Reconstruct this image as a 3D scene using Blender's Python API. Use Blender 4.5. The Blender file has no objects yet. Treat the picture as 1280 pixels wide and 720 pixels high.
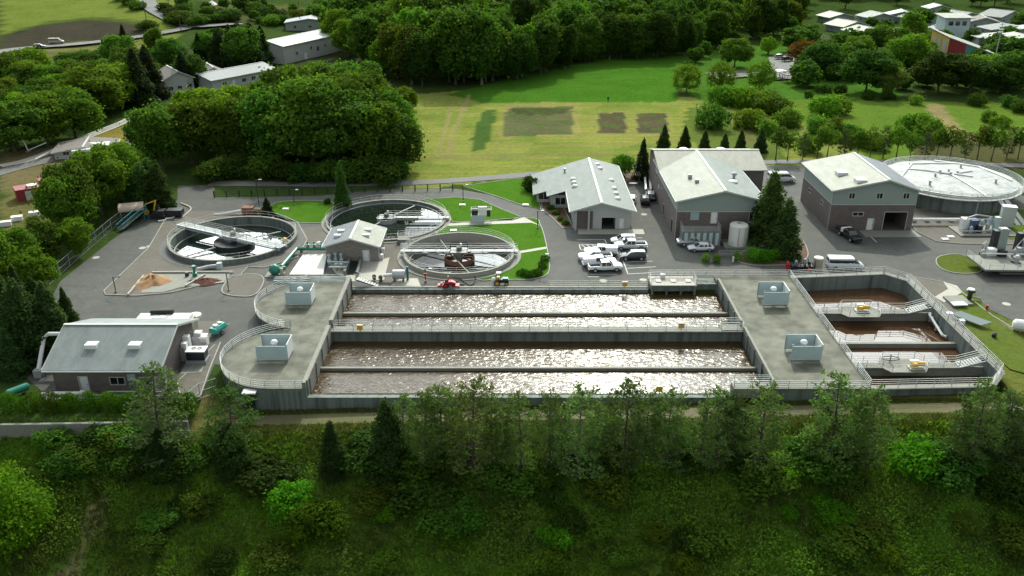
import bpy, math, random
import numpy as np
from mathutils import Vector, Matrix
random.seed(7); np.random.seed(7)
rad = math.radians
sc = bpy.context.scene
COL = sc.collection
F_, PITCH, H_ = 1080.0, rad(24.4), 58.0
CP, SP = math.cos(PITCH), math.sin(PITCH)

def ray(px, py):
    u = (px-640)/F_; v = (360-py)/F_
    return np.array((u, CP+v*SP, -SP+v*CP))
def P(px, py, z=0.0):
    d = ray(px, py); t = (z-H_)/d[2]
    return (d[0]*t, d[1]*t)
def sst(a, b, x):
    t = np.clip((x-a)/(b-a), 0, 1); return t*t*(3-2*t)
def lump(x, y):
    return (np.sin(x*.31+y*.17)+np.sin(x*.13-y*.29+1.3)+.6*np.sin(x*.71+y*.53+2.)+.5*np.sin(-x*.9+y*.83))/3.1
TANKS = ((-51.2, 148.5, 11.3), (-24.6, 160.0, 11.7), (-9.3, 141.5, 9.75))
def terr(x, y):
    x = np.asarray(x, float); y = np.asarray(y, float)
    z = np.zeros(np.broadcast(x, y).shape)
    left = x < -39.4
    yfront = np.where(left, 88.4, np.where(x < 63.5, 94.4, 97.))
    ylen = np.where(left, .3, np.where(x < -24, 6., np.where(x < 63.5, .4, 22.)))
    zf = np.interp(x, [-39.4, -34, -20, 0, 30, 44, 66], [-2, -1.9, -1.5, -1.15, -.6, -.15, -.05])
    z = z+zf*(1-sst(0, 1, (y-yfront)/ylen))
    hole = ((x > -29.5) & (x < 45) & (y > 95.2) & (y < 126.6)) | ((x > 44) & (x < 64.1) & (y > 95.2) & (y < 131.6))
    for cx_, cy_, r_ in TANKS: hole = hole | ((x-cx_)**2+(y-cy_)**2 < (r_+.9)**2)
    z = np.where(hole, -4.0, z)
    ys = np.where(left, 87.4, 89.6)
    dd = np.clip(ys-y, 0, None)
    sl = .42*np.minimum(dd, 26)+.12*np.clip(dd-26, 0, 60)
    z = z-sl+np.minimum(dd*.12, .55)*lump(x, y)*(dd > 0)
    z = z-2.2*np.exp(-((x+47-(y-70)*.5)/3.2)**2)*sst(0, 12, dd)
    z = z+(.11*np.clip(y-372, 0, 320))*sst(-95, -175, x)+.02*np.clip(y-700, 0, 5000)
    z = z+.25*lump(x*.3, y*.3)*sst(215, 260, y)
    return z
TS = np.concatenate([np.linspace(40, 260, 900), np.linspace(260.5, 1400, 1600)])
def G(px, py):
    d = ray(px, py); X = d[0]*TS; Y = d[1]*TS; Z = H_+d[2]*TS
    k = int(np.argmax(Z < terr(X, Y)))
    if k == 0: k = len(TS)-1
    return (float(X[k]), float(Y[k]), float(terr(X[k], Y[k])))
def inv(x, y, z):
    dz = z-H_; dep = y*CP-dz*SP
    return (640+F_*x/dep, 360-F_*(y*SP+dz*CP)/dep)

# ---------------------------------------------------------------- materials
MATS = {}
def mat(name, col, rough=.7, metal=0., spec=.5, noise=None, bump=None, streak=None, var=0., trans=0., objcol=False, extra=None):
    """noise=(scale, amount, colour2) patches; bump=(scale,strength); streak=(scale,amount) stains that run down a wall"""
    if name in MATS: return MATS[name]
    m = bpy.data.materials.new(name); m.use_nodes = True; nt = m.node_tree; N = nt.nodes; L = nt.links
    b = N['Principled BSDF']; b.inputs['Roughness'].default_value = rough; b.inputs['Metallic'].default_value = metal
    b.inputs['Specular IOR Level'].default_value = spec
    rgb = N.new('ShaderNodeRGB'); rgb.outputs[0].default_value = (*col, 1); cur = rgb.outputs[0]
    tc = N.new('ShaderNodeTexCoord'); geo = N.new('ShaderNodeNewGeometry')
    def mixc(fac, a, bb, mode='MIX'):
        mx = N.new('ShaderNodeMix'); mx.data_type = 'RGBA'; mx.blend_type = mode
        if hasattr(fac, 'links') or hasattr(fac, 'is_linked'): L.new(fac, mx.inputs[0])
        else: mx.inputs[0].default_value = fac
        for s, v in ((6, a), (7, bb)):
            if hasattr(v, 'is_linked'): L.new(v, mx.inputs[s])
            else: mx.inputs[s].default_value = (*v, 1)
        return mx.outputs[2]
    def ntex(scale, detail=5, rough_=.6, coord=None, sc3=None):
        n = N.new('ShaderNodeTexNoise'); n.inputs['Scale'].default_value = scale; n.inputs['Detail'].default_value = detail
        n.inputs['Roughness'].default_value = rough_
        src = coord or geo.outputs['Position']
        if sc3:
            mp = N.new('ShaderNodeMapping'); mp.inputs['Scale'].default_value = sc3; L.new(src, mp.inputs[0]); src = mp.outputs[0]
        L.new(src, n.inputs['Vector']); return n.outputs['Fac']
    def ramp(f, lo, hi, a=0., b_=1.):
        r = N.new('ShaderNodeMapRange'); r.inputs[1].default_value = lo; r.inputs[2].default_value = hi
        r.inputs[3].default_value = a; r.inputs[4].default_value = b_; L.new(f, r.inputs[0]); return r.outputs[0]
    if noise:
        for (s, amt, c2) in (noise if isinstance(noise, list) else [noise]):
            f = ramp(ntex(s), .42, .62, 0, amt); cur = mixc(f, cur, c2)
    if streak:
        f = ramp(ntex(streak[0], 4, .6, None, (1, 1, .07)), .45, .7, 0, streak[1]); cur = mixc(f, cur, streak[2] if len(streak) > 2 else (.05, .05, .045))
    if var:
        oi = N.new('ShaderNodeObjectInfo'); hs = N.new('ShaderNodeHueSaturation')
        L.new(ramp(oi.outputs['Random'], 0, 1, .5-.02*var, .5+.02*var), hs.inputs['Hue'])
        L.new(ramp(oi.outputs['Random'], 0, 1, 1-.35*var, 1+.3*var), hs.inputs['Value']); L.new(cur, hs.inputs['Color']); cur = hs.outputs[0]
    if objcol:
        oi = N.new('ShaderNodeObjectInfo'); cur = mixc(1., cur, oi.outputs['Color'], 'MULTIPLY')
    if extra: cur = extra(N, L, cur, mixc, ntex, ramp, tc, b) or cur
    L.new(cur, b.inputs['Base Color'])
    if bump:
        bp = N.new('ShaderNodeBump'); bp.inputs['Strength'].default_value = bump[1]; bp.inputs['Distance'].default_value = bump[2] if len(bump) > 2 else .1
        L.new(ntex(bump[0], 4), bp.inputs['Height']); L.new(bp.outputs[0], b.inputs['Normal'])
    if trans:
        tr = N.new('ShaderNodeBsdfTranslucent'); L.new(mixc(1., cur, (1.25, 1.2, .5), 'MULTIPLY'), tr.inputs['Color'])
        ms = N.new('ShaderNodeMixShader'); ms.inputs[0].default_value = trans
        L.new(b.outputs[0], ms.inputs[1]); L.new(tr.outputs[0], ms.inputs[2]); L.new(ms.outputs[0], N['Material Output'].inputs['Surface'])
    MATS[name] = m; return m

def seams(N, L, cur, mixc, ntex, ramp, tc, b):
    # standing seams every 0.4 m along the building's local Y (ridge direction)
    w = N.new('ShaderNodeTexWave'); w.wave_type = 'BANDS'; w.bands_direction = 'Y'; w.inputs['Scale'].default_value = 2.5/ (2*math.pi)*3.14159
    L.new(tc.outputs['Object'], w.inputs['Vector'])
    f = ramp(w.outputs['Fac'], .86, .97, 0, 1)
    bp = N.new('ShaderNodeBump'); bp.inputs['Strength'].default_value = .35; bp.inputs['Distance'].default_value = .04
    L.new(f, bp.inputs['Height']); L.new(bp.outputs[0], b.inputs['Normal'])
    d = ramp(ntex(.8, 6, .7, None, (1, .35, 1)), .3, .75, .68, 1.12)
    return mixc(1., mixc(ramp(f, 0, 1, 0, .35), cur, (.10, .11, .11)), d, 'MULTIPLY')
def bricks(N, L, cur, mixc, ntex, ramp, tc, b):
    # split-face block courses
    t = N.new('ShaderNodeTexBrick'); t.inputs['Scale'].default_value = 1.; t.inputs['Brick Width'].default_value = .5; t.inputs['Row Height'].default_value = .25
    t.inputs['Mortar Size'].default_value = .012
    t.inputs['Color1'].default_value = (1, 1, 1, 1); t.inputs['Color2'].default_value = (.75, .76, .78, 1); t.inputs['Mortar'].default_value = (1.15, 1.15, 1.1, 1)
    sx = N.new('ShaderNodeSeparateXYZ'); L.new(tc.outputs['Object'], sx.inputs[0])
    ad = N.new('ShaderNodeMath'); ad.operation = 'ADD'; L.new(sx.outputs[0], ad.inputs[0]); L.new(sx.outputs[1], ad.inputs[1])
    cb = N.new('ShaderNodeCombineXYZ'); L.new(ad.outputs[0], cb.inputs[0]); L.new(sx.outputs[2], cb.inputs[1]); L.new(cb.outputs[0], t.inputs['Vector'])
    return mixc(1., cur, t.outputs['Color'], 'MULTIPLY')
def panels(N, L, cur, mixc, ntex, ramp, tc, b):
    w = N.new('ShaderNodeTexWave'); w.wave_type = 'BANDS'; w.bands_direction = 'Z'; w.inputs['Scale'].default_value = 1.6
    L.new(tc.outputs['Object'], w.inputs['Vector'])
    return mixc(ramp(w.outputs['Fac'], .8, 1, 0, .18), cur, (.1, .12, .11))
def cracks(N, L, cur, mixc, ntex, ramp, tc, b):
    # sealed cracks, tyre-worn lanes and repair patches
    geo = N.new('ShaderNodeNewGeometry'); v = N.new('ShaderNodeTexVoronoi'); v.feature = 'DISTANCE_TO_EDGE'; v.inputs['Scale'].default_value = .16
    nn = N.new('ShaderNodeTexNoise'); nn.inputs['Scale'].default_value = .5; L.new(geo.outputs['Position'], nn.inputs['Vector'])
    mm = N.new('ShaderNodeVectorMath'); mm.operation = 'MULTIPLY_ADD'; mm.inputs[1].default_value = (3, 3, 3); L.new(nn.outputs['Color'], mm.inputs[0]); L.new(geo.outputs['Position'], mm.inputs[2]); L.new(mm.outputs[0], v.inputs['Vector'])
    cur = mixc(ramp(v.outputs['Distance'], .004, .012, .5, 0), cur, (.03, .03, .03))
    cur = mixc(ramp(ntex(.22, 4, .5, None, (.25, 1.4, 1)), .48, .62, 0, .45), cur, (.062, .064, .06))
    v2 = N.new('ShaderNodeTexVoronoi'); v2.inputs['Scale'].default_value = .07; L.new(geo.outputs['Position'], v2.inputs['Vector']); sx = N.new('ShaderNodeSeparateColor'); L.new(v2.outputs['Color'], sx.inputs[0])
    return mixc(ramp(sx.outputs[0], .55, .6, 0, .22), cur, (.05, .052, .052))
def M(n): return MATS[n]
mat('asphalt', (.084, .088, .079), .85, 0, .3, extra=cracks, noise=[(.09, .6, (.060, .062, .056)), (.6, .45, (.118, .118, .10)), (1.6, .3, (.052, .052, .048)), (14, .3, (.06, .06, .055))], bump=(30, .3, .02))
mat('old_asphalt', (.105, .105, .10), .85, noise=[(.15, .5, (.075, .075, .07)), (8, .25, (.14, .14, .13))])
mat('gravel', (.105, .092, .078), .9, noise=[(.25, .6, (.075, .065, .055)), (6, .5, (.16, .145, .12)), (.9, .3, (.06, .07, .035))], bump=(14, .5, .05))
mat('mulch', (.10, .048, .03), .95, noise=[(.8, .6, (.06, .035, .025)), (9, .5, (.14, .08, .05))], bump=(14, .6, .05))
mat('concrete', (.195, .203, .168), .8, noise=[(.18, .6, (.17, .165, .145)), (.7, .4, (.13, .125, .11)), (7, .25, (.34, .33, .30))], bump=(18, .15, .02))
mat('pale_concrete', (.33, .315, .265), .75, noise=[(.3, .5, (.30, .285, .25)), (5, .3, (.5, .48, .44))])
mat('deck_concrete', (.098, .104, .076), .8, 0, .3, noise=[(.13, .85, (.062, .066, .047)), (.30, .75, (.19, .19, .145)), (1.1, .65, (.048, .049, .037)), (.55, .4, (.23, .225, .18))], bump=(10, .15, .02))
mat('wall_concrete', (.15, .185, .17), .8, streak=(1.1, .9), noise=[(.3, .4, (.14, .155, .15))])
mat('cover_membrane', (.36, .38, .37), .65, 0, .3, noise=[(.3, .7, (.22, .245, .245)), (1.2, .5, (.48, .50, .48)), (.8, .4, (.17, .19, .185))], bump=(.9, .9, .25))
mat('white_cover', (.60, .585, .53), .7, noise=[(.5, .35, (.48, .46, .41))])
mat('kerb', (.30, .29, .26), .8, noise=[(1, .5, (.22, .21, .19))])
mat('paint_white', (.62, .62, .60), .7, noise=[(3, .5, (.35, .35, .33))])
mat('brick', (.145, .118, .108), .85, extra=bricks, noise=[(.6, .4, (.11, .09, .085))])
mat('brick_tan', (.235, .215, .195), .85, extra=bricks, noise=[(.6, .4, (.19, .17, .155))])
mat('siding', (.25, .30, .275), .7, 0., .3, extra=panels)
mat('siding_pale', (.40, .42, .40), .6, extra=panels)
mat('roof_grey', (.145, .18, .165), .68, 0., extra=seams)
mat('roof_pale', (.235, .245, .195), .65, 0., extra=seams)  # pale metal roofs; also painted-in sun glare on single slopes of the plant buildings
mat('roof_light_grey', (.19, .225, .22), .6, 0., extra=seams)
mat('dirt_track', (.135, .12, .072), .95, 0, .1, noise=[(.5, .6, (.10, .095, .05)), (5, .5, (.17, .15, .10)), (.15, .5, (.08, .10, .03))], bump=(8, .5, .05))
mat('roof_no_glare', (.12, .135, .15), .5, .2, extra=seams)  # darker copy for roof slopes that get no sun glare
mat('trim', (.46, .47, .44), .6)
mat('white_metal', (.70, .71, .70), .4)
mat('galvanised', (.34, .36, .36), .55, .2)
mat('rail_metal', (.40, .42, .40), .6, .1)
mat('blue_grey_metal', (.40, .50, .51), .6, 0., noise=[(.8, .35, (.31, .40, .42))])
mat('blue_machine', (.07, .11, .18), .5, .2)
mat('dark_metal', (.025, .027, .03), .5, .2)
mat('black_rubber', (.012, .012, .012), .75)
mat('dark_glass', (.012, .015, .018), .08, 0, .8)
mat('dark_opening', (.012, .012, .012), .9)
mat('green_paint', (.02, .20, .14), .4, .1, noise=[(2, .3, (.03, .14, .10))])
mat('cyan_paint', (.05, .36, .30), .4)
mat('red_paint', (.42, .015, .02), .45)
mat('red_wall', (.22, .02, .025), .6)
mat('rust', (.20, .085, .05), .85, noise=[(2, .6, (.10, .045, .03)), (8, .4, (.28, .14, .09))])
mat('yellow_paint', (.62, .36, .03), .5)
mat('ochre_wall', (.62, .42, .08), .6)
mat('teal_paint', (.01, .14, .15), .5)
mat('teal_wall', (.06, .22, .19), .6)
mat('rubber_mat', (.02, .02, .02), .9)
mat('wood', (.10, .06, .035), .85)
mat('dark_wood', (.03, .022, .016), .85)
mat('tan_fabric', (.42, .34, .26), .9)
mat('white_fabric', (.7, .69, .64), .8)
mat('beige_paint', (.36, .33, .24), .6)
mat('white_paint', (.74, .76, .78), .22, 0, .6)
mat('silver_paint', (.42, .44, .46), .3, .4)
mat('dark_paint', (.018, .022, .03), .2, 0, .6)
mat('black_paint', (.012, .013, .014), .25, 0, .6)
mat('lamp_glass', (.8, .8, .78), .2)
mat('red_lens', (.35, .01, .01), .3)
mat('bark', (.075, .055, .04), .9, noise=[(3, .5, (.04, .03, .022))], bump=(8, .5, .05))
mat('pale_bark', (.16, .14, .12), .9, noise=[(3, .5, (.08, .07, .06))])
mat('sand', (.34, .20, .10), .95, noise=[(1.5, .5, (.22, .13, .07))], bump=(8, .5, .1))
mat('mulch_pile', (.11, .035, .022), .95, noise=[(2, .5, (.06, .025, .02))], bump=(8, .5, .1))
mat('roof_shingle', (.16, .14, .125), .85, noise=[(1, .4, (.12, .105, .095))])
mat('roof_slate', (.13, .15, .165), .6, noise=[(.6, .4, (.10, .115, .125))])
mat('leaf', (.074, .150, .018), .85, 0, .08, var=1., trans=.42, objcol=True, noise=[(.35, .5, (.050, .105, .015)), (1.4, .35, (.11, .19, .024))])
mat('needle', (.058, .100, .028), .85, 0, .08, var=.8, trans=.4, objcol=True, noise=[(.5, .5, (.025, .045, .02))])
mat('grass_blade', (.17, .36, .026), .8, 0, .1, trans=.35, noise=[(.16, .85, (.045, .075, .018)), (.5, .5, (.12, .19, .03)), (.08, .5, (.10, .11, .035))])

def water(name, base, bscale, bstr, rough, dist, ior=1.33):
    def ex(N, L, cur, mixc, ntex, ramp, tc, b):
        geo = N.new('ShaderNodeNewGeometry')
        vo = N.new('ShaderNodeTexNoise'); vo.inputs['Scale'].default_value = bscale; vo.inputs['Detail'].default_value = 3; vo.inputs['Roughness'].default_value = .5
        vo.inputs['Distortion'].default_value = .6
        mp = N.new('ShaderNodeMapping'); mp.inputs['Scale'].default_value = (.75, 1.35, 1); mp.inputs['Rotation'].default_value = (0, 0, .25)
        L.new(geo.outputs['Position'], mp.inputs[0]); L.new(mp.outputs[0], vo.inputs['Vector'])
        bp = N.new('ShaderNodeBump'); bp.inputs['Distance'].default_value = dist; L.new(ramp(ntex(.11, 3, .5, None, (.6, 1.6, 1)), .35, .6, bstr*.45, bstr), bp.inputs['Strength'])
        L.new(vo.outputs['Fac'], bp.inputs['Height']); L.new(bp.outputs[0], b.inputs['Normal'])
        b.inputs['IOR'].default_value = ior
    return mat(name, base, rough, 0, .5, noise=(.12, .5, tuple(c*.7 for c in base)), extra=ex)
water('aeration_water', (.056, .036, .014), 1.3, 1., .21, .19)
water('still_brown_water', (.075, .040, .020), .8, .2, .05, .012, 1.5)
water('clarifier_water', (.012, .020, .014), .5, .12, .02, .01, 1.9)

# ---------------------------------------------------------------- mesh building
class MB:
    def __init__(s): s.v = []; s.f = []; s.mi = []; s.cur = 0
    def add(s, vs, fs):
        b = len(s.v); s.v += [tuple(map(float, v)) for v in vs]
        for f in fs: s.f.append(tuple(b+i for i in f)); s.mi.append(s.cur)
        return s
    def box(s, x0, y0, z0, x1, y1, z1):
        return s.add([(x0, y0, z0), (x1, y0, z0), (x1, y1, z0), (x0, y1, z0), (x0, y0, z1), (x1, y0, z1), (x1, y1, z1), (x0, y1, z1)],
                     [(0, 3, 2, 1), (4, 5, 6, 7), (0, 1, 5, 4), (1, 2, 6, 5), (2, 3, 7, 6), (3, 0, 4, 7)])
    def cbox(s, cx, cy, z0, sx, sy, sz, rz=0):
        c, n = math.cos(rz), math.sin(rz); vs = []
        for z in (z0, z0+sz):
            for a, b in ((-1, -1), (1, -1), (1, 1), (-1, 1)):
                x, y = a*sx/2, b*sy/2; vs.append((cx+x*c-y*n, cy+x*n+y*c, z))
        return s.add(vs, [(0, 3, 2, 1), (4, 5, 6, 7), (0, 1, 5, 4), (1, 2, 6, 5), (2, 3, 7, 6), (3, 0, 4, 7)])
    def prism(s, poly, z0, z1):
        n = len(poly); a = sum(poly[i][0]*poly[(i+1) % n][1]-poly[(i+1) % n][0]*poly[i][1] for i in range(n))
        if a < 0: poly = poly[::-1]
        return s.add([(x, y, z0) for x, y in poly]+[(x, y, z1) for x, y in poly],
                     [tuple(range(n))[::-1], tuple(range(n, 2*n))]+[(i, (i+1) % n, n+(i+1) % n, n+i) for i in range(n)])
    def ring(s, cx, cy, ro, ri, z0, z1, n=96, a0=0, a1=2*math.pi):
        full = abs(a1-a0-2*math.pi) < 1e-6; m = n if full else n+1; vs = []
        for k in range(m):
            a = a0+(a1-a0)*k/n; c, t = math.cos(a), math.sin(a)
            vs += [(cx+ro*c, cy+ro*t, z0), (cx+ro*c, cy+ro*t, z1), (cx+ri*c, cy+ri*t, z1), (cx+ri*c, cy+ri*t, z0)]
        fs = []
        for k in range(n):
            A = 4*k; B = 4*((k+1) % m)
            for j in range(4): fs.append((A+j, B+j, B+(j+1) % 4, A+(j+1) % 4))
        if not full: fs += [(0, 1, 2, 3), (4*n+3, 4*n+2, 4*n+1, 4*n)]
        return s.add(vs, fs)
    def disc(s, cx, cy, r, z, n=96):
        return s.add([(cx+r*math.cos(2*math.pi*k/n), cy+r*math.sin(2*math.pi*k/n), z) for k in range(n)], [tuple(range(n))])
    def lathe(s, cx, cy, prof, n=24):
        vs = []
        for r, z in prof:
            vs += [(cx+r*math.cos(2*math.pi*k/n), cy+r*math.sin(2*math.pi*k/n), z) for k in range(n)]
        fs = [(j*n+k, j*n+(k+1) % n, (j+1)*n+(k+1) % n, (j+1)*n+k) for j in range(len(prof)-1) for k in range(n)]
        fs += [tuple(range(n))[::-1], tuple(range((len(prof)-1)*n, len(prof)*n))]
        return s.add(vs, fs)
    def tube(s, pts, r, n=5, closed=False):
        pts = [Vector(p) for p in pts]; m = len(pts); rs = r if isinstance(r, (list, tuple)) else [r]*m; vs = []
        for i, p in enumerate(pts):
            a = pts[(i-1) % m] if (closed or i > 0) else p; b = pts[(i+1) % m] if (closed or i < m-1) else p
            d = (b-a).normalized() if (b-a).length > 1e-9 else Vector((0, 0, 1))
            up = Vector((0, 0, 1)) if abs(d.z) < .95 else Vector((1, 0, 0))
            e = d.cross(up).normalized(); g = e.cross(d)
            for k in range(n):
                t = 2*math.pi*(k+.5)/n; vs.append(p+(e*math.cos(t)+g*math.sin(t))*rs[i])
        fs = [(j*n+k, ((j+1) % m)*n+k, ((j+1) % m)*n+(k+1) % n, j*n+(k+1) % n) for j in range(m if closed else m-1) for k in range(n)]
        if not closed: fs += [tuple(range(n)), tuple(range((m-1)*n, m*n))[::-1]]
        return s.add(vs, fs)
    def loft(s, secs):
        """secs: list of (x, [(y,z)...]) half sections, mirrored about y=0, capped"""
        k = len(secs[0][1]); vs = []
        for x, h in secs:
            vs += [(x, y, z) for y, z in h]+[(x, -y, z) for y, z in h[::-1]]
        n = 2*k; fs = [(j*n+i, j*n+(i+1) % n, (j+1)*n+(i+1) % n, (j+1)*n+i) for j in range(len(secs)-1) for i in range(n)]
        fs += [tuple(range(n))[::-1], tuple(range((len(secs)-1)*n, len(secs)*n))]
        return s.add(vs, fs)
    def ball(s, cx, cy, cz, rx, ry, rz_, n=12, m=7):
        prof = [(math.sin(math.pi*(j+.001)/(m+.002)), -math.cos(math.pi*(j+.001)/(m+.002))) for j in range(m+1)]
        vs = []
        for r, z in prof: vs += [(cx+rx*r*math.cos(2*math.pi*k/n), cy+ry*r*math.sin(2*math.pi*k/n), cz+rz_*z) for k in range(n)]
        return s.add(vs, [(j*n+k, j*n+(k+1) % n, (j+1)*n+(k+1) % n, (j+1)*n+k) for j in range(m) for k in range(n)])
    def build(s, name, mt, parent=None, world=False, smooth=False, recalc=False):
        me = bpy.data.meshes.new(name); vs = s.v
        if world and parent is not None:
            iv = (Matrix.Translation(parent.location) @ parent.rotation_euler.to_matrix().to_4x4())
            if parent.parent is None: iv = iv.inverted()
            vs = [tuple(iv @ Vector(v)) for v in vs]
        me.from_pydata(vs, [], s.f)
        for q in (mt if isinstance(mt, (list, tuple)) else [mt]): me.materials.append(M(q))
        if any(s.mi): me.polygons.foreach_set('material_index', s.mi)
        if smooth: me.polygons.foreach_set('use_smooth', [True]*len(me.polygons))
        if recalc:
            import bmesh
            bm = bmesh.new(); bm.from_mesh(me); bmesh.ops.recalc_face_normals(bm, faces=bm.faces); bm.to_mesh(me); bm.free()
        me.validate(); o = bpy.data.objects.new(name, me); COL.objects.link(o)
        if parent is not None: o.parent = parent
        return o

def tag(o, label, cat, group=None):
    o['label'] = label; o['category'] = cat
    if group: o['group'] = group
    return o
def struct(o): o['kind'] = 'structure'; return o
def stuff(o, label, cat): o['kind'] = 'stuff'; o['label'] = label; o['category'] = cat; return o
def thing(name, label, cat, loc=(0, 0, 0), rz=0, group=None):
    o = bpy.data.objects.new(name, None); COL.objects.link(o); o.empty_display_size = .3
    o.location = loc; o.rotation_euler = (0, 0, rz); return tag(o, label, cat, group)
def dup(root, loc, rz=None, label=None, group=None, scale=None, color=None):
    r = root.copy(); COL.objects.link(r); r.location = loc
    if rz is not None: r.rotation_euler = (0, 0, rz)
    if scale is not None: r.scale = scale
    if label: r['label'] = label
    if group: r['group'] = group
    elif 'group' in r: del r['group']
    def kids(src, dst):
        for ch in src.children:
            c = ch.copy(); COL.objects.link(c); c.parent = dst
            if color: c.color = (*color, 1)
            kids(ch, c)
    kids(root, r); return r
def smooth_poly(pts, k=5):
    n = len(pts); out = []
    for i in range(n):
        p0, p1, p2, p3 = [np.array(pts[(i+j) % n], float) for j in (-1, 0, 1, 2)]
        for t in np.arange(k)/k:
            out.append(tuple(.5*((2*p1)+(-p0+p2)*t+(2*p0-5*p1+4*p2-p3)*t*t+(-p0+3*p1-3*p2+p3)*t**3)))
    return out
def smooth_line(pts, k=6):
    pts = [np.array(p, float) for p in pts]; q = [2*pts[0]-pts[1]]+pts+[2*pts[-1]-pts[-2]]; out = []
    for i in range(1, len(q)-2):
        p0, p1, p2, p3 = q[i-1:i+3]
        for t in np.arange(k)/k:
            out.append(tuple(.5*((2*p1)+(-p0+p2)*t+(2*p0-5*p1+4*p2-p3)*t*t+(-p0+3*p1-3*p2+p3)*t**3)))
    out.append(tuple(pts[-1])); return out
def inside(poly, X, Y):
    r = np.zeros(X.shape, bool); n = len(poly)
    for i in range(n):
        x0, y0 = poly[i]; x1, y1 = poly[(i+1) % n]
        if y0 == y1: continue
        c = ((y0 > Y) != (y1 > Y)) & (X < (x1-x0)*(Y-y0)/(y1-y0)+x0); r ^= c
    return r

# ---------------------------------------------------------------- camera, light, sky
cam = bpy.data.cameras.new('camera'); co = bpy.data.objects.new('camera', cam); COL.objects.link(co)
cam.sensor_width = 36; cam.lens = 36*F_/1280; cam.clip_start = .5; cam.clip_end = 9000
co.location = (0, 0, H_); co.rotation_euler = (math.pi/2-PITCH, 0, 0); sc.camera = co
SUN_AZ, SUN_EL = rad(7), rad(39)      # azimuth measured from +Y towards +X
sd = Vector((math.sin(SUN_AZ)*math.cos(SUN_EL), math.cos(SUN_AZ)*math.cos(SUN_EL), math.sin(SUN_EL)))
sl = bpy.data.lights.new('sun', 'SUN'); so = bpy.data.objects.new('sun', sl); COL.objects.link(so)
sl.energy = 4.0; sl.angle = rad(.6); sl.color = (.98, .96, .80); so.rotation_euler = sd.to_track_quat('Z', 'Y').to_euler(); so.location = (0, 0, 200)
w = bpy.data.worlds.new('World'); sc.world = w; w.use_nodes = True; nt = w.node_tree; N = nt.nodes; L = nt.links
bg = N['Background']; sky = N.new('ShaderNodeTexSky'); sky.sky_type = 'NISHITA'; sky.sun_disc = False
sky.sun_elevation = SUN_EL; sky.sun_rotation = SUN_AZ; sky.air_density = 1.; sky.dust_density = 1.5
tcw = N.new('ShaderNodeTexCoord'); mpw = N.new('ShaderNodeMapping'); mpw.inputs['Scale'].default_value = (1, 1, 2.6)
L.new(tcw.outputs['Generated'], mpw.inputs[0])
nz = N.new('ShaderNodeTexNoise'); nz.inputs['Scale'].default_value = 2.6; nz.inputs['Detail'].default_value = 6; nz.inputs['Roughness'].default_value = .55
L.new(mpw.outputs[0], nz.inputs['Vector'])
mr = N.new('ShaderNodeMapRange'); mr.inputs[1].default_value = .40; mr.inputs[2].default_value = .50; L.new(nz.outputs['Fac'], mr.inputs[0])
mx = N.new('ShaderNodeMix'); mx.data_type = 'RGBA'; L.new(mr.outputs[0], mx.inputs[0]); L.new(sky.outputs[0], mx.inputs[6]); 
dp = N.new('ShaderNodeVectorMath'); dp.operation = 'DOT_PRODUCT'; L.new(tcw.outputs['Generated'], dp.inputs[0]); dp.inputs[1].default_value = (math.sin(rad(-3))*math.cos(rad(24)), math.cos(rad(-3))*math.cos(rad(24)), math.sin(rad(24)))
cl = N.new('ShaderNodeMapRange'); cl.interpolation_type = 'SMOOTHSTEP'; cl.inputs[1].default_value = .70; cl.inputs[2].default_value = .95; cl.inputs[3].default_value = 8.5; cl.inputs[4].default_value = 74; L.new(dp.outputs['Value'], cl.inputs[0])
cc = N.new('ShaderNodeCombineColor'); cr_ = N.new('ShaderNodeMath'); cr_.operation = 'MULTIPLY'; cr_.inputs[1].default_value = .93; L.new(cl.outputs[0], cr_.inputs[0]); L.new(cr_.outputs[0], cc.inputs[0]); [L.new(cl.outputs[0], cc.inputs[i]) for i in (1, 2)]; L.new(cc.outputs[0], mx.inputs[7])  # cloud glow centred low ahead, shaped so the clarifier water mirrors white
L.new(mx.outputs[2], bg.inputs['Color']); bg.inputs['Strength'].default_value = .10
sc.view_settings.view_transform = 'Standard'; sc.view_settings.look = 'None'; sc.view_settings.exposure = 0; sc.view_settings.gamma = 1
cy = sc.cycles; cy.max_bounces = 5; cy.diffuse_bounces = 2; cy.glossy_bounces = 3; cy.transmission_bounces = 3; cy.use_denoising = True
cy.caustics_reflective = False; cy.caustics_refractive = False; cy.use_adaptive_sampling = True; cy.adaptive_threshold = .02; cy.sample_clamp_indirect = 4
# ---------------------------------------------------------------- ground
def axis(segs):
    out = []
    for a, b, st in segs: out += list(np.arange(a, b, st))
    return np.array(out+[segs[-1][1]])
xs = axis([(-3000, -1000, 250), (-1000, -420, 40), (-420, -170, 5), (-170, -70, 1.6), (-70, 110, 1.1), (110, 220, 1.8), (220, 460, 6), (460, 1000, 40), (1000, 3000, 250)])
ys = axis([(-300, 30, 30), (30, 56, 3), (56, 130, .8), (130, 300, 1.5), (300, 460, 3), (460, 800, 8), (800, 1600, 60), (1600, 4000, 300)])
xs = np.unique(np.concatenate([xs[np.abs(xs-64.1) > .35], [64.0, 64.2]]))
GX, GY = np.meshgrid(xs, ys); GZ = terr(GX, GY)
nx, ny = len(xs), len(ys)
verts = np.stack([GX, GY, GZ], -1).reshape(-1, 3)
idx = np.arange(nx*ny).reshape(ny, nx)
quads = np.stack([idx[:-1, :-1], idx[:-1, 1:], idx[1:, 1:], idx[1:, :-1]], -1).reshape(-1, 4)
me = bpy.data.meshes.new('ground'); me.vertices.add(len(verts)); me.vertices.foreach_set('co', verts.ravel())
me.loops.add(quads.size); me.loops.foreach_set('vertex_index', quads.ravel()); me.polygons.add(len(quads))
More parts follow.
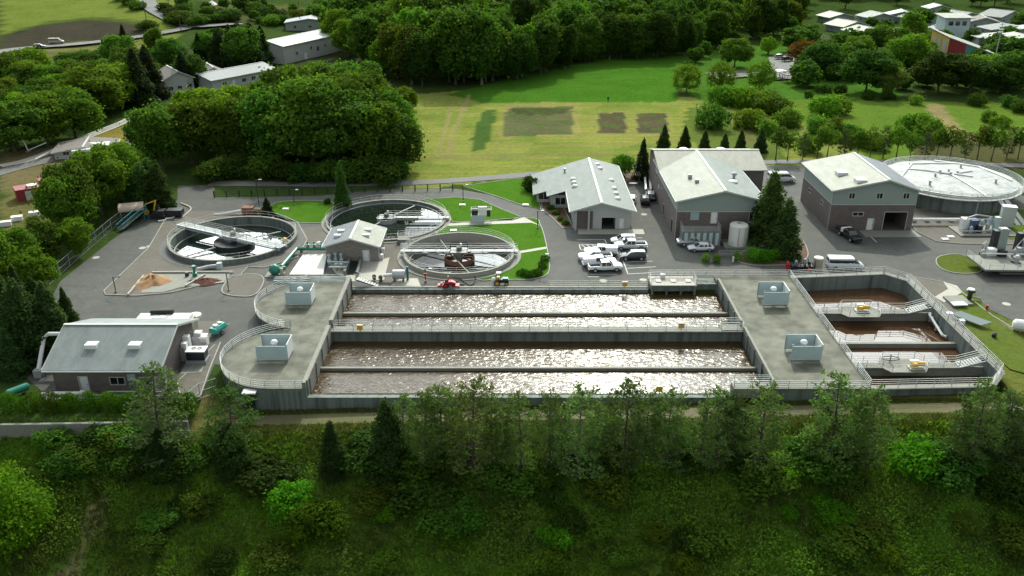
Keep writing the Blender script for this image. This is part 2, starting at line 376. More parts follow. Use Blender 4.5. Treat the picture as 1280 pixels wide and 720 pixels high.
me.polygons.foreach_set('loop_start', np.arange(len(quads))*4); me.polygons.foreach_set('use_smooth', np.ones(len(quads), bool)); me.update(calc_edges=True)
colr = np.zeros(GX.shape+(3,)); colr[:] = (.045, .075, .022)
jx = GX+1.2*lump(GX*1.7, GY*1.7)+.5*lump(GX*5, GY*4.3); jy = GY+1.2*lump(GY*1.5+9, GX*1.6)+.5*lump(GX*4, GY*5.5)
def paint(poly, c, fade=1., jit=1.):
    w_ = [G(*p)[:2] for p in poly]
    a = inside(w_, GX+(jx-GX)*jit, GY+(jy-GY)*jit)
    colr[a] = colr[a]*(1-fade)+np.array(c)*fade
FIELD = (.19, .218, .058)
paint([(500, 240), (507, 190), (520, 118), (600, 112), (870, 122), (960, 128), (1010, 150), (1090, 190), (1120, 205), (960, 212), (800, 215), (660, 222)], FIELD, jit=.6)
paint([(560, 118), (600, 108), (640, 96), (700, 84), (760, 74), (870, 68), (880, 90), (848, 108), (846, 127), (700, 128), (600, 129)], (.058, .148, .018), jit=.4)
paint([(846, 60), (1000, 55), (1100, 90), (1130, 122), (1000, 128), (880, 128), (850, 110)], (.06, .14, .022), jit=.5)
paint([(880, 128), (1000, 125), (1290, 130), (1290, 205), (1100, 208), (1000, 150), (930, 140)], (.105, .17, .028))
paint([(860, 135), (895, 135), (960, 165), (990, 200), (930, 208), (880, 195), (852, 165)], (.085, .13, .03), .8)
PL = []
for q in ([(634, 135), (716, 133), (717, 168), (628, 171)], ): ring_ = [(630, 131), (722, 129), (724, 172), (622, 174)]; paint(ring_, (.25, .225, .095), .6, .3); paint(q, (.105, .108, .062), .92, .4); PL.append(q); paint([(636, 136), (712, 135), (706, 143), (645, 144)], (.055, .065, .03), .8, .4)
for q in ([(748, 141), (781, 141), (784, 166), (747, 167)], [(797, 141), (833, 141), (836, 166), (797, 167)]): paint([(q[0][0]-5, q[0][1]-3), (q[1][0]+5, q[1][1]-3), (q[2][0]+5, q[2][1]+4), (q[3][0]-5, q[3][1]+4)], (.24, .22, .09), .5, .3); paint(q, (.085, .070, .050), .95, .3); PL.append(q)
for q in PL:      # weeds growing through the beds
    a = inside([G(*p)[:2] for p in q], GX, GY); nzz = np.random.uniform(0, 1, GX.shape); s_ = a & ((lump(GX*2.1, GY*2.4)+nzz*.9) > .75); colr[s_] = colr[s_]*.4+np.array((.07, .13, .03))*.6
for k in range(24):   # mowing swaths
    y0 = 176+k*3.6; a = (np.abs(GY-y0-.02*GX-2*lump(GX*.04, k)) < .6) & (GX > -40) & (GX < 75) & (GY > 178) & (colr[..., 0] > .15); colr[a] = colr[a]*np.array((1.22, 1.12, 1.05))
for k in range(9):
    y0 = 270+k*8; a = (np.abs(GY-y0) < 2) & (colr[..., 1] > .16) & (colr[..., 0] < .1); colr[a] *= 1.12
a = (GY > 196) & (GY < 268) & (colr[..., 0] > .15) & (lump(GX*.35, GY*.5+5) > .25); colr[a] = colr[a]*.6+np.array((.10, .17, .03))*.4
paint([(606, 137), (621, 137), (612, 170), (606, 188), (588, 190), (592, 165)], (.05, .10, .028), .9, .4)
for a in ([(556, 200), (560, 175), (578, 130), (585, 118), (588, 118), (583, 135), (570, 165), (563, 200)], [(545, 196), (549, 172), (560, 140), (566, 128), (568, 128), (562, 145), (555, 172), (551, 196)]): paint(a, (.26, .22, .11), .8, .1)
for a in ([(615, 185), (626, 140), (632, 131), (636, 131), (628, 146), (621, 185)], [(722, 135), (727, 135), (729, 170), (724, 170)], [(736, 137), (740, 137), (742, 170), (738, 170)], [(612, 183), (850, 176), (850, 179), (612, 187)]): paint(a, (.22, .21, .075), .7, .2)
paint([(500, 196), (700, 190), (900, 192), (900, 196), (700, 196), (500, 203)], (.18, .165, .075), .5, .5)
paint([(1158, 130), (1176, 130), (1192, 150), (1215, 168), (1236, 178), (1180, 178), (1176, 160), (1160, 142)], (.26, .20, .115), .85, .6)
paint([(1140, 176), (1290, 176), (1290, 215), (1140, 206)], (.075, .06, .042), .8)
paint([(905, 140), (925, 148), (950, 178), (940, 190), (925, 165)], (.17, .15, .07), .6, .5)
# hill and the far left side
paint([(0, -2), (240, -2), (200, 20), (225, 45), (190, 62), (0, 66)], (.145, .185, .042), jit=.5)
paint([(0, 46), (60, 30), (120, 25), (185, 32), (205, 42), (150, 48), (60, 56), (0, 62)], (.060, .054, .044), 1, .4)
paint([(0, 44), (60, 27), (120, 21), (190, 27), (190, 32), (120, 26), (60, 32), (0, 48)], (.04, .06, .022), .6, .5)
paint([(30, 62), (140, 54), (180, 50), (140, 75), (90, 90), (30, 80)], (.14, .125, .06), .7)
paint([(240, -2), (640, -2), (640, 20), (480, 40), (420, 25), (300, 30)], (.10, .105, .05), .8)
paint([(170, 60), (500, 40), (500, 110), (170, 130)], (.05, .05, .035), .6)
paint([(0, 190), (60, 185), (175, 148), (180, 172), (100, 200), (60, 240), (30, 300), (0, 310)], (.15, .125, .07))
paint([(85, 178), (170, 150), (176, 165), (150, 182), (110, 186)], (.20, .17, .045), .9, .4)
paint([(0, 235), (50, 225), (70, 260), (50, 330), (0, 330)], (.12, .115, .045), .8)
paint([(265, 212), (500, 205), (500, 228), (400, 232), (265, 229)], (.12, .12, .045), .8)
# the plant: soil under its sheets; grass right of the basins; verge and front slope
paint([(1130, 346), (1180, 365), (1300, 415), (1300, 500), (1080, 500), (1240, 478)], (.115, .135, .035), 1, .4)
paint([(235, 505), (300, 502), (1300, 500), (1300, 538), (960, 540), (235, 552)], (.085, .085, .03), 1, .5)
paint([(340, 516), (1000, 512), (1300, 506), (1300, 516), (1000, 522), (340, 528)], (.11, .10, .07), .8, .25)
paint([(225, 490), (275, 488), (290, 530), (340, 545), (230, 548)], (.135, .125, .05), .8)
m_ = GY < 89; g1 = lump(GX*.45+4, GY*.6); g2 = lump(GX*1.3, GY*1.1+3)
front = np.zeros(GX.shape+(3,)); front[:] = (.085, .165, .022)
front += np.clip(g1, 0, 1)[..., None]*np.array((.03, .03, .008))+np.clip(-g2, 0, 1)[..., None]*np.array((-.012, -.03, -.004))
k = sst(90, 86, GY)[..., None]; colr = colr*(1-k)+front*k
paint([(118, 625), (140, 622), (110, 690), (90, 725), (70, 725), (95, 680)], (.24, .20, .11), .85, .6)
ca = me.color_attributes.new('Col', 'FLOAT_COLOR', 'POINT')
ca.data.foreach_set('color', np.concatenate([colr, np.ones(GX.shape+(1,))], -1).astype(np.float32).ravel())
def gext(N, L, cur, mixc, ntex, ramp, tc, b):
    at = N.new('ShaderNodeAttribute'); at.attribute_name = 'Col'
    c = mixc(1., at.outputs['Color'], (1, 1, 1), 'MULTIPLY')
    c = mixc(ramp(ntex(.07, 6, .65), .38, .66, 0, .75), c, mixc(1., at.outputs['Color'], (.55, .68, .6), 'MULTIPLY'))
    c = mixc(ramp(ntex(.9, 6, .7), .4, .66, 0, .6), c, mixc(1., at.outputs['Color'], (1.5, 1.32, 1.0), 'MULTIPLY'))
    st = ntex(.5, 5, .6, None, (.12, 1.6, 1))
    c = mixc(ramp(st, .45, .65, 0, .3), c, mixc(1., c, (.6, .68, .6), 'MULTIPLY'))
    return mixc(ramp(ntex(5, 3, .6), .35, .7, 0, .55), c, mixc(1., c, (.45, .5, .45), 'MULTIPLY'))
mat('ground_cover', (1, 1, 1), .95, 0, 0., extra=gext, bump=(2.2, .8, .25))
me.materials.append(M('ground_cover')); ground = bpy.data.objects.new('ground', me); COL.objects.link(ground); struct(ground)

def sheet(name, pts, z, m, px=True):
    poly = [P(*p) if px else p for p in pts]
    mb = MB(); n = len(poly)
    a = sum(poly[i][0]*poly[(i+1) % n][1]-poly[(i+1) % n][0]*poly[i][1] for i in range(n))
    if a < 0: poly = poly[::-1]
    mb.add([(x, y, z) for x, y in poly], [tuple(range(n))]); return struct(mb.build(name, m))
def strip(name, pts, width, m, dz=.12, draped=True, edge=None):
    """a road that follows the terrain: pts are world (x, y)"""
    ln = smooth_line(pts, 10); mb = MB(); vs = []; kk = 3
    for i, p in enumerate(ln):
        a = np.array(ln[max(i-1, 0)]); b = np.array(ln[min(i+1, len(ln)-1)]); d = (b-a)/np.linalg.norm(b-a); nrm = np.array((-d[1], d[0]))
        row = [np.array(p)+nrm*width*(t-.5) for t in (0, .5, 1)]
        zc = max(float(terr(*q)) for q in row)+dz if draped else dz
        vs += [(q[0], q[1], zc) for q in row]
    fs = [(3*i+j, 3*i+j+1, 3*i+4+j, 3*i+3+j) for i in range(len(ln)-1) for j in range(2)]
    mb.add(vs, [f[::-1] for f in fs]); return struct(mb.build(name, m, recalc=False))
# paved yard with lawns and beds laid on it
CUT = []
for cx_, cy_, r_ in TANKS:
    c_ = MB().lathe(cx_, cy_, [(r_-.1, -6), (r_-.1, 3)], 96).build('cutter', 'asphalt'); CUT.append(c_)
def cut(o):
    """open the round tanks through a paved or planted sheet"""
    bb = [Vector(c) for c in o.bound_box]; x0, x1 = min(v.x for v in bb), max(v.x for v in bb); y0, y1 = min(v.y for v in bb), max(v.y for v in bb); n = 0
    for c, (cx_, cy_, r_) in zip(CUT, TANKS):
        if cx_+r_ > x0 and cx_-r_ < x1 and cy_+r_ > y0 and cy_-r_ < y1:
            m = o.modifiers.new('cut', 'BOOLEAN'); m.operation = 'DIFFERENCE'; m.solver = 'EXACT'; m.object = c; n += 1
    if n:
        bpy.context.view_layer.update(); dg_ = bpy.context.evaluated_depsgraph_get(); me_ = bpy.data.meshes.new_from_object(o.evaluated_get(dg_)); o.modifiers.clear(); o.data = me_
    return o
yp = [(236, 497), (62, 497), (30, 470), (40, 420), (75, 352), (140, 300), (185, 268), (222, 250), (222, 232), (268, 231), (268, 247), (400, 245), (440, 240), (500, 236), (570, 236), (610, 243), (660, 254), (690, 262), (740, 250), (770, 232), (800, 222), (830, 205), (1010, 208), (1040, 214), (1290, 246), (1290, 412), (1240, 388), (1195, 364)]
yp = [P(*p) for p in yp]+[(66, 124), (64.7, 128.4), (61.7, 131.5), (45.4, 129.9), (33, 129.0), (31, 127.7), (-26, 127.7), (-29, 120), (-31, 100)]+[P(268, 455), P(250, 497)]
cut(struct(MB().prism(yp, -.4, .012).build('yard_pavement', 'asphalt')))
def island(name, pts, m, kerb=True, sm=True, z=.10, k=5):
    poly = [P(*p) for p in pts]; poly = smooth_poly(poly, k) if sm else poly
    n = len(poly); mb = MB().prism(poly, -.05, z); o = cut(struct(mb.build(name, m)))
    if kerb: struct(MB().tube([(x, y, z-.03) for x, y in poly], .11, 4, True).build('kerb', 'kerb'))
    return o
mat('lawn', (.062, .155, .012), .95, 0, 0., noise=[(.3, .6, (.09, .175, .025)), (1.3, .5, (.045, .115, .014)), (9, .5, (.035, .085, .012))], bump=(12, .6, .05))
mat('rough_grass', (.10, .135, .022), .95, 0, 0., noise=[(.3, .6, (.13, .14, .045)), (1.3, .5, (.055, .095, .02)), (9, .5, (.05, .075, .02))], bump=(12, .6, .05))
island('lawn', [(344, 254), (410, 252), (416, 262), (412, 277), (385, 279), (345, 275)], 'lawn')
island('lawn', [(528, 250), (570, 247), (600, 250), (625, 261), (650, 271), (640, 276), (566, 278), (556, 262)], 'lawn', sm=False)
island('lawn', [(556, 282), (600, 277), (664, 273), (676, 283), (684, 312), (686, 340), (668, 349), (640, 350), (618, 350), (590, 345), (545, 292)], 'lawn', sm=True)
island('lawn', [(578, 233), (640, 224), (668, 223), (672, 240), (676, 262), (650, 256), (612, 243)], 'lawn', sm=False)
island('gravel_bed', [(186, 310), (214, 262), (268, 266), (330, 262), (372, 278), (384, 300), (372, 322), (330, 335), (310, 334), (300, 345), (215, 366), (172, 370), (132, 369), (130, 364)], 'gravel', sm=False)
island('gravel_bed', [(283, 352), (290, 346), (318, 343), (330, 350), (320, 368), (300, 371), (278, 366)], 'gravel')
island('gravel_bed', [(418, 280), (545, 292), (590, 345), (618, 351), (500, 356), (440, 344), (414, 330), (404, 290)], 'gravel', kerb=False, sm=False, z=.03)
island('gravel_bed', [(376, 285), (412, 282), (408, 300), (372, 322), (362, 310), (384, 300)], 'gravel', kerb=False, sm=False, z=.035)
island('path', [(532, 281), (640, 276.5), (655, 272), (676, 283), (664, 279), (560, 283)], 'pale_concrete', kerb=False, sm=False, z=.125)
island('path', [(640, 316), (683, 309), (684, 311.5), (640, 319)], 'pale_concrete', kerb=False, sm=False, z=.125)
island('shrub_bed', [(922, 325), (935, 312), (975, 310), (1000, 300), (1010, 318), (998, 330), (960, 332), (935, 331)], 'mulch')
island('planting_bed', [(674, 238), (680, 228), (700, 250), (716, 284), (704, 286), (690, 272), (678, 262)], 'mulch', sm=False)
island('planting_bed', [(772, 218), (798, 214), (800, 228), (776, 230)], 'mulch', sm=False)
island('gravel_bed', [(1142, 262), (1290, 262), (1290, 306), (1200, 305), (1170, 302), (1146, 290), (1137, 278)], 'gravel', sm=False)
island('verge', [(1240, 262), (1290, 262), (1290, 300), (1262, 300)], 'rough_grass', sm=False, kerb=False, z=.12)
island('verge', [(1170, 326), (1178, 320), (1202, 319), (1225, 332), (1222, 341), (1196, 342), (1176, 336)], 'rough_grass')
island('gravel_bed', [(1130, 345), (1180, 353), (1200, 364), (1240, 395), (1268, 412), (1240, 440), (1196, 410), (1168, 380)], 'gravel', sm=False, kerb=False)
struct(MB().tube([(*P(a, b), .08) for a, b in [(1130, 345), (1180, 353), (1200, 364), (1240, 395), (1268, 412)]], .11, 4).build('kerb', 'kerb'))
island('verge', [(1192, 368), (1215, 362), (1240, 395), (1280, 425), (1290, 440), (1290, 470), (1262, 462), (1230, 432), (1200, 405)], 'rough_grass', sm=False, kerb=False, z=.12)
island('path', [(1168, 372), (1185, 362), (1179, 353), (1196, 358), (1203, 366), (1180, 379)], 'pale_concrete', kerb=False, sm=False, z=.14)
island('bare_soil', [(222, 478), (268, 432), (276, 428), (262, 462), (250, 497), (226, 497)], 'gravel', sm=False, z=.085)
island('gravel_bed', [(246, 402), (268, 402), (277, 398), (258, 430), (236, 470), (222, 478)], 'gravel', sm=False, kerb=False)
struct(MB().box(12.5, 152.3, -.05, 25, 154.95, .05).build('apron', 'pale_concrete'))
struct(MB().box(66, 150.8, -.05, 76.5, 154.3, .05).build('apron', 'concrete'))
struct(MB().prism([P(408, 326), P(472, 326), P(487, 322), P(480, 350), P(440, 352), P(420, 342)], -.05, .06).build('apron', 'pale_concrete'))
struct(MB().prism([P(488, 357), P(500, 349), P(522, 348), P(526, 358)], -.05, .07).build('apron', 'pale_concrete'))
# roads and paths outside the yard
def gw(*a): return [G(*p)[:2] for p in a]
strip('perimeter_path', gw((262, 230), (400, 231), (500, 229), (570, 226), (672, 218), (800, 208), (960, 203), (1100, 203), (1290, 208)), 3.4, 'old_asphalt', .1)
strip('road', gw((-20, 70), (20, 62), (80, 58), (150, 50), (200, 43), (225, 38), (236, 34)), 7, 'old_asphalt', .25)
strip('road', gw((185, -3), (187, 8), (205, 20), (236, 33), (262, 34), (300, 31)), 8, 'old_asphalt', .3)
strip('road', gw((-20, 222), (30, 208), (80, 196), (130, 185), (170, 178)), 4.5, 'old_asphalt', .1)
strip('lane', gw((0, 208), (40, 199), (100, 175), (150, 155), (190, 135)), 3.0, 'pale_concrete', .1)
sheet('parking_area', [(960, 72), (1000, 66), (1004, 98), (968, 101)], .3, 'old_asphalt')
sheet('parking_area', [(1130, 62), (1215, 58), (1250, 92), (1160, 98)], .3, 'old_asphalt')
sheet('parking_area', [(880, 92), (930, 88), (960, 94), (900, 100)], .3, 'gravel')  # gravel tone stands in for brownish-grey shadow lying on this lot
strip('front_track', [(-34, 91.6), (0, 91.8), (40, 91.8), (90, 92.4)], 2.3, 'dirt_track', .03)
# painted bay lines in the car park
ml = MB()
def line(a, b, wd=.14):
    a = np.array(P(*a)); b = np.array(P(*b)); d = (b-a)/np.linalg.norm(b-a); n = np.array((-d[1], d[0]))*wd/2
    ml.add([(*(a-n), .022), (*(b-n), .022), (*(b+n), .022), (*(a+n), .022)], [(0, 1, 2, 3)])
line((756, 299.5), (762, 315)); line((762, 315), (767, 330)); line((772, 308), (785, 342.5)); line((785, 342.5), (814, 341)); line((784, 335.5), (820, 333.5)); line((780, 328), (816, 326.5)); line((776, 320), (810, 320)); line((770, 306), (805, 304)); line((789, 297.5), (803, 297.3))
line((724, 306), (760, 305.5)); line((724, 306), (726, 312.5)); line((726, 312.5), (745, 312)); line((721, 300), (756, 299.5))
for k in range(5): line((727+k*6.5, 306), (735+k*6.5, 312.3))
line((737, 343), (772, 343)); line((735, 346), (748, 346)); line((1082, 290), (1096, 303))
struct(ml.build('parking_lines', 'paint_white'))

# ---------------------------------------------------------------- fences and railings
def railing(label, pts, group=None, h=1.07, step=2.3, n=3, closed=False, r=.032, m='rail_metal', cat='railing', name='railing', toe=False):
    pts = [Vector(p) for p in pts]; base = pts[0]
    t = thing(name, label, cat, tuple(base), 0, group); loc = [p-base for p in pts]
    mb = MB()
    for i in range(n): mb.tube([p+Vector((0, 0, h*(i+1)/n)) for p in loc], r, 4, closed)
    mb.build('rails', m, t)
    if toe: MB().tube([p+Vector((0, 0, .08)) for p in loc], .05, 4, closed).build('toe_board', m, t)
    post = None; acc = 0; seg = loc+([loc[0]] if closed else []); spots = [seg[0]]
    for a, b in zip(seg[:-1], seg[1:]):
        L_ = (b-a).length; q = step-acc
        while q < L_: spots.append(a+(b-a)*(q/L_)); q += step
        acc = L_-(q-step)
    if not closed: spots.append(seg[-1])
    for s in spots[:98]:
        if post is None: post = MB().tube([(0, 0, 0), (0, 0, h)], r*1.15, 4).build('post', m, t); o = post
        else: o = post.copy(); COL.objects.link(o); o.parent = t
        o.location = s
    return t
def arc(cx, cy, r, a0, a1, z, n=28): return [(cx+r*math.cos(rad(a0+(a1-a0)*k/n)), cy+r*math.sin(rad(a0+(a1-a0)*k/n)), z) for k in range(n+1)]

# ---------------------------------------------------------------- aeration basins (x -26..33, y 94.6..127.2)
DZ = 1.4
bas = thing('aeration_basin', 'long brown aeration basins glittering in the sun, split into four lanes by concrete walls', 'basin', (-26, 94, 0))
def wb(mb, name, m, t=bas, **k): return mb.build(name, m, t, world=True, **k)
wb(MB().box(-26, 126.9, -3.5, 22, 127.5, .16), 'rear_wall', 'wall_concrete')
wb(MB().box(-25.9, 127.5, -.1, 22, 128.0, .30), 'coping', 'concrete')
wb(MB().box(-26, 94.0, -3.5, 33, 94.6, .02), 'front_wall', 'wall_concrete')
wb(MB().box(-26, 93.98, .02, 32.9, 94.7, .12), 'coping', 'wall_concrete')
for y, z in ((118.5, .0), (101.7, -.02)):
    wb(MB().box(-26, y, -3.5, 33, y+.45, z), 'dividing_wall', 'concrete')
wb(MB().box(-26, 110.2, -3.5, 33, 110.8, 1.12), 'middle_wall', 'wall_concrete')
wb(MB().box(-26, 109.9, 1.12, 33, 111.5, 1.32), 'walkway', 'concrete')
struct(MB().box(-25.9, 94.6, -3.4, 32.9, 126.9, -.45).build('basin_water', 'aeration_water'))
railing('long handrail along the walkway between the middle aeration lanes, front side', [(-25.5, 110.05, 1.32), (29.5, 110.05, 1.32)], 'walkway handrails', step=2.8)
railing('long handrail along the walkway between the middle aeration lanes, far side', [(-25.5, 111.4, 1.32), (29.5, 111.4, 1.32)], 'walkway handrails', step=2.8)
railing('handrail on the far rim of the aeration basins beside the car park', [(6, 127.75, .3), (22, 127.75, .3)], step=2.4)
for lab, px, py, z in (('small yellow life ring box on the far handrail by the car park', 781, 357.5, .6), ('small orange brown box on the middle walkway handrail, left end', 450, 412, 1.5), ('small brown box on the middle walkway handrail, right end', 851.5, 409.5, 1.5), ('small brown box on the near rim of the basin between two pines', 824, 489, .2)):
    x, y = P(px, py, z+.3); t = thing('equipment_box', lab, 'box', (x, y, z))
    MB().box(-.4, -.15, .3, .4, .15, 1.0).build('case', 'yellow_paint', t); MB().box(-.44, -.19, 1.0, .44, .19, 1.06).build('lid', 'beige_paint', t); MB().box(-.06, -.06, -.1, .06, .06, .3).build('leg', 'galvanised', t)
# ---- left deck with two rounded lobes
arc1 = arc(-30.5, 119.1, 8.4, 90, 262, DZ); arc2 = arc(-30.5, 102.4, 8.4, 98, 262, DZ)
outl = [(-26, 127.5)]+[(p[0], p[1]) for p in arc1]+[(-33.6, 110.8)]+[(p[0], p[1]) for p in arc2]+[(-30.2, 94.0), (-26, 94.0)]
dk = thing('deck_structure', 'concrete tank deck with two rounded lobes left of the brown basins', 'tank deck', (-26, 94, 0))
MB().prism(outl, DZ-.18, DZ).build('deck_slab', 'deck_concrete', dk, world=True)
inn = [(x+(.18 if x < -27 else 0), y) for x, y in outl]
MB().prism(inn, -4, DZ-.182).build('outer_wall', 'wall_concrete', dk, world=True)
mbp = MB()
for (cx_, cy_, a0, a1) in ((-30.5, 119.1, 92, 258), (-30.5, 102.4, 100, 262)):
    for k in range(34):
        a = rad(a0+(a1-a0)*k/33); mbp.cbox(cx_+8.28*math.cos(a), cy_+8.28*math.sin(a), -2.4, .16, .42, 3.55, a)
for k in range(6): mbp.cbox(-30+k*.72, 93.97, -2.4, .42, .16, 3.55)
mbp.build('wall_rib', 'wall_concrete', dk, world=True)['kind'] = 'stuff'
MB().box(-34, 93.4, .9, -32.3, 94.6, 1.08).build('door_canopy', 'white_metal', dk, world=True)
MB().box(-33.7, 93.86, -2.3, -32.8, 94.5, .7).build('door', 'dark_opening', dk, world=True)
MB().box(-26.45, 94.0, DZ, -26.0, 110, DZ+.9).box(-26.45, 111.6, DZ, -26.0, 127.5, DZ+.9).build('parapet', 'concrete', dk, world=True)
MB().box(-26.0, 94.6, -.4, -25.86, 110, DZ+.88).box(-26, 111.6, -.4, -25.86, 126.9, DZ+.88).build('inner_wall', 'concrete', dk, world=True)
mbp = MB()
for k in range(9): mbp.box(-25.86, 95.5+k*3.9, -.4, -25.74, 95.7+k*3.9, DZ+.7)
mbp.build('wall_rib', 'wall_concrete', dk, world=True)['kind'] = 'stuff'
railing('white curved handrail around the far rounded lobe of the left deck', [(-27, 127.3, DZ)]+arc1+[(-33.7, 111.2, DZ)], 'curved deck handrails', n=4, h=1.15, step=1.9, r=.04)
railing('white curved handrail around the near rounded lobe of the left deck', [(-33.7, 110.4, DZ)]+arc2+[(-26.4, 94.1, DZ)], 'curved deck handrails', n=4, h=1.15, step=1.9, r=.04)
# ---- right deck and the six-sided basin beside it
rd = thing('deck_structure', 'flat concrete deck between the long brown basins and the six-sided basin', 'tank deck', (33, 94, 0))
MB().prism([(33, 94.0), (45.4, 94.0), (45.4, 129.6), (33, 129.6)], DZ-.18, DZ).build('deck_slab', 'deck_concrete', rd, world=True)
MB().prism([(33.1, 94.1), (45.3, 94.1), (45.3, 129.5), (33.1, 129.5)], -4, DZ-.182).build('outer_wall', 'wall_concrete', rd, world=True)
MB().box(33, 94.6, DZ, 33.35, 109.9, DZ+.75).box(33, 111.6, DZ, 33.35, 126.9, DZ+.75).build('parapet', 'concrete', rd, world=True)
mbp = MB()
for k in range(9): mbp.box(32.88, 95.5+k*3.9, -.4, 33.1, 95.75+k*3.9, DZ+.6)
mbp.build('wall_rib', 'wall_concrete', rd, world=True)['kind'] = 'stuff'
railing('handrail along the far edge of the right deck beside the road', [(22.5, 129.5, DZ), (45.2, 129.5, DZ)], n=4, r=.04)
railing('handrail along the near edge of the right deck above the grass', [(28, 94.1, DZ), (45.2, 94.1, DZ)], n=4, r=.04)
MB().box(28, 94.0, -2.3, 33, 95.6, DZ).build('landing', 'concrete', rd, world=True)
MB().box(30, 110.2, 1.33, 33.1, 112.0, 1.42).build('landing', 'concrete', rd, world=True)
railing('short handrail round the landing where the middle walkway meets the right deck', [(30, 110.3, 1.42), (33.2, 110.3, 1.42), (33.2, 112.0, 1.42), (30, 112.0, 1.42)], n=4)
railing('short handrail on the near landing at the right end of the last lane', [(33, 95.6, DZ), (28, 95.6, DZ), (28, 94.1, DZ)], n=4)
gb = thing('inlet_chamber', 'raised concrete inlet chamber with a tray top at the far right corner of the basins', 'concrete chamber', (22, 126, 0))
MB().box(22.4, 126.4, .1, 29.6, 129.9, 1.05).build('chamber', 'wall_concrete', gb, world=True)
MB().box(22.3, 126.3, 1.05, 29.7, 130, 1.17).build('top_slab', 'pale_concrete', gb, world=True)
for x in (22.4, 24.7, 27.0, 29.2): MB().box(x, 126.15, -2, x+.3, 126.4, 1.04).build('buttress', 'wall_concrete', gb, world=True)
MB().box(29.75, 127.2, -2, 33.0, 129.5, 1.0).build('wall_block', 'wall_concrete', gb, world=True)
for x in (23.3, 25.7, 28.1): MB().box(x, 127.5, 1.17, x+.8, 128.4, 1.32).build('hatch', 'galvanised', gb, world=True)
MB().box(24.2, 129.0, 1.17, 25.0, 129.5, 1.9).build('control_box', 'white_metal', gb, world=True)
railing('handrail round the inlet chamber top at the far right corner of the basins', [(22.4, 126.5, 1.17), (22.4, 129.9, 1.17), (29.6, 129.9, 1.17), (29.6, 126.5, 1.17)], n=3)
# roof fan enclosures: three tall aluminium panels round a white fan
def enclosure(label, x0, x1, y0, y1, left_dark=False):
    t = thing('fan_enclosure', label, 'fan enclosure', ((x0+x1)/2, (y0+y1)/2, DZ), 0, 'fan enclosures on the tank decks')
    W = (x1-x0)/2; D = (y1-y0)/2
    MB().box(-W, -D, .35, W, -D+.08, 2.35).build('front_panel', 'blue_grey_metal', t)
    MB().box(-W, D-.08, .35, W, D, 2.6).build('back_panel', 'blue_grey_metal', t)
    MB().box(W-.08, -D+.085, .35, W, D-.085, 2.6).build('side_panel', 'white_metal', t)  # whiter than the other panels: sunlit side put into the colour
    for a in (-1, 1):
        for b in (-1, 1): MB().box(a*(W-.12)-.05, b*(D-.15)-.05, 0, a*(W-.12)+.05, b*(D-.15)+.05, 2.55).build('post', 'galvanised', t)
    f = MB().lathe(0, .1, [(.55, 0), (.55, .9), (.32, 1.1), (.32, 1.95)], 16).build('fan_base', 'galvanised', t, smooth=True)
    MB().lathe(0, .1, [(.3, 1.95), (.46, 1.97), (.5, 2.15), (.35, 2.4), (.1, 2.5)], 16).build('fan_cowl', 'white_metal', f, smooth=True)
    MB().cbox(0, 0, 0, 2*W-.5, 2*D-.5, .12).build('base_pad', 'concrete', t)
enclosure('grey fan enclosure on the far lobe of the left deck', -34.2, -30.3, 118.0, 121.0)
enclosure('grey fan enclosure on the near lobe of the left deck', -34.0, -29.8, 100.9, 103.9)
enclosure('grey fan enclosure at the far end of the right deck', 37.9, 41.8, 118.0, 121.4)
enclosure('grey fan enclosure at the near end of the right deck', 37.1, 41.2, 100.9, 103.9)

# six-sided basin
HX = [(45.4, 129.6), (61.6, 131.2), (64.4, 128.2), (64.2, 98.6), (61.2, 95.2), (45.4, 94.6)]
hb = thing('clarifier_basin', 'deep six-sided concrete basin with red brown water right of the deck', 'basin', (45.4, 94.6, 0))
HZ = 1.1; n = len(HX); ctr = np.mean(np.array(HX), 0)
for i in range(n-1):
    a = np.array(HX[i]); b = np.array(HX[i+1]); d = (b-a)/np.linalg.norm(b-a); nr = np.array((d[1], -d[0])); nr = nr if np.dot(nr, ctr-a) > 0 else -nr
    ex = d*.15
    MB().prism([tuple(a-ex*(i > 0)), tuple(b+ex*(i < n-2)), tuple(b+nr*.45), tuple(a+nr*.45)], -4, HZ-.001*i).build('wall', 'wall_concrete', hb, world=True)
    a2 = a-nr*.5
    MB().prism([tuple(a-nr*.45), tuple(b-nr*.45), tuple(b+nr*.5), tuple(a+nr*.5)], HZ, HZ+.1+.002*i).build('rim_walkway', 'concrete', hb, world=True)
struct(MB().prism([(45.45, 95), (61, 95.4), (64, 98.8), (64.1, 127.8), (61.4, 130.8), (45.45, 129.3)], -3.9, -1.25).build('basin_water', 'still_brown_water'))
railing('handrail along the outer rim of the six-sided basin', [(x, y, HZ+.1) for x, y in HX[:]], n=4, h=1.15, r=.04)
railing('handrail between the right deck and the six-sided basin', [(45.3, 94.3, DZ), (45.3, 129.4, DZ)], n=4, h=1.15, r=.04)
railing('inner handrail along the right side of the six-sided basin', [(61.3, 130.5, HZ+.1), (63.7, 128.0, HZ+.1), (63.6, 99.0, HZ+.1)], n=4, h=1.15, r=.04)
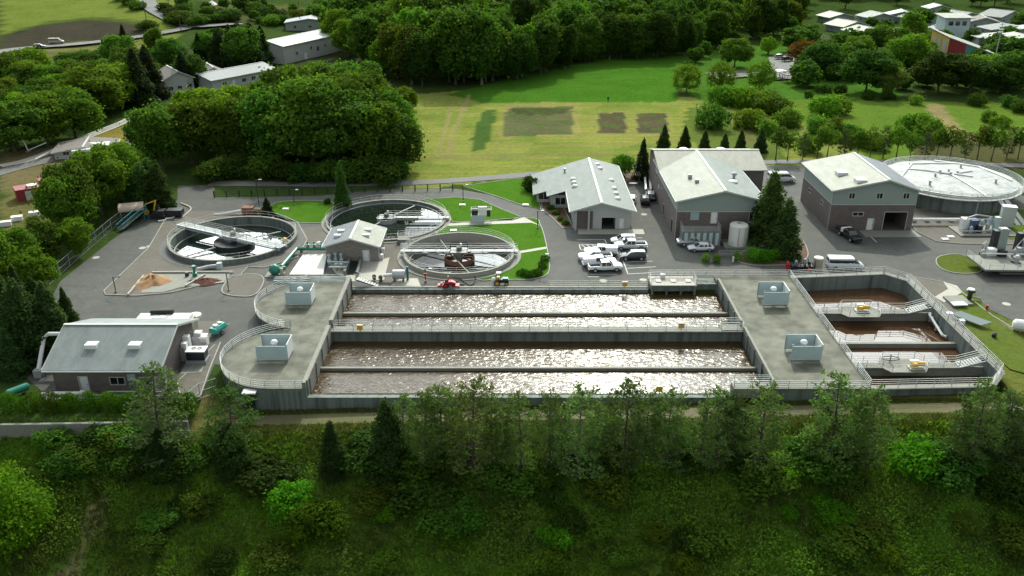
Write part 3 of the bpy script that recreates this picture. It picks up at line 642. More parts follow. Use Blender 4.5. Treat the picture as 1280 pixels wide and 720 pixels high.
def hexwalk(label, y, plat):
    t = thing('service_walkway', label, 'walkway', (45.4, y, 0), 0, 'walkways across the six-sided basin')
    z = .2
    MB().box(45.4, y-.2, -3.8, 64, y+.15, z-.12).build('support_wall', 'concrete', t, world=True)
    MB().box(45.4, y-.6, z-.12, 60.3, y+.9, z).build('walk_slab', 'concrete', t, world=True)
    MB().prism([(plat-3.2, y+.9), (plat-2.4, y+2.0), (plat+2.2, y+2.0), (plat+3.0, y+.9), (plat+3.0, y-.6), (plat+2.2, y-1.8), (plat-2.4, y-1.8), (plat-3.2, y-.6)], z-.1, z+.02).build('platform', 'concrete', t, world=True)
    mb = MB(); ns = 8
    for k in range(ns):
        mb.box(60.2+k*.36, y-.5, z+.115*k, 60.56+k*.36, y+.8, z+.115*k+.08)
    mb.build('stair_treads', 'galvanised', t, world=True)
    MB().tube([(60.2, y-.55, z), (63.6, y-.55, HZ+.1)], .09, 4).tube([(60.2, y+.85, z), (63.6, y+.85, HZ+.1)], .09, 4).build('stair_stringer', 'rail_metal', t, world=True)
    pf = [(45.5, y-.5), (plat-3.1, y-.5), (plat-2.3, y-1.7), (plat+2.1, y-1.7), (plat+2.9, y-.5), (60.2, y-.5)]
    pb = [(45.5, y+.8), (plat-3.1, y+.8), (plat-2.3, y+1.9), (plat+2.1, y+1.9), (plat+2.9, y+.8), (60.2, y+.8)]
    for pp, yy in ((pf, -.5), (pb, .8)):
        rp = [(a, b, z) for a, b in pp]+[(63.5, y+yy, HZ+.1)]; mb = MB()
        for q in (.36, .72, 1.08): mb.tube([(a, b, c+q) for a, b, c in rp], .035, 4)
        mb.build('handrail', 'rail_metal', t, world=True)
        post = None
        for (a, b, c), (d, e, f) in zip(rp[:-1], rp[1:]):
            m = max(1, int(math.hypot(d-a, e-b)/1.8))
            for k in range(m):
                q = k/m
                if post is None: post = MB().tube([(0, 0, 0), (0, 0, 1.08)], .04, 4).build('post', 'rail_metal', t); o = post
                else: o = post.copy(); COL.objects.link(o); o.parent = t
                o.location = (a+(d-a)*q-45.4, b+(e-b)*q-y, c+(f-c)*q)
    return t
hexwalk('railed walkway with a drive platform across the six-sided basin, far one', 118.6, 53.2)
hexwalk('railed walkway with a drive platform across the six-sided basin, near one', 102.0, 53.0)
MB().box(45.4, 109.7, -3.8, 64, 110.3, -.55).build('dividing_wall', 'concrete', hb, world=True)
MB().box(45.4, 96.9, -3.8, 62, 97.3, -.75).build('weir_wall', 'concrete', hb, world=True)
def drive(label, x, y, z):
    t = thing('mixer_drive', label, 'mixer drive', (x, y, z), 0, 'mixer drives in the six-sided basin')
    MB().cbox(0, 0, 0, 2, 1.1, .25).build('base_frame', 'galvanised', t)
    MB().tube([(.1, 0, .7), (1.0, 0, .7)], [.34, .34], 14).build('motor', 'yellow_paint', t, smooth=False)
    MB().lathe(-.3, 0, [(.5, .25), (.5, .8), (.38, .95)], 14).build('gearbox', 'yellow_paint', t)
    MB().cbox(-.2, .35, .95, 1.1, .5, .12).build('cover', 'white_metal', t)
    return t
drive('yellow mixer drive with a white lid on the far platform of the six-sided basin', 53.4, 118.7, .23)
drive('yellow mixer drive on the near platform of the six-sided basin', 54.2, 101.2, .23)
dv = thing('guard_ring', 'round dark hand wheel ring on the near platform of the six-sided basin', 'ring', (51.4, 102.9, .23))
MB().tube([(1.2*math.cos(a), .6*math.sin(a), .6) for a in np.linspace(0, 2*math.pi, 17)[:-1]], .06, 5, True).build('ring', 'dark_metal', dv); MB().tube([(0, 0, 0), (0, 0, 1.3)], .1, 6).tube([(-1.2, 0, .6), (1.2, 0, .6)], .05).build('stem', 'galvanised', dv)
pp = thing('inner_pipe', 'pale pipe running down the inside wall of the six-sided basin', 'pipe', (63.4, 116, -.5))
MB().tube([(.2, 2.0, .7), (-.1, 1.6, .7), (-.1, -3.2, -.3), (.3, -3.6, -.35)], .2, 8).build('pipe', 'white_metal', pp); MB().box(-.25, -1.2, -.6, .45, -.9, .05).box(-.25, 1.0, -.2, .45, 1.3, .55).build('bracket', 'galvanised', pp)
# stair from the left deck down to the yard
st = thing('metal_stair', 'straight metal stair from the left deck down to the yard by the first lane', 'stair', (-25.2, 128.6, 0))
mb = MB()
for k in range(8): mb.box(k*.42, -.5, 1.3-.17*k, k*.42+.4, .5, 1.34-.17*k)
mb.build('treads', 'galvanised', st); MB().tube([(-.3, -.52, 1.4), (3.6, -.52, 0)], .1, 4).tube([(-.3, .52, 1.4), (3.6, .52, 0)], .1, 4).build('stringer', 'dark_metal', st)
MB().tube([(-.3, -.52, 2.4), (3.6, -.52, 1)], .035, 4).tube([(-.3, .52, 2.4), (3.6, .52, 1)], .035, 4).build('handrail', 'rail_metal', st)

# ---------------------------------------------------------------- round clarifiers
def clarifier(label, cx, cy, r, wl, ang, big=False, walls='wall_concrete', full=True, rust=False, rail=True, rakes=(), rimh=.6, well=2.4):
    t = thing('clarifier_tank', label, 'round tank', (cx, cy, 0))
    MB().ring(0, 0, r+.05, r-.35, -4, rimh, 96).build('outer_wall', walls, t)
    MB().ring(0, 0, r+.12, r-.36, rimh, rimh+.1, 96).build('coping', 'concrete', t)
    LW = .75; MB().ring(0, 0, r-.36, r-LW, -2.5, wl-.25, 96).build('launder', 'concrete', t)
    MB().ring(0, 0, r-LW, r-LW-.15, -2.5, wl+.12, 96).build('weir', 'galvanised' if not rust else 'pale_concrete', t)
    ww = struct(MB().ring(0, 0, r-.36, r-LW, -2.5, wl-.1, 96).disc(0, 0, r-LW-.1, wl).build('tank_water', 'clarifier_water')); ww.location = (cx, cy, 0)
    MB().lathe(0, 0, [(.5, -4), (.5, rimh+1.1)], 12).build('centre_column', 'concrete', t)
    MB().ring(0, 0, well, well-.12, wl-1, wl+.85, 48).build('centre_well', 'rust' if rust else 'dark_metal' if big else 'galvanised', t)
    mb = MB()
    for k in range(8):
        a = math.pi*k/4; mb.tube([(0, 0, wl+.7), (well*math.cos(a), well*math.sin(a), wl+.7)], .06, 4)
    mb.build('well_spokes', 'rust' if rust else 'dark_metal', t)
    if big: MB().ring(0, 0, well-.12, .5, wl+.7, wl+.8, 40).build('well_cover', 'dark_metal', t)
    # bridge
    br = rad(ang); c, s = math.cos(br), math.sin(br); L0 = -(r+(2.4 if big else .6)) if full else 0; L1 = r+.6; bz = rimh+.25; hw = .95 if big else .55
    def R(x, y, z): return (x*c-y*s, x*s+y*c, z)
    mb = MB(); b = len(mb.v)
    mb.add([R(L0, -hw, bz), R(L1, -hw, bz), R(L1, hw, bz), R(L0, hw, bz), R(L0, -hw, bz+.12), R(L1, -hw, bz+.12), R(L1, hw, bz+.12), R(L0, hw, bz+.12)], [(0, 3, 2, 1), (4, 5, 6, 7), (0, 1, 5, 4), (1, 2, 6, 5), (2, 3, 7, 6), (3, 0, 4, 7)])
    bo = mb.build('bridge', 'galvanised', t)
    mb = MB()
    for q in (-hw, hw): mb.tube([R(L0, q, bz-.25), R(L1, q, bz-.25)], .14, 4)
    mb.build('beam', 'blue_grey_metal' if big else 'galvanised', bo)
    mb = MB()
    for q in (-hw, hw):
        for h in (.4, .75, 1.1): mb.tube([R(L0, q, bz+.1+h), R(L1, q, bz+.1+h)], .035, 4)
        for k in np.linspace(L0, L1, 11 if full else 7): mb.tube([R(k, q, bz), R(k, q, bz+1.2)], .035, 4)
    mb.build('bridge_railing', 'rail_metal', bo)
    mb = MB()
    for sx in (-1, 1):
        for sy in (-1, 1):
            for h in (.4, .75, 1.1):
                mb.tube([R(-1.5, sy*1.2, bz+.1+h), R(1.5, sy*1.2, bz+.1+h)], .035, 4); mb.tube([R(sx*1.5, -1.2, bz+.1+h), R(sx*1.5, 1.2, bz+.1+h)], .035, 4)
            mb.tube([R(sx*1.5, sy*1.2, bz), R(sx*1.5, sy*1.2, bz+1.2)], .04, 4)
    mb.build('platform_railing', 'rail_metal', t)
    MB().add([R(-1.55, -1.25, bz+.13), R(1.55, -1.25, bz+.13), R(1.55, 1.25, bz+.13), R(-1.55, 1.25, bz+.13), R(-1.55, -1.25, bz+.2), R(1.55, -1.25, bz+.2), R(1.55, 1.25, bz+.2), R(-1.55, 1.25, bz+.2)], [(0, 3, 2, 1), (4, 5, 6, 7), (0, 1, 5, 4), (1, 2, 6, 5), (2, 3, 7, 6), (3, 0, 4, 7)]).build('platform', 'galvanised', t)
    d = MB().lathe(0, 0, [(.5, bz+.2), (.5, bz+.6), (.3, bz+.8)], 14).build('drive_motor', 'dark_metal', t)
    MB().lathe(.3, .3, [(.16, bz+.6), (.16, bz+1.3)], 10).build('motor_cap', 'white_metal', d)
    for ra in rakes:
        a = rad(ra); MB().tube([(well*.6*math.cos(a), well*.6*math.sin(a), wl+.55), ((r-1.9)*math.cos(a), (r-1.9)*math.sin(a), wl+.25)], .13, 4).build('skimmer_arm', 'galvanised', t)
    return t
clarifier('large round clarifier left of the pump house with wide grey bridge and dark well', -51.2, 148.5, 11.3, -.65, -28, big=True, rakes=(42, 222), rimh=.9, well=3.6)
clarifier('large round clarifier behind the pump house half covered in green reflections', -24.6, 160.0, 11.7, -.2, 0, full=False, rakes=(62, 242), rimh=.35, well=1.9)
clarifier('smaller round clarifier with a rusty brown centre well and a straight railed bridge', -9.3, 141.5, 9.75, -.85, 0, rust=True, rimh=.75, walls='pale_concrete', well=2.7, rakes=(155, 335))
railing('handrail round the rim of the clarifier with the dark centre well', [(-51.2+11.3*math.cos(a), 148.5+11.3*math.sin(a), 1.) for a in np.linspace(0, 2*math.pi, 61)[:-1]], 'handrails round the clarifiers', closed=True, r=.028, n=2)
railing('handrail round the rim of the clarifier behind the pump house', [(-24.6+11.7*math.cos(a), 160+11.7*math.sin(a), .45) for a in np.linspace(0, 2*math.pi, 61)[:-1]], 'handrails round the clarifiers', closed=True, r=.028, n=2)
railing('handrail round the rim of the clarifier with the rusty centre well', [(-9.3+9.75*math.cos(a), 141.5+9.75*math.sin(a), .85) for a in np.linspace(0, 2*math.pi, 61)[:-1]], 'handrails round the clarifiers', closed=True, r=.028, n=3)
struct(MB().ring(-51.2, 148.5, 13.0, 11.4, -.05, .13).build('apron', 'old_asphalt')); struct(MB().ring(-24.6, 160, 12.6, 11.8, -.05, .14).build('apron', 'concrete')); struct(MB().ring(-9.3, 141.5, 10.9, 9.85, -.05, .15).build('apron', 'concrete'))
# ---- covered digester tank on the right
dg = thing('covered_tank', 'huge round tank with a pale fabric cover and railed rim right of the tall garage', 'round tank', (92.6, 176, 0))
MB().ring(0, 0, 12.6, 12.2, -1, 3.7, 96).build('tank_wall', 'wall_concrete', dg)
MB().ring(0, 0, 13.9, 12.2, 3.1, 3.3, 96).build('rim_walkway', 'galvanised', dg)
cv = MB(); nn = 72; vs = []
for j in range(9):
    rr = 12.9*j/8
    for k in range(nn):
        a = 2*math.pi*k/nn; vs.append((rr*math.cos(a), rr*math.sin(a), 3.85+.55*(1-(j/8)**2)+.05*math.cos(12*a)*(j/8)))
fs = [(j*nn+k, j*nn+(k+1) % nn, (j+1)*nn+(k+1) % nn, (j+1)*nn+k) for j in range(8) for k in range(nn)]
cv.add(vs, [f[::-1] for f in fs]); cv.ring(0, 0, 12.92, 12.6, 3.3, 3.86, 96); cvo = cv.build('fabric_cover', 'cover_membrane', dg)
for ln in ([(-11.5, -2), (-4, 9.5)], [(2, 12), (9.5, 7)], [(9.5, 7), (11.5, -3)], [(-7, 5), (4, -1.5)], [(0, 0), (1.2, -12.8)], [(0, 0), (6, 3)], [(-5, 9), (6, 9.5)], [(0, 0), (-5, 4)]):
    (a, b), (c, d) = ln; zz = lambda x, y: 3.95+.55*(1-(x*x+y*y)/166)
    MB().tube([(a+(c-a)*q, b+(d-b)*q, zz(a+(c-a)*q, b+(d-b)*q)+.05) for q in np.linspace(0, 1, 6)], .17, 5).build('cover_tube', 'white_metal', cvo)
for (x, y) in ((0, 0), (-1.6, 1.4), (1.8, .8), (.6, 2.2), (-3.6, -.8), (7, -5), (-7, -6), (5, 6)): MB().lathe(x, y, [(.22, 3.9), (.22, 4.9), (.35, 4.92), (.35, 5.05)], 10).build('vent', 'galvanised', cvo)
MB().box(-.35, -13.2, .1, -.1, -12.5, 4).build('downpipe', 'galvanised', dg)
mb = MB()
for h in (.2, .5, .8, 1.1, 1.35): mb.tube([(13.85*math.cos(a), 13.85*math.sin(a), 3.3+h) for a in np.linspace(0, 2*math.pi, 73)[:-1]], .06, 4, True)
mb.build('rim_rails', 'rail_metal', dg); pst = None
for k in range(44):
    a = 2*math.pi*k/44
    if pst is None: pst = MB().tube([(0, 0, 0), (0, 0, 1.3)], .045, 4).build('rail_post', 'rail_metal', dg); o = pst
    else: o = pst.copy(); COL.objects.link(o); o.parent = dg
    o.location = (13.85*math.cos(a), 13.85*math.sin(a), 3.3)
for k in range(22):
    a = 2*math.pi*(k+.5)/22; o = MB().tube([(12.6*math.cos(a), 12.6*math.sin(a), 1.8), (13.8*math.cos(a), 13.8*math.sin(a), 3.1)], .08, 4).build('bracket', 'galvanised', dg)
sa = MB()
for dx in (3.1, 4.4):
    sa.add([(dx, -13.8, 3.3), (dx+.9, -13.8, 3.3), (dx+2.6, -19, 0), (dx+1.7, -19, 0), (dx, -13.8, 3.45), (dx+.9, -13.8, 3.45), (dx+2.6, -19, .15), (dx+1.7, -19, .15)], [(0, 3, 2, 1), (4, 5, 6, 7), (0, 1, 5, 4), (1, 2, 6, 5), (2, 3, 7, 6), (3, 0, 4, 7)])
sa.build('stair', 'galvanised', dg)

# ---------------------------------------------------------------- buildings with gabled roofs (ridge along local Y)
def wallface(mb, o, U, n, L_, z0, z1, holes, t=.28):
    """front skin of a wall with real openings; returns nothing. holes: (u0,u1,za,zb)"""
    us = sorted({0, L_}|{h[0] for h in holes}|{h[1] for h in holes}); zs = sorted({z0, z1}|{h[2] for h in holes if z0 < h[2] < z1}|{h[3] for h in holes if z0 < h[3] < z1})
    pt = lambda u, z, d=0: (o[0]+U[0]*u-n[0]*d, o[1]+U[1]*u-n[1]*d, z)
    for a, b in zip(us[:-1], us[1:]):
        for c, d in zip(zs[:-1], zs[1:]):
            um, zm = (a+b)/2, (c+d)/2
            if any(h[0] < um < h[1] and h[2] < zm < h[3] for h in holes): continue
            mb.add([pt(a, c), pt(b, c), pt(b, d), pt(a, d)], [(0, 1, 2, 3)])
    for h in holes:
        lo, hi = max(h[2], z0), min(h[3], z1)
        if lo >= hi: continue
        dd = h[4] if len(h) > 4 else t
        q = [(h[0], lo), (h[1], lo), (h[1], hi), (h[0], hi)]
        for i in range(4):
            (a, b), (c, d) = q[i], q[(i+1) % 4]
            if i == 0 and h[2] < z0: continue
            if i == 2 and h[3] > z1: continue
            mb.add([pt(a, b), pt(c, d), pt(c, d, dd), pt(a, b, dd)], [(0, 3, 2, 1)])
def gabled(name, label, cat, x0, y0, w, d, eave, rise, wall='brick', upper=None, band=None, roofs=('roof_grey', 'roof_grey'), over=.6, fover=.7, rf=.5, rz=0, openings=(), group=None, lowl=0, z=0):
    t = thing(name, label, cat, (x0, y0, z), rz, group)
    ridge = w*rf; zr = eave+rise
    faces = {'F': ((0, 0), (1, 0), (0, -1), w), 'R': ((w, 0), (0, 1), (1, 0), d), 'B': ((w, d), (-1, 0), (0, 1), w), 'L': ((0, d), (0, -1), (-1, 0), d)}
    band = band if band else eave
    lo = MB(); up = MB(); holes = {k: [] for k in faces}
    for op in openings: holes[op[1]].append((op[2], op[2]+op[4], op[3], op[3]+op[5], op[6] if len(op) > 6 else .28))
    for k, (o, U, nn, L_) in faces.items():
        wallface(lo, o, U, nn, L_, -.3, band, [h for h in holes[k] if h[2] < band])
        if band < eave: wallface(up, o, U, nn, L_, band, eave, [h for h in holes[k] if h[3] > band])
    for y, fl in ((0, 1), (d, 0)):
        f = (0, 1, 2) if fl else (2, 1, 0); (up if band < eave else lo if upper is None else up).add([(0, y, eave), (w, y, eave), (ridge, y, zr)], [f])
    lo.build('wall', wall, t)
    if up.f: up.build('upper_wall', upper or wall, t)
    if band < eave: MB().box(-.04, -.04, band-.06, w+.04, d+.04, band+.04).build('band_course', 'trim', t)
    sl = rise/ridge; sr = rise/(w-ridge); T = .16; rl = MB(); rr = MB(); Y0, Y1 = -fover, d+fover
    def slab(mb, xa, za, xb, zb):
        mb.add([(xa, Y0, za), (xb, Y0, zb), (xb, Y1, zb), (xa, Y1, za), (xa, Y0, za+T), (xb, Y0, zb+T), (xb, Y1, zb+T), (xa, Y1, za+T)], [(0, 3, 2, 1), (4, 5, 6, 7), (0, 1, 5, 4), (1, 2, 6, 5), (2, 3, 7, 6), (3, 0, 4, 7)])
    slab(rl, -over, eave-over*sl, ridge, zr); slab(rr, ridge, zr, w+over, eave-over*sr)
    r1 = rl.build('roof', roofs[0], t); rr.build('roof', roofs[1], t)
    MB().box(ridge-.22, Y0-.02, zr+T-.03, ridge+.22, Y1+.02, zr+T+.07).build('ridge_cap', 'trim', r1)
    for y in (Y0-.06, Y1):
        mb = MB()
        mb.add([(-over, y, eave-over*sl-.12), (ridge, y, zr-.12), (ridge, y, zr+T+.02), (-over, y, eave-over*sl+T+.02), (-over, y+.06, eave-over*sl-.12), (ridge, y+.06, zr-.12), (ridge, y+.06, zr+T+.02), (-over, y+.06, eave-over*sl+T+.02)], [(0, 1, 2, 3), (4, 7, 6, 5), (0, 4, 5, 1), (2, 6, 7, 3)])
        mb.add([(w+over, y, eave-over*sr-.12), (ridge, y, zr-.12), (ridge, y, zr+T+.02), (w+over, y, eave-over*sr+T+.02), (w+over, y+.06, eave-over*sr-.12), (ridge, y+.06, zr-.12), (ridge, y+.06, zr+T+.02), (w+over, y+.06, eave-over*sr+T+.02)], [(3, 2, 1, 0), (5, 6, 7, 4), (1, 5, 4, 0), (3, 7, 6, 2)])
        mb.build('barge_board', 'trim', t)
    MB().box(-over-.14, Y0, eave-over*sl-.05, -over, Y1, eave-over*sl+.1).build('gutter', 'trim', t); MB().box(w+over, Y0, eave-over*sr-.05, w+over+.14, Y1, eave-over*sr+.1).build('gutter', 'trim', t)
    for (x, y) in ((-.12, .3), (w+.12, .3)): MB().tube([(x, y, 0), (x, y, eave-.3)], .06, 5).build('downspout', 'trim', t)
    for op in openings:
        kind, k, u, zz, ww, hh = op[:6]; dep = op[6] if len(op) > 6 else .28; mcol = op[7] if len(op) > 7 else None
        o, U, nn, L_ = faces[k]
        def slabp(u0, u1, za, zb, d0, d1, mb):
            vs = [(o[0]+U[0]*uu-nn[0]*dd_, o[1]+U[1]*uu-nn[1]*dd_, z_) for z_ in (za, zb) for uu, dd_ in ((u0, d0), (u1, d0), (u1, d1), (u0, d1))]
            return mb.add(vs, [(0, 3, 2, 1), (4, 5, 6, 7), (0, 1, 5, 4), (1, 2, 6, 5), (2, 3, 7, 6), (3, 0, 4, 7)])
        fr = MB(); e = .09
        slabp(u-e, u, zz-e*(kind == 'window'), zz+hh+e, -.04, .1, fr); slabp(u+ww, u+ww+e, zz-e*(kind == 'window'), zz+hh+e, -.04, .1, fr); slabp(u, u+ww, zz+hh, zz+hh+e, -.04, .1, fr)
        if kind == 'window':
            slabp(u, u+ww, zz-e, zz, -.07, .1, fr)
            if ww > 1: slabp(u+ww/2-.04, u+ww/2+.04, zz, zz+hh, .02, .1, fr)
            wo = fr.build('window', mcol or 'trim', t); slabp(u, u+ww, zz, zz+hh, .14, .18, MB()).build('pane', 'dark_glass', wo)
        elif kind == 'door':
            wo = slabp(u, u+ww, zz, zz+hh, .10, .16, MB()).build('door', mcol or 'white_metal', t); fr.build('frame', 'trim', wo)
            slabp(u+ww-.18, u+ww-.08, zz+1, zz+1.1, .03, .1, MB()).build('handle', 'dark_metal', wo)
            if hh > 2.3: pass
        elif kind == 'garage':
            wo = slabp(u, u+ww, zz, zz+hh, dep, dep+.05, MB()).build('garage_opening', 'dark_opening', t); fr.build('frame', 'trim', wo)  # near-black panel holds the shade of the interior in its colour
        elif kind == 'louvre':
            wo = MB()
            for q in range(6): slabp(u, u+ww, zz+hh*q/6, zz+hh*(q+.7)/6, .03, .2, wo)
            wo.build('louvre', mcol or 'blue_grey_metal', t)
    return t
def roofbox(t, pts, m='white_metal', kind='skylight', sx=1.2, sy=1.2, h=.35, rot=0):
    for (x, y, z) in pts:
        a = MB().cbox(x, y, z-.25, sx, sy, h+.25, rot).build(kind, m, t)
# ---- office (near car park)
of = gabled('office_building', 'low office with a grey metal roof and dome skylights behind the car park', 'building', 11.8, 155.2, 10.7, 28, 4.05, 1.5, wall='siding_pale', roofs=('roof_grey', 'roof_grey'), rf=.47, over=.9, fover=1.2,
    openings=[('garage', 'F', 5.3, 0, 2.6, 2.3, 3.0), ('door', 'F', 8.6, 0, 1.0, 2.1), ('window', 'R', 6, 1.2, 1.6, 1.2), ('window', 'R', 14, 1.2, 1.6, 1.2), ('window', 'L', 19.5, 1.0, 2.0, 1.5)])
for (x0, x1, y0, y1) in ((-3.9, 0, 12.2, 27.9), (-6.6, -3.9, 15.6, 27.9)):
    # stepped wing on the left, its roof carries on the main slope
    mb = MB(); s_ = 1.5/(10.7*.47); za = 4.05+s_*x0; zb = 4.05+s_*x1
    ww = MB(); ww.box(x0, y0, -.3, x1, y1, 4.05+s_*x0-.1); wo = ww.build('wing_wall', 'siding_pale', of)
    mb.add([(x0-.9, y0-.9, za-.9*s_), (x1-.9, y0-.9, zb-.9*s_), (x1-.9, y1+1.2, zb-.9*s_), (x0-.9, y1+1.2, za-.9*s_), (x0-.9, y0-.9, za-.9*s_+.16), (x1-.9, y0-.9, zb-.9*s_+.16), (x1-.9, y1+1.2, zb-.9*s_+.16), (x0-.9, y1+1.2, za-.9*s_+.16)], [(0, 3, 2, 1), (4, 5, 6, 7), (0, 1, 5, 4), (1, 2, 6, 5), (2, 3, 7, 6), (3, 0, 4, 7)])
    mb.build('wing_roof', 'roof_grey', of)
    xm = (x0+x1)/2
    wn = MB().box(xm-1.1, y0-.06, .7, xm+1.1, y0+.02, 2.3).build('window', 'trim', of); MB().box(xm-1.0, y0-.09, .8, xm-.06, y0-.04, 2.2).box(xm+.06, y0-.09, .8, xm+1.0, y0-.04, 2.2).build('pane', 'dark_glass', wn)
cpm = MB().box(.15, -.9, 0, .45, -.6, 3.7).box(2.6, -.9, 0, 2.9, -.6, 3.9); cpm.build('porch_column', 'siding_pale', of)
MB().box(.5, -.03, .1, 3.6, .0, 3.6).build('porch_recess', 'brick', of)
def dome(t, x, y, z, r=.62, k='skylight'): MB().ball(x, y, z, r, r, .42, 12, 6).build(k, 'white_metal', t, smooth=True)
s_ = 1.5/5.03; s2 = 1.5/5.67
for y in (12.4, 14.8, 17.2): dome(of, .9, y, 4.3+.9*s_)
for y in (3.8, 7.0, 10.2, 15.6): dome(of, 8.6, y, 4.25+2.1*s2)
for y, x in ((22.5, 6.9), (25.6, 6.6)): dome(of, x, y, 5.25)
MB().lathe(-.5, 24, [(.18, 3.6), (.18, 4.7), (.3, 4.72), (.3, 4.9)], 10).build('vent', 'galvanised', of)
for c_ in CUT: bpy.data.objects.remove(c_)
# ---- large two-storey process building with a cross gable
pb_ = gabled('process_building', 'large two-storey brick building with a metal roof painted pale with sun glare and crossing ridges', 'building', 30.2, 149.2, 15.6, 26.6, 7.7, 1.9, wall='brick', upper='siding', band=5.6, roofs=('roof_pale', 'roof_grey'), rf=.53, over=.5, fover=.5,  # left slope coloured pale for sun glare, right slope left grey
    openings=[('door', 'F', 6.2, 3.3, 1.1, 2.3), ('louvre', 'F', 2.4, 4.0, 1.6, 1.5), ('window', 'F', 13.2, 3.6, 1.5, 2.0), ('window', 'L', 16.3, 4.4, .6, 1.0), ('window', 'L', 8.5, 4.4, .6, 1.0), ('window', 'L', 1.5, 4.4, .6, 1.0), ('door', 'L', 12, 0, 1.1, 2.2, .28, 'dark_paint'), ('garage', 'L', 21.3, 0, 1.6, 2.6, .6), ('louvre', 'L', 4.3, 3, 1.2, 1.0)])
mb = MB(); yr = 27.
def cross(mb, xa, xb, y0, y1, yr, ze, zr, T=.17):
    for (ya, yb) in ((y0, yr), (y1, yr)):
        v = [(xa, ya, ze), (xb, ya, ze), (xb, yb, zr), (xa, yb, zr)]; v += [(a, b, c+T) for a, b, c in v]
        mb.add(v, [(0, 3, 2, 1), (4, 5, 6, 7), (0, 1, 5, 4), (1, 2, 6, 5), (2, 3, 7, 6), (3, 0, 4, 7)])
cross(mb, -.7, 21.3, 18.9, 35.4, yr, 7.56, 9.63)
cr = mb.build('cross_roof', 'roof_pale', pb_); MB().box(-.75, yr-.2, 9.78, 21.35, yr+.2, 9.88).build('ridge_cap', 'trim', cr)
wg = MB().box(15.605, 19.4, -.3, 20.7, 34.8, 7.65).box(0, 26.605, -.3, 15.6, 34.8, 7.65); wg.add([(20.7, 19.4, 7.65), (20.7, 34.8, 7.65), (20.7, yr, 9.6)], [(0, 1, 2)]); wg.build('wing_wall', 'brick', pb_); wg = MB(); wg.add([(0.01, 19.4, 7.65), (0.01, 34.8, 7.65), (0.01, yr, 9.6)], [(2, 1, 0)]); wg.build('cross_gable_wall', 'brick', pb_)
for x, y in ((3.9, 10.4), (4.6, 7.2)):
    MB().cbox(x, y, 8.2, .7, .7, 1.3).build('roof_vent', 'galvanised', pb_); 
MB().lathe(12.3, 10.2, [(.28, 8), (.28, 9.4), (.5, 9.45), (.5, 9.8), (.2, 10)], 12).build('roof_vent', 'galvanised', pb_); dome(pb_, 11.4, 7.3, 8.95, .95)
dome(pb_, 6.5, 31.5, 8.6, 1.1); dome(pb_, 14.5, 31.5, 8.6, 1.1)
lk = MB().box(.6, -3.0, 0, 7.6, -.05, 2.7); lo_ = lk.build('loading_block', 'wall_concrete', pb_)
MB().box(.55, -3.05, 2.7, 7.65, -.05, 2.8).build('dock_slab', 'concrete', pb_)
for k in range(6): MB().box(1.0+k*1.12, -3.06, .2, 1.6+k*1.12, -3.0, 2.6).build('wall_panel', 'blue_grey_metal', pb_)
railing('handrail round the raised dock in front of the two-storey building', [(30.9, 149.1, 2.8), (30.9, 146.3, 2.8), (37.7, 146.3, 2.8), (37.7, 149.1, 2.8)], n=4)
MB().box(8.2, -4.6, .0, 16, -.1, .35).build('plinth', 'concrete', pb_)
tk = thing('storage_tank', 'white upright storage tank with ribs beside the two-storey building', 'tank', (*P(921, 307), .1))
MB().lathe(0, 0, [(1.65, 0), (1.65, 3.9), (1.55, 4.05), (.2, 4.25)], 28).build('shell', 'white_fabric', tk, smooth=False)
for a in (-100, -60, -20): MB().tube([(1.7*math.cos(rad(a)), 1.7*math.sin(rad(a)), .1), (1.7*math.cos(rad(a)), 1.7*math.sin(rad(a)), 3.9)], .06, 4).build('rib', 'galvanised', tk)
MB().lathe(0, 0, [(.4, 4.2), (.4, 4.4)], 12).build('manhole', 'galvanised', tk)
railing('low rail beside the shrubs in front of the white storage tank', [(*P(898, 321), .1), (*P(932, 321), .1)], n=4, m='rail_metal')
railing('rail round the storage tank bay next to the dark conifers', [(*P(905, 311), .1), (*P(942, 309), .1), (*P(962, 318), .1)], n=4)
# ---- tall garage
gg = gabled('vehicle_garage', 'tall brick garage with a pale siding gable and an open vehicle door', 'building', 60.3, 154.6, 15.7, 17.6, 8.0, 2.0, wall='brick', upper='siding', band=5.1, roofs=('roof_pale', 'roof_no_glare'), rf=.62, over=.55, fover=.6,  # sun glare painted on the left slope, darker unglared copy on the right
    openings=[('garage', 'F', 10.2, 0, 4.3, 3.6, 5.), ('door', 'F', 7.2, 0, 1.15, 2.3), ('window', 'F', 4.2, 2.9, 1.9, .65), ('window', 'F', 2.9, 6.3, 1.05, 1.05, .28), ('window', 'F', 8.1, 6.3, 1.05, 1.05, .28), ('window', 'F', 13.1, 6.3, 1.05, 1.05, .28), ('window', 'L', 4, 3.4, 1.6, .6), ('window', 'L', 11.5, 3.4, 1.6, .6)])
roofbox(gg, [(3.6, 7.2, 9.0), (5.2, 1.6, 9.25)], sx=1.9, sy=1.9, h=.45)
# ---- pump house
ph = gabled('pump_house', 'small pump house with a grey roof, one slope painted pale with sun glare, between the clarifiers', 'building', -32.2, 139.0, 8.9, 7.6, 3.1, 1.35, wall='brick_tan', roofs=('roof_no_glare', 'roof_pale'), rf=.5, over=.5, fover=.8, openings=[('door', 'F', 6.3, 0, 1.1, 2.1), ('window', 'R', 3, 1.2, 1, .9)])  # sun glare on the right slope is put in as paler roof colour
roofbox(ph, [(1.9, 4.6, 3.9), (1.7, 2.2, 3.9), (6.6, 5.0, 3.95), (6.7, 2.3, 3.95)], sx=1.2, sy=.7, h=.3)
MB().cbox(9.3, 1.2, 0, .7, .7, .9).cbox(9.3, 3.4, 0, .6, .6, 1.2).build('wall_unit', 'white_metal', ph)
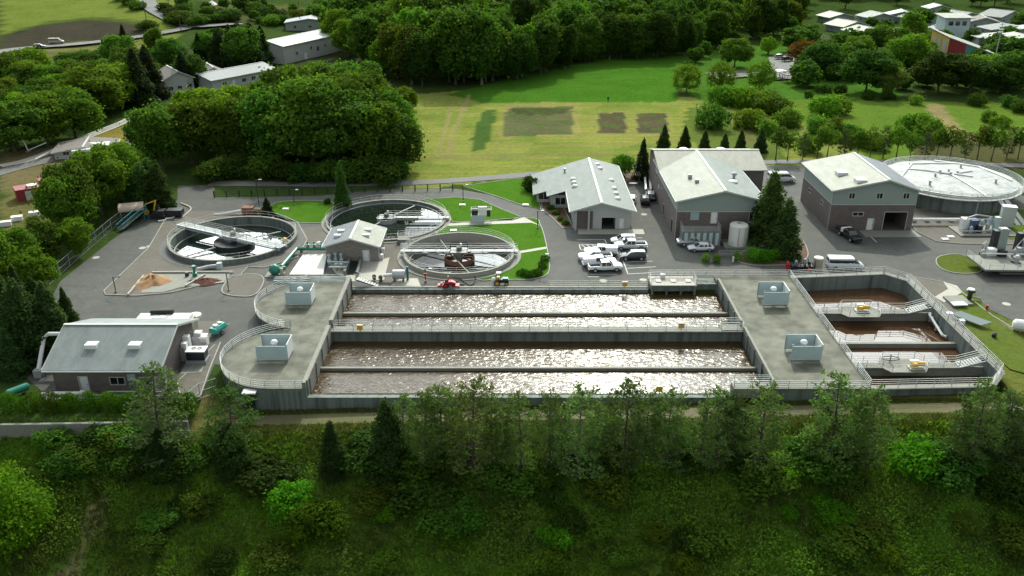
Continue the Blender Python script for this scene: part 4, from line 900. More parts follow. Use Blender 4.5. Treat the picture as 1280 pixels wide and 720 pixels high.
# ---- left building, ridge along X
lb = gabled('blower_building', 'grey metal roofed brick building above the clipped hedge at the left', 'building', -45.1, 95.6, 13.2, 13.4, 3.7, 2.5, wall='brick', roofs=('roof_light_grey', 'roof_light_grey'), rf=.5, over=.8, fover=.8, rz=math.pi/2,
    openings=[('door', 'L', 3.2, 0, 1.1, 2.2), ('window', 'L', 7.2, 1.1, 1.8, 1.0), ('window', 'L', 11, 1.1, 1.2, 1.0), ('door', 'L', 12.4, 0, .8, 2.2), ('louvre', 'L', 9.4, 1.6, 1.1, 1.0), ('door', 'F', 1.6, 0, 1.1, 2.2), ('garage', 'F', 10.2, 0, 2.0, 2.4, .5)])
roofbox(lb, [(3.1, 3.6, 5.0), (3.1, 9.2, 5.0)], sx=1.1, sy=1.5, h=.4)
rw = thing('retaining_wall', 'low concrete retaining wall in front of the clipped hedge', 'wall', (-60, 88, -2))
mb = MB()
mb.prism([(-90, 87.4), (-60, 87.75), (-39.3, 88.45), (-39.3, 88.85), (-60, 88.15), (-90, 87.8)], -3, .12); mb.build('wall_body', 'concrete', rw, world=True)
# ---------------------------------------------------------------- vegetation
def leafmesh(name, C_, Nn, S, m, asp=1., jitter=None):
    """one quad per leaf clump: centres C_, facing Nn, half-size S"""
    C_ = np.asarray(C_, float); Nn = np.asarray(Nn, float); n = len(C_); Nn /= np.linalg.norm(Nn, axis=1)[:, None]+1e-9
    rnd = np.random.normal(size=(n, 3)); U = np.cross(Nn, rnd); U /= np.linalg.norm(U, axis=1)[:, None]+1e-9; V = np.cross(Nn, U)
    S = np.asarray(S, float).reshape(-1, 1)*np.ones((n, 1)); U = U*S*asp; V = V*S
    k = np.random.uniform(.55, 1.1, (n, 4, 1))
    vs = np.stack([C_-U*k[:, 0]-V*.3*k[:, 1], C_+V*k[:, 1]-U*.25, C_+U*k[:, 2]+V*.2, C_-V*k[:, 3]+U*.3], 1).reshape(-1, 3)
    me = bpy.data.meshes.new(name); me.vertices.add(4*n); me.vertices.foreach_set('co', vs.ravel().astype(np.float32))
    me.loops.add(4*n); me.loops.foreach_set('vertex_index', np.arange(4*n)); me.polygons.add(n); me.polygons.foreach_set('loop_start', np.arange(n)*4)
    me.update(calc_edges=True); me.materials.append(M(m)); return me
def rdirs(n, up=0.):
    d = np.random.normal(size=(n, 3)); d[:, 2] += up; return d/np.linalg.norm(d, axis=1)[:, None]
def lobed(h, r, base, nl, per, ls, lr=.36, flat=.8, shape=2., inner=.15):
    """crown as many overlapping leafy lobes inside an envelope; returns centres, normals, sizes, lobes"""
    zc = base+(h-base)*.5; hz = (h-base)*.5; lobes = []
    for k in range(nl):
        for _ in range(40):
            d = rdirs(1)[0]; q = np.random.uniform(.35, .78)
            p = np.array((d[0]*r*q, d[1]*r*q, zc+d[2]*hz*q))
            if p[2] < base+.1*h and k > nl*.2: continue
            if all(np.linalg.norm((p-l[0])/np.array((1, 1, hz/r))) > (l[1])*.55 for l in lobes): break
        rr = r*lr*np.random.uniform(.7, 1.25)*(1-.25*abs(p[2]-zc)/hz); lobes.append((p, rr))
    Cs, Ns, Ss = [], [], []
    for i, (p, rr) in enumerate(lobes):
        d = rdirs(int(per*(rr/(r*lr))**2), .25); rad_ = rr*(np.random.uniform(.62, 1.08, (len(d), 1))+.12*np.random.normal(size=(len(d), 1))**2)
        c = p+d*rad_*np.array((1, 1, flat)); keep = np.ones(len(c), bool)
        for j, (p2, r2) in enumerate(lobes):
            if j != i: keep &= np.linalg.norm((c-p2)/np.array((1, 1, flat)), axis=1) > r2*.72
        # rough outline: drop leaves in noise-driven gaps
        g = np.sin(c[:, 0]*2.3/ls*.3+i)+np.sin(c[:, 1]*2.1/ls*.3+2*i)+np.sin(c[:, 2]*2.6/ls*.3)
        keep &= (g > -1.5)
        c = c[keep]; d = d[keep]; Cs.append(c); Ns.append(d*.9+np.random.normal(size=c.shape)*.75+np.array((0, 0, .25))); Ss.append(ls*np.random.uniform(.6, 1.3, len(c)))
    return np.concatenate(Cs), np.concatenate(Ns), np.concatenate(Ss), lobes
def stem(h, base, r, lobes, m='bark', name='trunk', lean=.3):
    mb = MB(); top = h*.72; a = random.uniform(0, 6.3)
    pts = [(lean*math.sin(a)*q*q, lean*math.cos(a)*q*q, top*q-.4*(q == 0)) for q in (0, .15, .4, .7, 1)]
    mb.tube(pts, [r*1.5, r, r*.75, r*.5, r*.2], 7)
    for p, rr in lobes:
        z0 = min(max(base*.7, p[2]*.55), top*.85); q = z0/top
        s = (lean*math.sin(a)*q*q, lean*math.cos(a)*q*q, z0); mid = (s[0]*.5+p[0]*.5, s[1]*.5+p[1]*.5, z0*.4+p[2]*.6)
        mb.tube([s, mid, tuple(p)], [r*.38, r*.25, r*.08], 4)
    me_o = mb.build(name, m); me = me_o.data; bpy.data.objects.remove(me_o); return me
PROTO = {}
def broad(key, h, r, base, nl, per, ls, lr=.36, flat=.8, trunk=.3, m='leaf', bark='bark', **k):
    c, n, s, lo = lobed(h, r, base, nl, per, ls, lr, flat, **k)
    PROTO[key] = (stem(h, base, trunk, lo[::2], bark), leafmesh('crown', c, n, s, m), h)
def conifer(key, h, r, per=6000, ls=.3, base=.06, m='needle', power=.85, droop=.25, jag=.35, trunk=.22, bark='bark'):
    z = h*(base+(1-base)*(1-np.sqrt(np.random.uniform(0, 1, per))*.999)); f = 1-(z/h-base)/(1-base)
    tier = np.floor(z/(h*.045)); ang = np.random.uniform(0, 2*np.pi, per); nb = 9
    ph = (tier*2.4)[:]; lob = .5+.5*np.cos(nb*(ang-ph)*.5+np.sin(tier*5.1)*3); R = r*np.power(np.clip(f, .012, 1), power)*(1-jag*lob*np.random.uniform(.4, 1, per))
    R *= 1+.16*np.sin(tier*7.3+2*ang); q = np.power(np.random.uniform(.12, 1, per), .5); x = np.cos(ang)*R*q; y = np.sin(ang)*R*q
    zz = z-droop*R*q+.12*r*np.random.normal(size=per)*.5; c = np.stack([x, y, np.maximum(zz, .05)], 1)
    n = np.stack([np.cos(ang)*.5, np.sin(ang)*.5, np.full(per, .8)], 1)+np.random.normal(size=(per, 3))*.5
    mb = MB().tube([(0, 0, -.4), (0, 0, h*.5), (0, 0, h*.97)], [trunk, trunk*.6, .03], 7); o = mb.build('trunk', bark); me = o.data; bpy.data.objects.remove(o)
    PROTO[key] = (me, leafmesh('crown', c, n, ls*np.random.uniform(.6, 1.2, per), m), h)
def pine(key, h, r, nb=55, tuft=14, ls=.2, base=.22, bare=.0, seed=1):
    rs = np.random.RandomState(seed); mb = MB(); lean = rs.uniform(-.5, .5, 2)
    tp = lambda q: (lean[0]*q*q, lean[1]*q*q, h*q)
    mb.tube([(0, 0, -.5)]+[tp(q) for q in (.1, .3, .5, .7, .85, 1)], [.2*h/12, .17*h/12, .14*h/12, .11*h/12, .08*h/12, .05, .02], 7)
    Cs, Ns = [], []
    for k in range(nb):
        q = base+(1-base)*((k+rs.uniform(0, .8))/nb); s = tp(q); a = k*2.4+rs.uniform(-.5, .5)
        prof = math.sin(math.pi*min(1, max(.04, ((q-base)/(1-base))*.74+.2)))**.7
        L_ = r*prof*rs.uniform(.55, 1.15); up = rs.uniform(-.1, .35)+.5*max(0, q-.6)
        e = (s[0]+math.cos(a)*L_, s[1]+math.sin(a)*L_, s[2]+L_*up)
        mid = ((s[0]+e[0])/2, (s[1]+e[1])/2, (s[2]+e[2])/2-.08*L_); mb.tube([s, mid, e], [.05*h/12, .035*h/12, .012], 4)
        nt_ = max(3, int(L_*3.4))
        for t in range(nt_):
            f = .45+.55*(t+rs.uniform(0, 1))/nt_; p = np.array(s)*(1-f)+np.array(e)*f+rs.normal(size=3)*np.array((.28, .28, .16))*L_*.32
            c = p+rs.normal(size=(tuft, 3))*np.array((.2, .2, .14))*(.7+.2*L_); Cs.append(c); Ns.append(rs.normal(size=(tuft, 3))+np.array((math.cos(a)*.3, math.sin(a)*.3, .5)))
    for t in range(10):
        p = np.array(tp(1-.02*t)); c = p+rs.normal(size=(tuft, 3))*np.array((.16+.035*t, .16+.035*t, .16)); Cs.append(c); Ns.append(rs.normal(size=(tuft, 3))+np.array((0, 0, .4)))
    C_ = np.concatenate(Cs); o = mb.build('trunk', 'bark'); me = o.data; bpy.data.objects.remove(o)
    PROTO[key] = (me, leafmesh('crown', C_, np.concatenate(Ns), ls*np.random.uniform(.5, 1.2, len(C_)), 'needle', 1.0), h)
broad('oak_a', 16, 7.0, .6, 34, 620, .34, .34); broad('oak_b', 16, 6.4, .4, 30, 620, .34, .36); broad('oak_c', 16, 7.8, .8, 40, 560, .36, .30, .7)
broad('tall_a', 22, 6.4, .8, 36, 560, .42, .38, 1.05); broad('tall_b', 22, 5.6, .6, 32, 560, .42, .40, 1.25, bark='pale_bark'); broad('tall_c', 22, 7.4, .8, 40, 520, .44, .34, .95)
broad('round_a', 8, 3.8, .6, 26, 330, .24, .40, .9); broad('round_b', 8, 3.5, .7, 22, 330, .24, .42, .9)
broad('young_a', 6, 1.5, 1.8, 12, 150, .17, .46, 1.1, trunk=.09); broad('young_b', 6, 1.8, 1.6, 14, 140, .17, .44, 1.1, trunk=.09)
broad('bush_a', 3, 2.2, -.3, 20, 300, .15, .40, .8, trunk=.06); broad('bush_b', 3, 2.4, -.5, 24, 280, .15, .36, .75, trunk=.06); broad('bush_c', 3, 1.9, -.4, 16, 330, .15, .45, 1., trunk=.06)
broad('clipped', 8, 4.1, .2, 34, 420, .2, .40, 1., trunk=.16)
broad('hedge_ball', 2.3, 1.45, -.6, 22, 420, .085, .50, .95, trunk=.05)
broad('big_near', 11, 6., -1, 46, 900, .17, .30, .85, trunk=.3)
conifer('fir_a', 14, 3.2, 8000, .26); conifer('fir_b', 14, 3.8, 8000, .28, jag=.5, power=.7); conifer('cone', 8, 1.7, 4200, .17, base=.02, power=.75, jag=.12, droop=.1)
conifer('thuja', 9, 2.6, 6500, .2, base=.0, power=.5, jag=.2, droop=.1); conifer('dense_fir', 9, 2.7, 10000, .17, base=.02, power=.58, jag=.5, droop=.15)
for i in range(4): pine('pine_%d' % i, 12, 2.7+.3*i, 68, 8, .16, [.05, .12, .2, .1][i], seed=11+i)
ROW = 0
def tree(key, x, y, h, label, group=None, col=(1, 1, 1), name=None, z=None, sx=None, cat='tree'):
    trunk, crown, ph_ = PROTO[key]; s = h/ph_;  zz = float(terr(x, y)) if z is None else z
    name = name or ('pine_tree' if key.startswith('pine') else 'conifer_tree' if key in ('fir_a', 'fir_b', 'cone', 'thuja', 'dense_fir') else 'shrub' if key.startswith(('bush', 'hedge')) else 'broadleaf_tree')
    t = thing(name, label, cat, (x, y, zz), random.uniform(0, 6.28), group); t.scale = ((sx or 1)*s*random.uniform(.94, 1.06), (sx or 1)*s*random.uniform(.94, 1.06), s)
    t['h_'] = float(h); t['row_'] = ROW
    shrubby = key.startswith(('bush', 'hedge'))
    a = bpy.data.objects.new('stem' if shrubby else 'trunk', trunk); COL.objects.link(a); a.parent = t
    b = bpy.data.objects.new('foliage' if shrubby else 'crown', crown); COL.objects.link(b); b.parent = t
    v = random.uniform(.85, 1.15); b.color = (col[0]*v*random.uniform(.92, 1.08), col[1]*v, col[2]*v*random.uniform(.9, 1.1), 1)
    return t
DARK = (.52, .60, .6); MID = (.86, .90, .8); BRIGHT = (1.25, 1.25, .8); LIME = (1.7, 1.6, .8); OLIVE = (1.1, .97, .8); RED = (1.6, .45, .6); PALE = (1.7, 1.5, 2.2)
def at(px, py): g = G(px, py); return g[0], g[1]
def one(key, px, py, hpx, label, col=MID, sx=None, group=None, **k):
    """tree whose foot is seen at (px, py) and which is hpx photo pixels tall"""
    x, y, z = G(px, py); v = (360-(py-hpx))/F_
    h = H_+y*(-SP+v*CP)/(CP+v*SP)-z; return tree(key, x, y, h, label, group, col, sx=sx, **k)
def near(px, py, hpx):
    x, y, z = G(px, py); return x, y, hpx*(y*CP+(H_-z)*SP)/(F_*.93)
OAK = ['oak_a', 'oak_b', 'oak_c']; TALL = ['tall_a', 'tall_b', 'tall_c']; BUSH = ['bush_a', 'bush_b', 'bush_c']; RND = ['round_a', 'round_b']
# the big grove left of the field (feet, height in photo px)
for i, (px, py, hp, c) in enumerate([(205, 214, 92, MID), (240, 205, 88, BRIGHT), (262, 186, 80, LIME), (285, 200, 82, BRIGHT), (235, 170, 62, LIME), (318, 196, 78, MID), (350, 203, 98, MID), (300, 165, 66, LIME), (335, 172, 86, MID), (345, 140, 50, MID), (372, 138, 62, MID), (400, 136, 62, MID), (430, 132, 60, MID), (452, 140, 56, MID), (372, 192, 116, MID), (392, 210, 122, OLIVE), (405, 186, 116, MID), (425, 212, 108, MID), (448, 200, 110, MID), (438, 180, 98, OLIVE), (470, 215, 98, BRIGHT), (480, 196, 88, MID), (496, 212, 78, MID), (462, 178, 90, MID), (365, 168, 76, MID), (395, 160, 84, MID), (425, 158, 80, MID), (455, 156, 84, MID), (478, 170, 78, MID), (345, 150, 52, BRIGHT), (185, 196, 62, DARK), (500, 190, 55, BRIGHT)]):
    one(OAK[i % 3] if i % 4 else TALL[i % 3], px, py, hp, 'broadleaf tree in the big dark grove left of the mown field', c, group='trees of the grove left of the field', sx=1.08)
for i, (px, py, hp) in enumerate([(270, 224, 26), (296, 220, 24), (330, 222, 28), (352, 224, 22), (470, 226, 30), (498, 222, 22), (410, 224, 24), (380, 226, 22), (440, 227, 30)]):
    one(BUSH[i % 3], px, py, hp, 'shrub at the foot of the dark grove, above the post fence', DARK if i % 2 else MID, group='shrubs below the grove', sx=1.3)
one('oak_b', 508, 138, 32, 'bright rounded bush at the back corner of the grove by the field track', LIME, sx=1.2)
# wood beyond the playing field, rows running back
rw_ = []
front_pts = [(430, 62), (455, 80), (480, 94), (505, 104), (535, 106), (562, 105), (590, 104), (615, 104), (640, 100), (665, 94), (690, 86), (715, 82), (740, 78), (765, 74), (790, 72), (815, 72), (840, 72), (862, 66), (885, 60), (905, 52), (930, 48), (955, 46), (985, 40), (1010, 28)]
for i in range(len(front_pts)-1):
    a, b = np.array(front_pts[i]), np.array(front_pts[i+1])
    rw_ += [tuple(a), tuple((a+b)/2)]
cnt = 0
for row in range(6):
    ROW = row
    for i, (px, py) in enumerate(rw_):
        if row > 0 and (i+row) % 2: continue
        x, y, _ = G(px, py); y += row*15+random.uniform(-4, 4); x = x*(1+row*.03)+random.uniform(-3.5, 3.5)
        h = random.uniform(15, 24)+(3 if 480 < px < 640 else 0)+(row > 2)*2
        if px > 840: h *= .85
        k = random.choice(TALL+OAK[:1]); c = random.choice([MID, MID, DARK, OLIVE, BRIGHT, DARK])
        if 660 < px < 900 and row < 2: c = random.choice([DARK, DARK, MID])
        if k == 'oak_a': h *= .8
        tree(k, x, y, h, 'tall tree in the dense wood beyond the playing field', 'trees of the wood beyond the playing field', c); cnt += 1
ROW = 0
one('tall_b', 547, 60, 62, 'bright lime green tree rising out of the wood behind the field', (2.2, 2.3, .9), sx=1.15)
one('round_a', 572, 44, 24, 'small dark red tree among the wood behind the field', RED)
one('tall_b', 775, 66, 52, 'yellow green willow at the edge of the wood above the playing field', LIME)
one('oak_c', 918, 84, 38, 'spreading olive tree by the park car lot', OLIVE, sx=1.2); one('round_a', 868, 78, 20, 'small dark red tree at the edge of the playing field', RED)
one('oak_a', 880, 72, 22, 'small green tree at the far corner of the playing field', MID); one('round_b', 960, 68, 24, 'bright lime tree left of the park drive', LIME)
for i, px in enumerate((858, 899, 949)): one('clipped', px, 116-i*2, 36, ['leftmost', 'middle', 'rightmost'][i]+' of the three round clipped trees along the field edge', BRIGHT, sx=1.05)
# top strip far behind: fills the horizon band
for i in range(80):
    px = 250+i*13.4+random.uniform(-6, 6); 
    x, y, z = G(px, random.uniform(6, 14)); y += random.uniform(0, 90)
    if px < 440: continue
    tree(random.choice(TALL), x, y, random.uniform(16, 24), 'distant tree in the dark woodland along the top of the view', 'distant woodland trees', random.choice([DARK, MID, DARK]))
# upper left
for i, (px, py, hp) in enumerate([(252, 84, 44), (264, 82, 46), (278, 86, 52), (292, 88, 58), (305, 88, 60), (318, 86, 58), (330, 82, 52), (270, 66, 34), (300, 66, 40)]):
    one(['fir_b', 'oak_b', 'thuja'][i % 3], px, py, hp, 'dark tree in the tall screen left of the long white warehouse', DARK if i % 3 != 1 else MID, group='tree screen by the warehouse', sx=1.1)
for i, (px, py, hp, k, c) in enumerate([(12, 118, 46, 'oak_a', MID), (35, 112, 42, 'oak_b', DARK), (20, 190, 60, 'oak_c', MID), (60, 182, 62, 'oak_a', BRIGHT), (95, 172, 60, 'oak_b', BRIGHT), (122, 146, 58, 'oak_c', BRIGHT), (148, 136, 54, 'oak_b', LIME), (118, 130, 50, 'oak_a', MID), (85, 134, 40, 'oak_c', BRIGHT), (60, 140, 40, 'oak_a', MID), (145, 118, 44, 'oak_b', MID), (176, 132, 66, 'fir_b', DARK), (190, 124, 62, 'fir_b', DARK), (166, 118, 50, 'oak_a', DARK), (232, 112, 44, 'fir_b', DARK), (242, 108, 38, 'oak_b', DARK), (212, 84, 34, 'oak_a', MID), (185, 96, 34, 'fir_a', DARK), (150, 84, 40, 'oak_b', MID), (158, 68, 34, 'fir_a', DARK), (195, 70, 34, 'tall_b', BRIGHT), (0, 160, 50, 'oak_a', MID), (45, 150, 42, 'oak_b', DARK), (5, 100, 26, 'oak_c', MID), (88, 120, 30, 'oak_b', MID)]):
    one(k, px, py, hp*1.12, ('dark conifer' if 'fir' in k else 'leafy tree')+' in the hedgerow wood between the hillside road and the plant', c, group='trees of the left hedgerow wood', sx=1.35)
for i in range(16):
    px = 80+i*9+random.uniform(-4, 4); one(BUSH[i % 3], px, 76+random.uniform(-3, 5), 14, 'bush along the foot of the hillside road', random.choice([DARK, MID]), group='bushes under the hillside road', sx=1.5)
for i, (px, py) in enumerate([(206, 14), (216, 20), (228, 24), (240, 27), (252, 28), (264, 28), (276, 28), (288, 27), (160, 6), (172, 12), (184, 36), (150, 1)]):
    one(BUSH[i % 3], px, py, 11, 'hedge bush along the inside of the road bend at the top left', DARK if i < 8 else MID, group='hedge at the road bend', sx=1.5)
for i, (px, py, hp, c) in enumerate([(228, 12, 20, DARK), (258, 14, 13, MID), (280, 12, 16, DARK), (300, 14, 22, MID), (316, 10, 22, DARK), (295, 24, 14, BRIGHT), (340, 20, 16, BRIGHT), (330, 12, 14, MID), (318, 26, 14, MID), (366, 18, 14, MID), (392, 26, 20, DARK), (410, 30, 24, DARK), (430, 34, 26, DARK), (452, 34, 30, MID), (470, 36, 30, MID), (488, 26, 22, MID), (470, 14, 16, DARK), (400, 12, 12, MID), (440, 12, 14, DARK)]):
    one(random.choice(OAK), px, py, hp, 'small tree in the gardens behind the long white warehouse', c, group='garden trees behind the warehouse', sx=1.25)
rs = random.Random(3)
for i in range(46):
    px = rs.uniform(395, 660); py = rs.uniform(10, 62); c = rs.choice([MID, DARK, OLIVE, BRIGHT, MID])
    if py > 30+(px-395)*.35+18: continue
    one(rs.choice(TALL+OAK), px, py, rs.uniform(26, 44), 'leafy tree in the woodland behind and right of the long white warehouse', c, group='woodland right of the warehouse', sx=1.2)
for i in range(34):
    px = rs.uniform(0, 190); py = rs.uniform(105, 182-.38*px); c = rs.choice([MID, DARK, BRIGHT, MID, LIME])
    one(rs.choice(OAK), px, py, rs.uniform(34, 52), 'leafy tree in the hedgerow wood between the hillside road and the plant', c, group='trees of the left hedgerow wood', sx=1.2)
for i in range(26):
    px = rs.uniform(200, 500); one(rs.choice(BUSH), px, 24+rs.uniform(-16, 10), rs.uniform(8, 16), 'bush in the gardens at the top left beyond the road bend', rs.choice([MID, DARK, BRIGHT]), group='bushes beyond the road bend', sx=1.6)
for i in range(24):
    px = rs.uniform(1000, 1290); py = rs.uniform(84, 106); one(rs.choice(OAK+RND), px, py, rs.uniform(20, 34), 'rounded tree among the houses and park at the upper right', rs.choice([MID, DARK, BRIGHT, MID]), group='trees of the upper right neighbourhood', sx=1.25) if not (1158 < px < 1250 and py < 112) else None
# left edge, between the red shed and the yard fence
for i, (px, py, hp, k, c) in enumerate([(92, 300, 84, 'oak_a', OLIVE), (100, 292, 96, 'oak_b', MID), (128, 268, 84, 'oak_c', BRIGHT), (150, 252, 78, 'oak_a', BRIGHT), (118, 262, 70, 'oak_b', MID), (140, 238, 58, 'oak_c', LIME), (165, 238, 62, 'oak_a', MID), (90, 268, 66, 'tall_a', MID), (60, 330, 60, 'oak_c', MID), (100, 320, 50, 'oak_b', BRIGHT), (28, 350, 68, 'oak_a', MID), (5, 372, 84, 'oak_b', BRIGHT), (50, 368, 58, 'oak_c', BRIGHT)]):
    one(k, px, py, hp, 'leafy tree in the thicket left of the yard fence', c, group='trees of the left thicket', sx=.92)
for i, (px, py, hp, k) in enumerate([(183, 262, 60, 'thuja'), (202, 262, 62, 'thuja'), (192, 254, 58, 'thuja'), (172, 262, 48, 'thuja')]):
    one(k, px, py, hp, 'dark columnar cedar behind the canvas shelter', (.8, .95, .6), group='cedars behind the shelter', sx=1.1)
one('fir_a', 100, 215, 26, 'small dark fir in front of the low brown roof at the left', DARK); one('fir_a', 92, 216, 22, 'smaller dark fir beside the low brown roof at the left', DARK)
for i, (px, py, hp, k) in enumerate([(40, 452, 104, 'dense_fir'), (72, 442, 92, 'fir_b'), (14, 440, 112, 'fir_b'), (18, 470, 60, 'dense_fir'), (55, 420, 76, 'fir_b'), (90, 418, 60, 'fir_a'), (30, 400, 70, 'fir_a')]):
    one(k, px, py, hp, 'dark fir in the group left of the grey roofed building', (.75, .85, .75), group='firs left of the grey building', sx=1.15)
one('big_near', -6, 690, 118, 'large bright green tree at the lower left corner', (1.15, 1.35, .5), sx=.95)
# small ones inside the plant
one('fir_b', 429, 262, 62, 'dark conifer standing alone beside the clarifier behind the pump house', (.9, 1.1, .7), sx=.75); one('cone', 335, 270, 24, 'small dark round conifer beside the lawn at the bridge tank', DARK, sx=1.7); one('bush_c', 410, 255, 7, 'tiny dark bush at the corner of the lawn', DARK)
one('cone', 802, 224, 52, 'tall slim dark cypress left of the two-storey building', DARK, sx=1.15); one('round_a', 780, 222, 32, 'rounded green tree at the back of the parking court', (1., 1.3, .8), sx=.9)
for i, (px, hp) in enumerate([(829, 26), (855, 24), (880, 20), (905, 16), (950, 22), (925, 20)]): one('cone', px, 190, hp+9, 'dark conical conifer peeping over the two-storey building roof', (.8, .95, .7), sx=1.5, group='conifers behind the two-storey building')
for i, (px, py, hp) in enumerate([(958, 306, 94), (978, 319, 72)]): one('dense_fir', px, py, hp, ['tallest dark conifer of the clump by the tall garage', 'front dark conifer of the clump by the tall garage', 'middle dark conifer of the clump by the tall garage', 'short dark conifer at the right of the clump by the tall garage'][i], (1.35, 1.4, 1.1), sx=1.12)
for i, (px, py) in enumerate([(882, 328), (895, 329), (920, 326)]): one('hedge_ball', px, py, 11, ['left', 'middle', 'right'][i]+' clipped green ball shrub in the bed before the storage tank', (1.5, 1.8, .6), name='shrub', cat='shrub', sx=.75)
for px, py in ((940, 326), (952, 327), (965, 326)): one('hedge_ball', px, py, 15, 'clipped shrub in the dark hedge clump under the conifers', (.8, 1.2, .5), group='hedge clump under the conifers', sx=1.2, cat='shrub')
for i in range(7): px = 652+i*5; one('hedge_ball', px, 347-abs(i-2)*1.5-(i > 4)*(i-4)*7, 8, 'low shrub in the curved dark hedge on the lawn corner', (.5, .7, .4), group='curved hedge on the lawn corner', sx=1.2, cat='shrub')
one('bush_a', 664, 238, 18, 'small round bush by the office corner', DARK); 
for i, (px, py) in enumerate([(688, 262), (695, 268), (700, 276), (707, 281)]): one('bush_b', px, py, 6, 'little shrub in the mulch bed beside the office', MID, group='shrubs beside the office')
for i in range(9):
    x = -59.3+i*2.42; tree('hedge_ball', x, 91.0+.02*i, 2.9, 'clipped hedge shrub along the wall below the grey roofed building', 'clipped hedge shrubs by the retaining wall', (.72, .85, .4), z=-.2, cat='shrub', sx=.66)
for i in range(6): tree('hedge_ball', -61.8-i*2.42, 91, 2.9, 'clipped hedge shrub along the wall below the grey roofed building', 'clipped hedge shrubs by the retaining wall', (.72, .85, .4), z=-.2, cat='shrub', sx=.66)
# row of young trees and shrubs right of the field
for i in range(19):
    px = 968+i*17+random.uniform(-3, 3); one(['young_a', 'young_b', 'pine_1'][i % 3], px, 199+random.uniform(-2, 3), random.uniform(32, 46), 'young tree in the row behind the tall garage and covered tank', OLIVE if i % 2 else MID, group='row of young trees behind the buildings', sx=1.15)
for i, (px, py, hp, k, c) in enumerate([(890, 160, 30, 'bush_a', DARK), (905, 130, 24, 'bush_b', MID), (925, 133, 26, 'bush_a', BRIGHT), (948, 136, 26, 'bush_c', BRIGHT), (965, 142, 24, 'bush_b', MID), (935, 160, 24, 'bush_b', BRIGHT), (958, 168, 20, 'bush_a', MID), (985, 158, 22, 'bush_b', MID), (1030, 145, 26, 'bush_a', BRIGHT), (1040, 142, 24, 'bush_b', BRIGHT), (1020, 168, 26, 'bush_c', MID), (1038, 172, 26, 'bush_a', MID), (1060, 178, 22, 'bush_b', DARK), (1140, 168, 28, 'bush_a', MID), (1152, 172, 28, 'bush_b', MID), (1165, 176, 20, 'bush_c', MID), (1010, 190, 22, 'bush_c', MID), (1090, 186, 20, 'bush_b', DARK), (1235, 152, 14, 'bush_a', MID), (1250, 158, 14, 'bush_b', BRIGHT), (1145, 130, 12, 'bush_c', PALE), (1050, 118, 12, 'bush_a', DARK), (1030, 116, 12, 'bush_b', DARK), (1010, 122, 10, 'bush_c', DARK), (1085, 124, 12, 'bush_a', DARK), (1110, 124, 12, 'bush_b', DARK), (1220, 132, 16, 'bush_a', DARK), (1260, 134, 16, 'bush_a', DARK), (1275, 140, 16, 'bush_b', DARK)]):
    one(k, px, py, hp, 'scrubby shrub in the rough meadow behind the tall garage', tuple(min(2, q*1.35) for q in c), group='shrubs of the rough meadow', sx=1.05, cat='shrub')
# park and neighbourhood trees at the upper right
for i, (px, py, hp, k, c) in enumerate([(996, 66, 30, 'round_a', BRIGHT), (1010, 58, 26, 'oak_a', MID), (1022, 96, 42, 'oak_b', DARK), (1010, 86, 34, 'round_a', RED), (1030, 88, 36, 'oak_a', MID), (1004, 108, 30, 'round_b', (1.1, .5, .5)), (1045, 72, 28, 'oak_a', BRIGHT), (1060, 66, 28, 'round_b', BRIGHT), (1072, 84, 38, 'oak_b', BRIGHT), (1056, 86, 30, 'round_a', BRIGHT), (1082, 116, 50, 'oak_c', DARK), (1106, 118, 38, 'oak_a', PALE), (1130, 90, 46, 'oak_b', BRIGHT), (1145, 84, 38, 'oak_c', BRIGHT), (1135, 62, 46, 'tall_b', BRIGHT), (1118, 70, 34, 'oak_a', MID), (1095, 66, 34, 'oak_b', MID), (1172, 116, 48, 'oak_c', DARK), (1196, 108, 36, 'oak_a', BRIGHT), (1212, 116, 44, 'oak_b', DARK), (1228, 104, 36, 'round_a', LIME), (1246, 116, 38, 'oak_c', DARK), (1262, 112, 44, 'oak_a', DARK), (1276, 112, 42, 'oak_b', DARK), (1148, 32, 20, 'round_a', BRIGHT), (1178, 30, 18, 'round_b', MID), (1258, 50, 16, 'round_a', MID), (1272, 40, 22, 'oak_a', BRIGHT), (1250, 72, 22, 'round_b', BRIGHT), (1272, 74, 26, 'round_a', BRIGHT), (1090, 34, 12, 'round_a', MID), (1106, 40, 14, 'round_b', BRIGHT), (1215, 52, 14, 'round_b', LIME), (1125, 112, 18, 'round_a', BRIGHT), (1153, 108, 22, 'round_b', BRIGHT), (1225, 78, 18, 'round_b', BRIGHT), (1255, 65, 18, 'round_a', MID), (985, 44, 24, 'oak_b', DARK), (1170, 60, 22, 'round_a', MID), (1243, 62, 20, 'oak_a', DARK), (1040, 100, 20, 'round_a', MID), (1118, 98, 20, 'round_b', MID)]):
    one(k, px, py, hp*1.12, 'dark red leafed tree among the houses and park at the upper right' if c == RED else 'rounded tree among the houses and park at the upper right', c, group='red trees of the upper right park' if c == RED else 'trees of the upper right neighbourhood', sx=1.3)
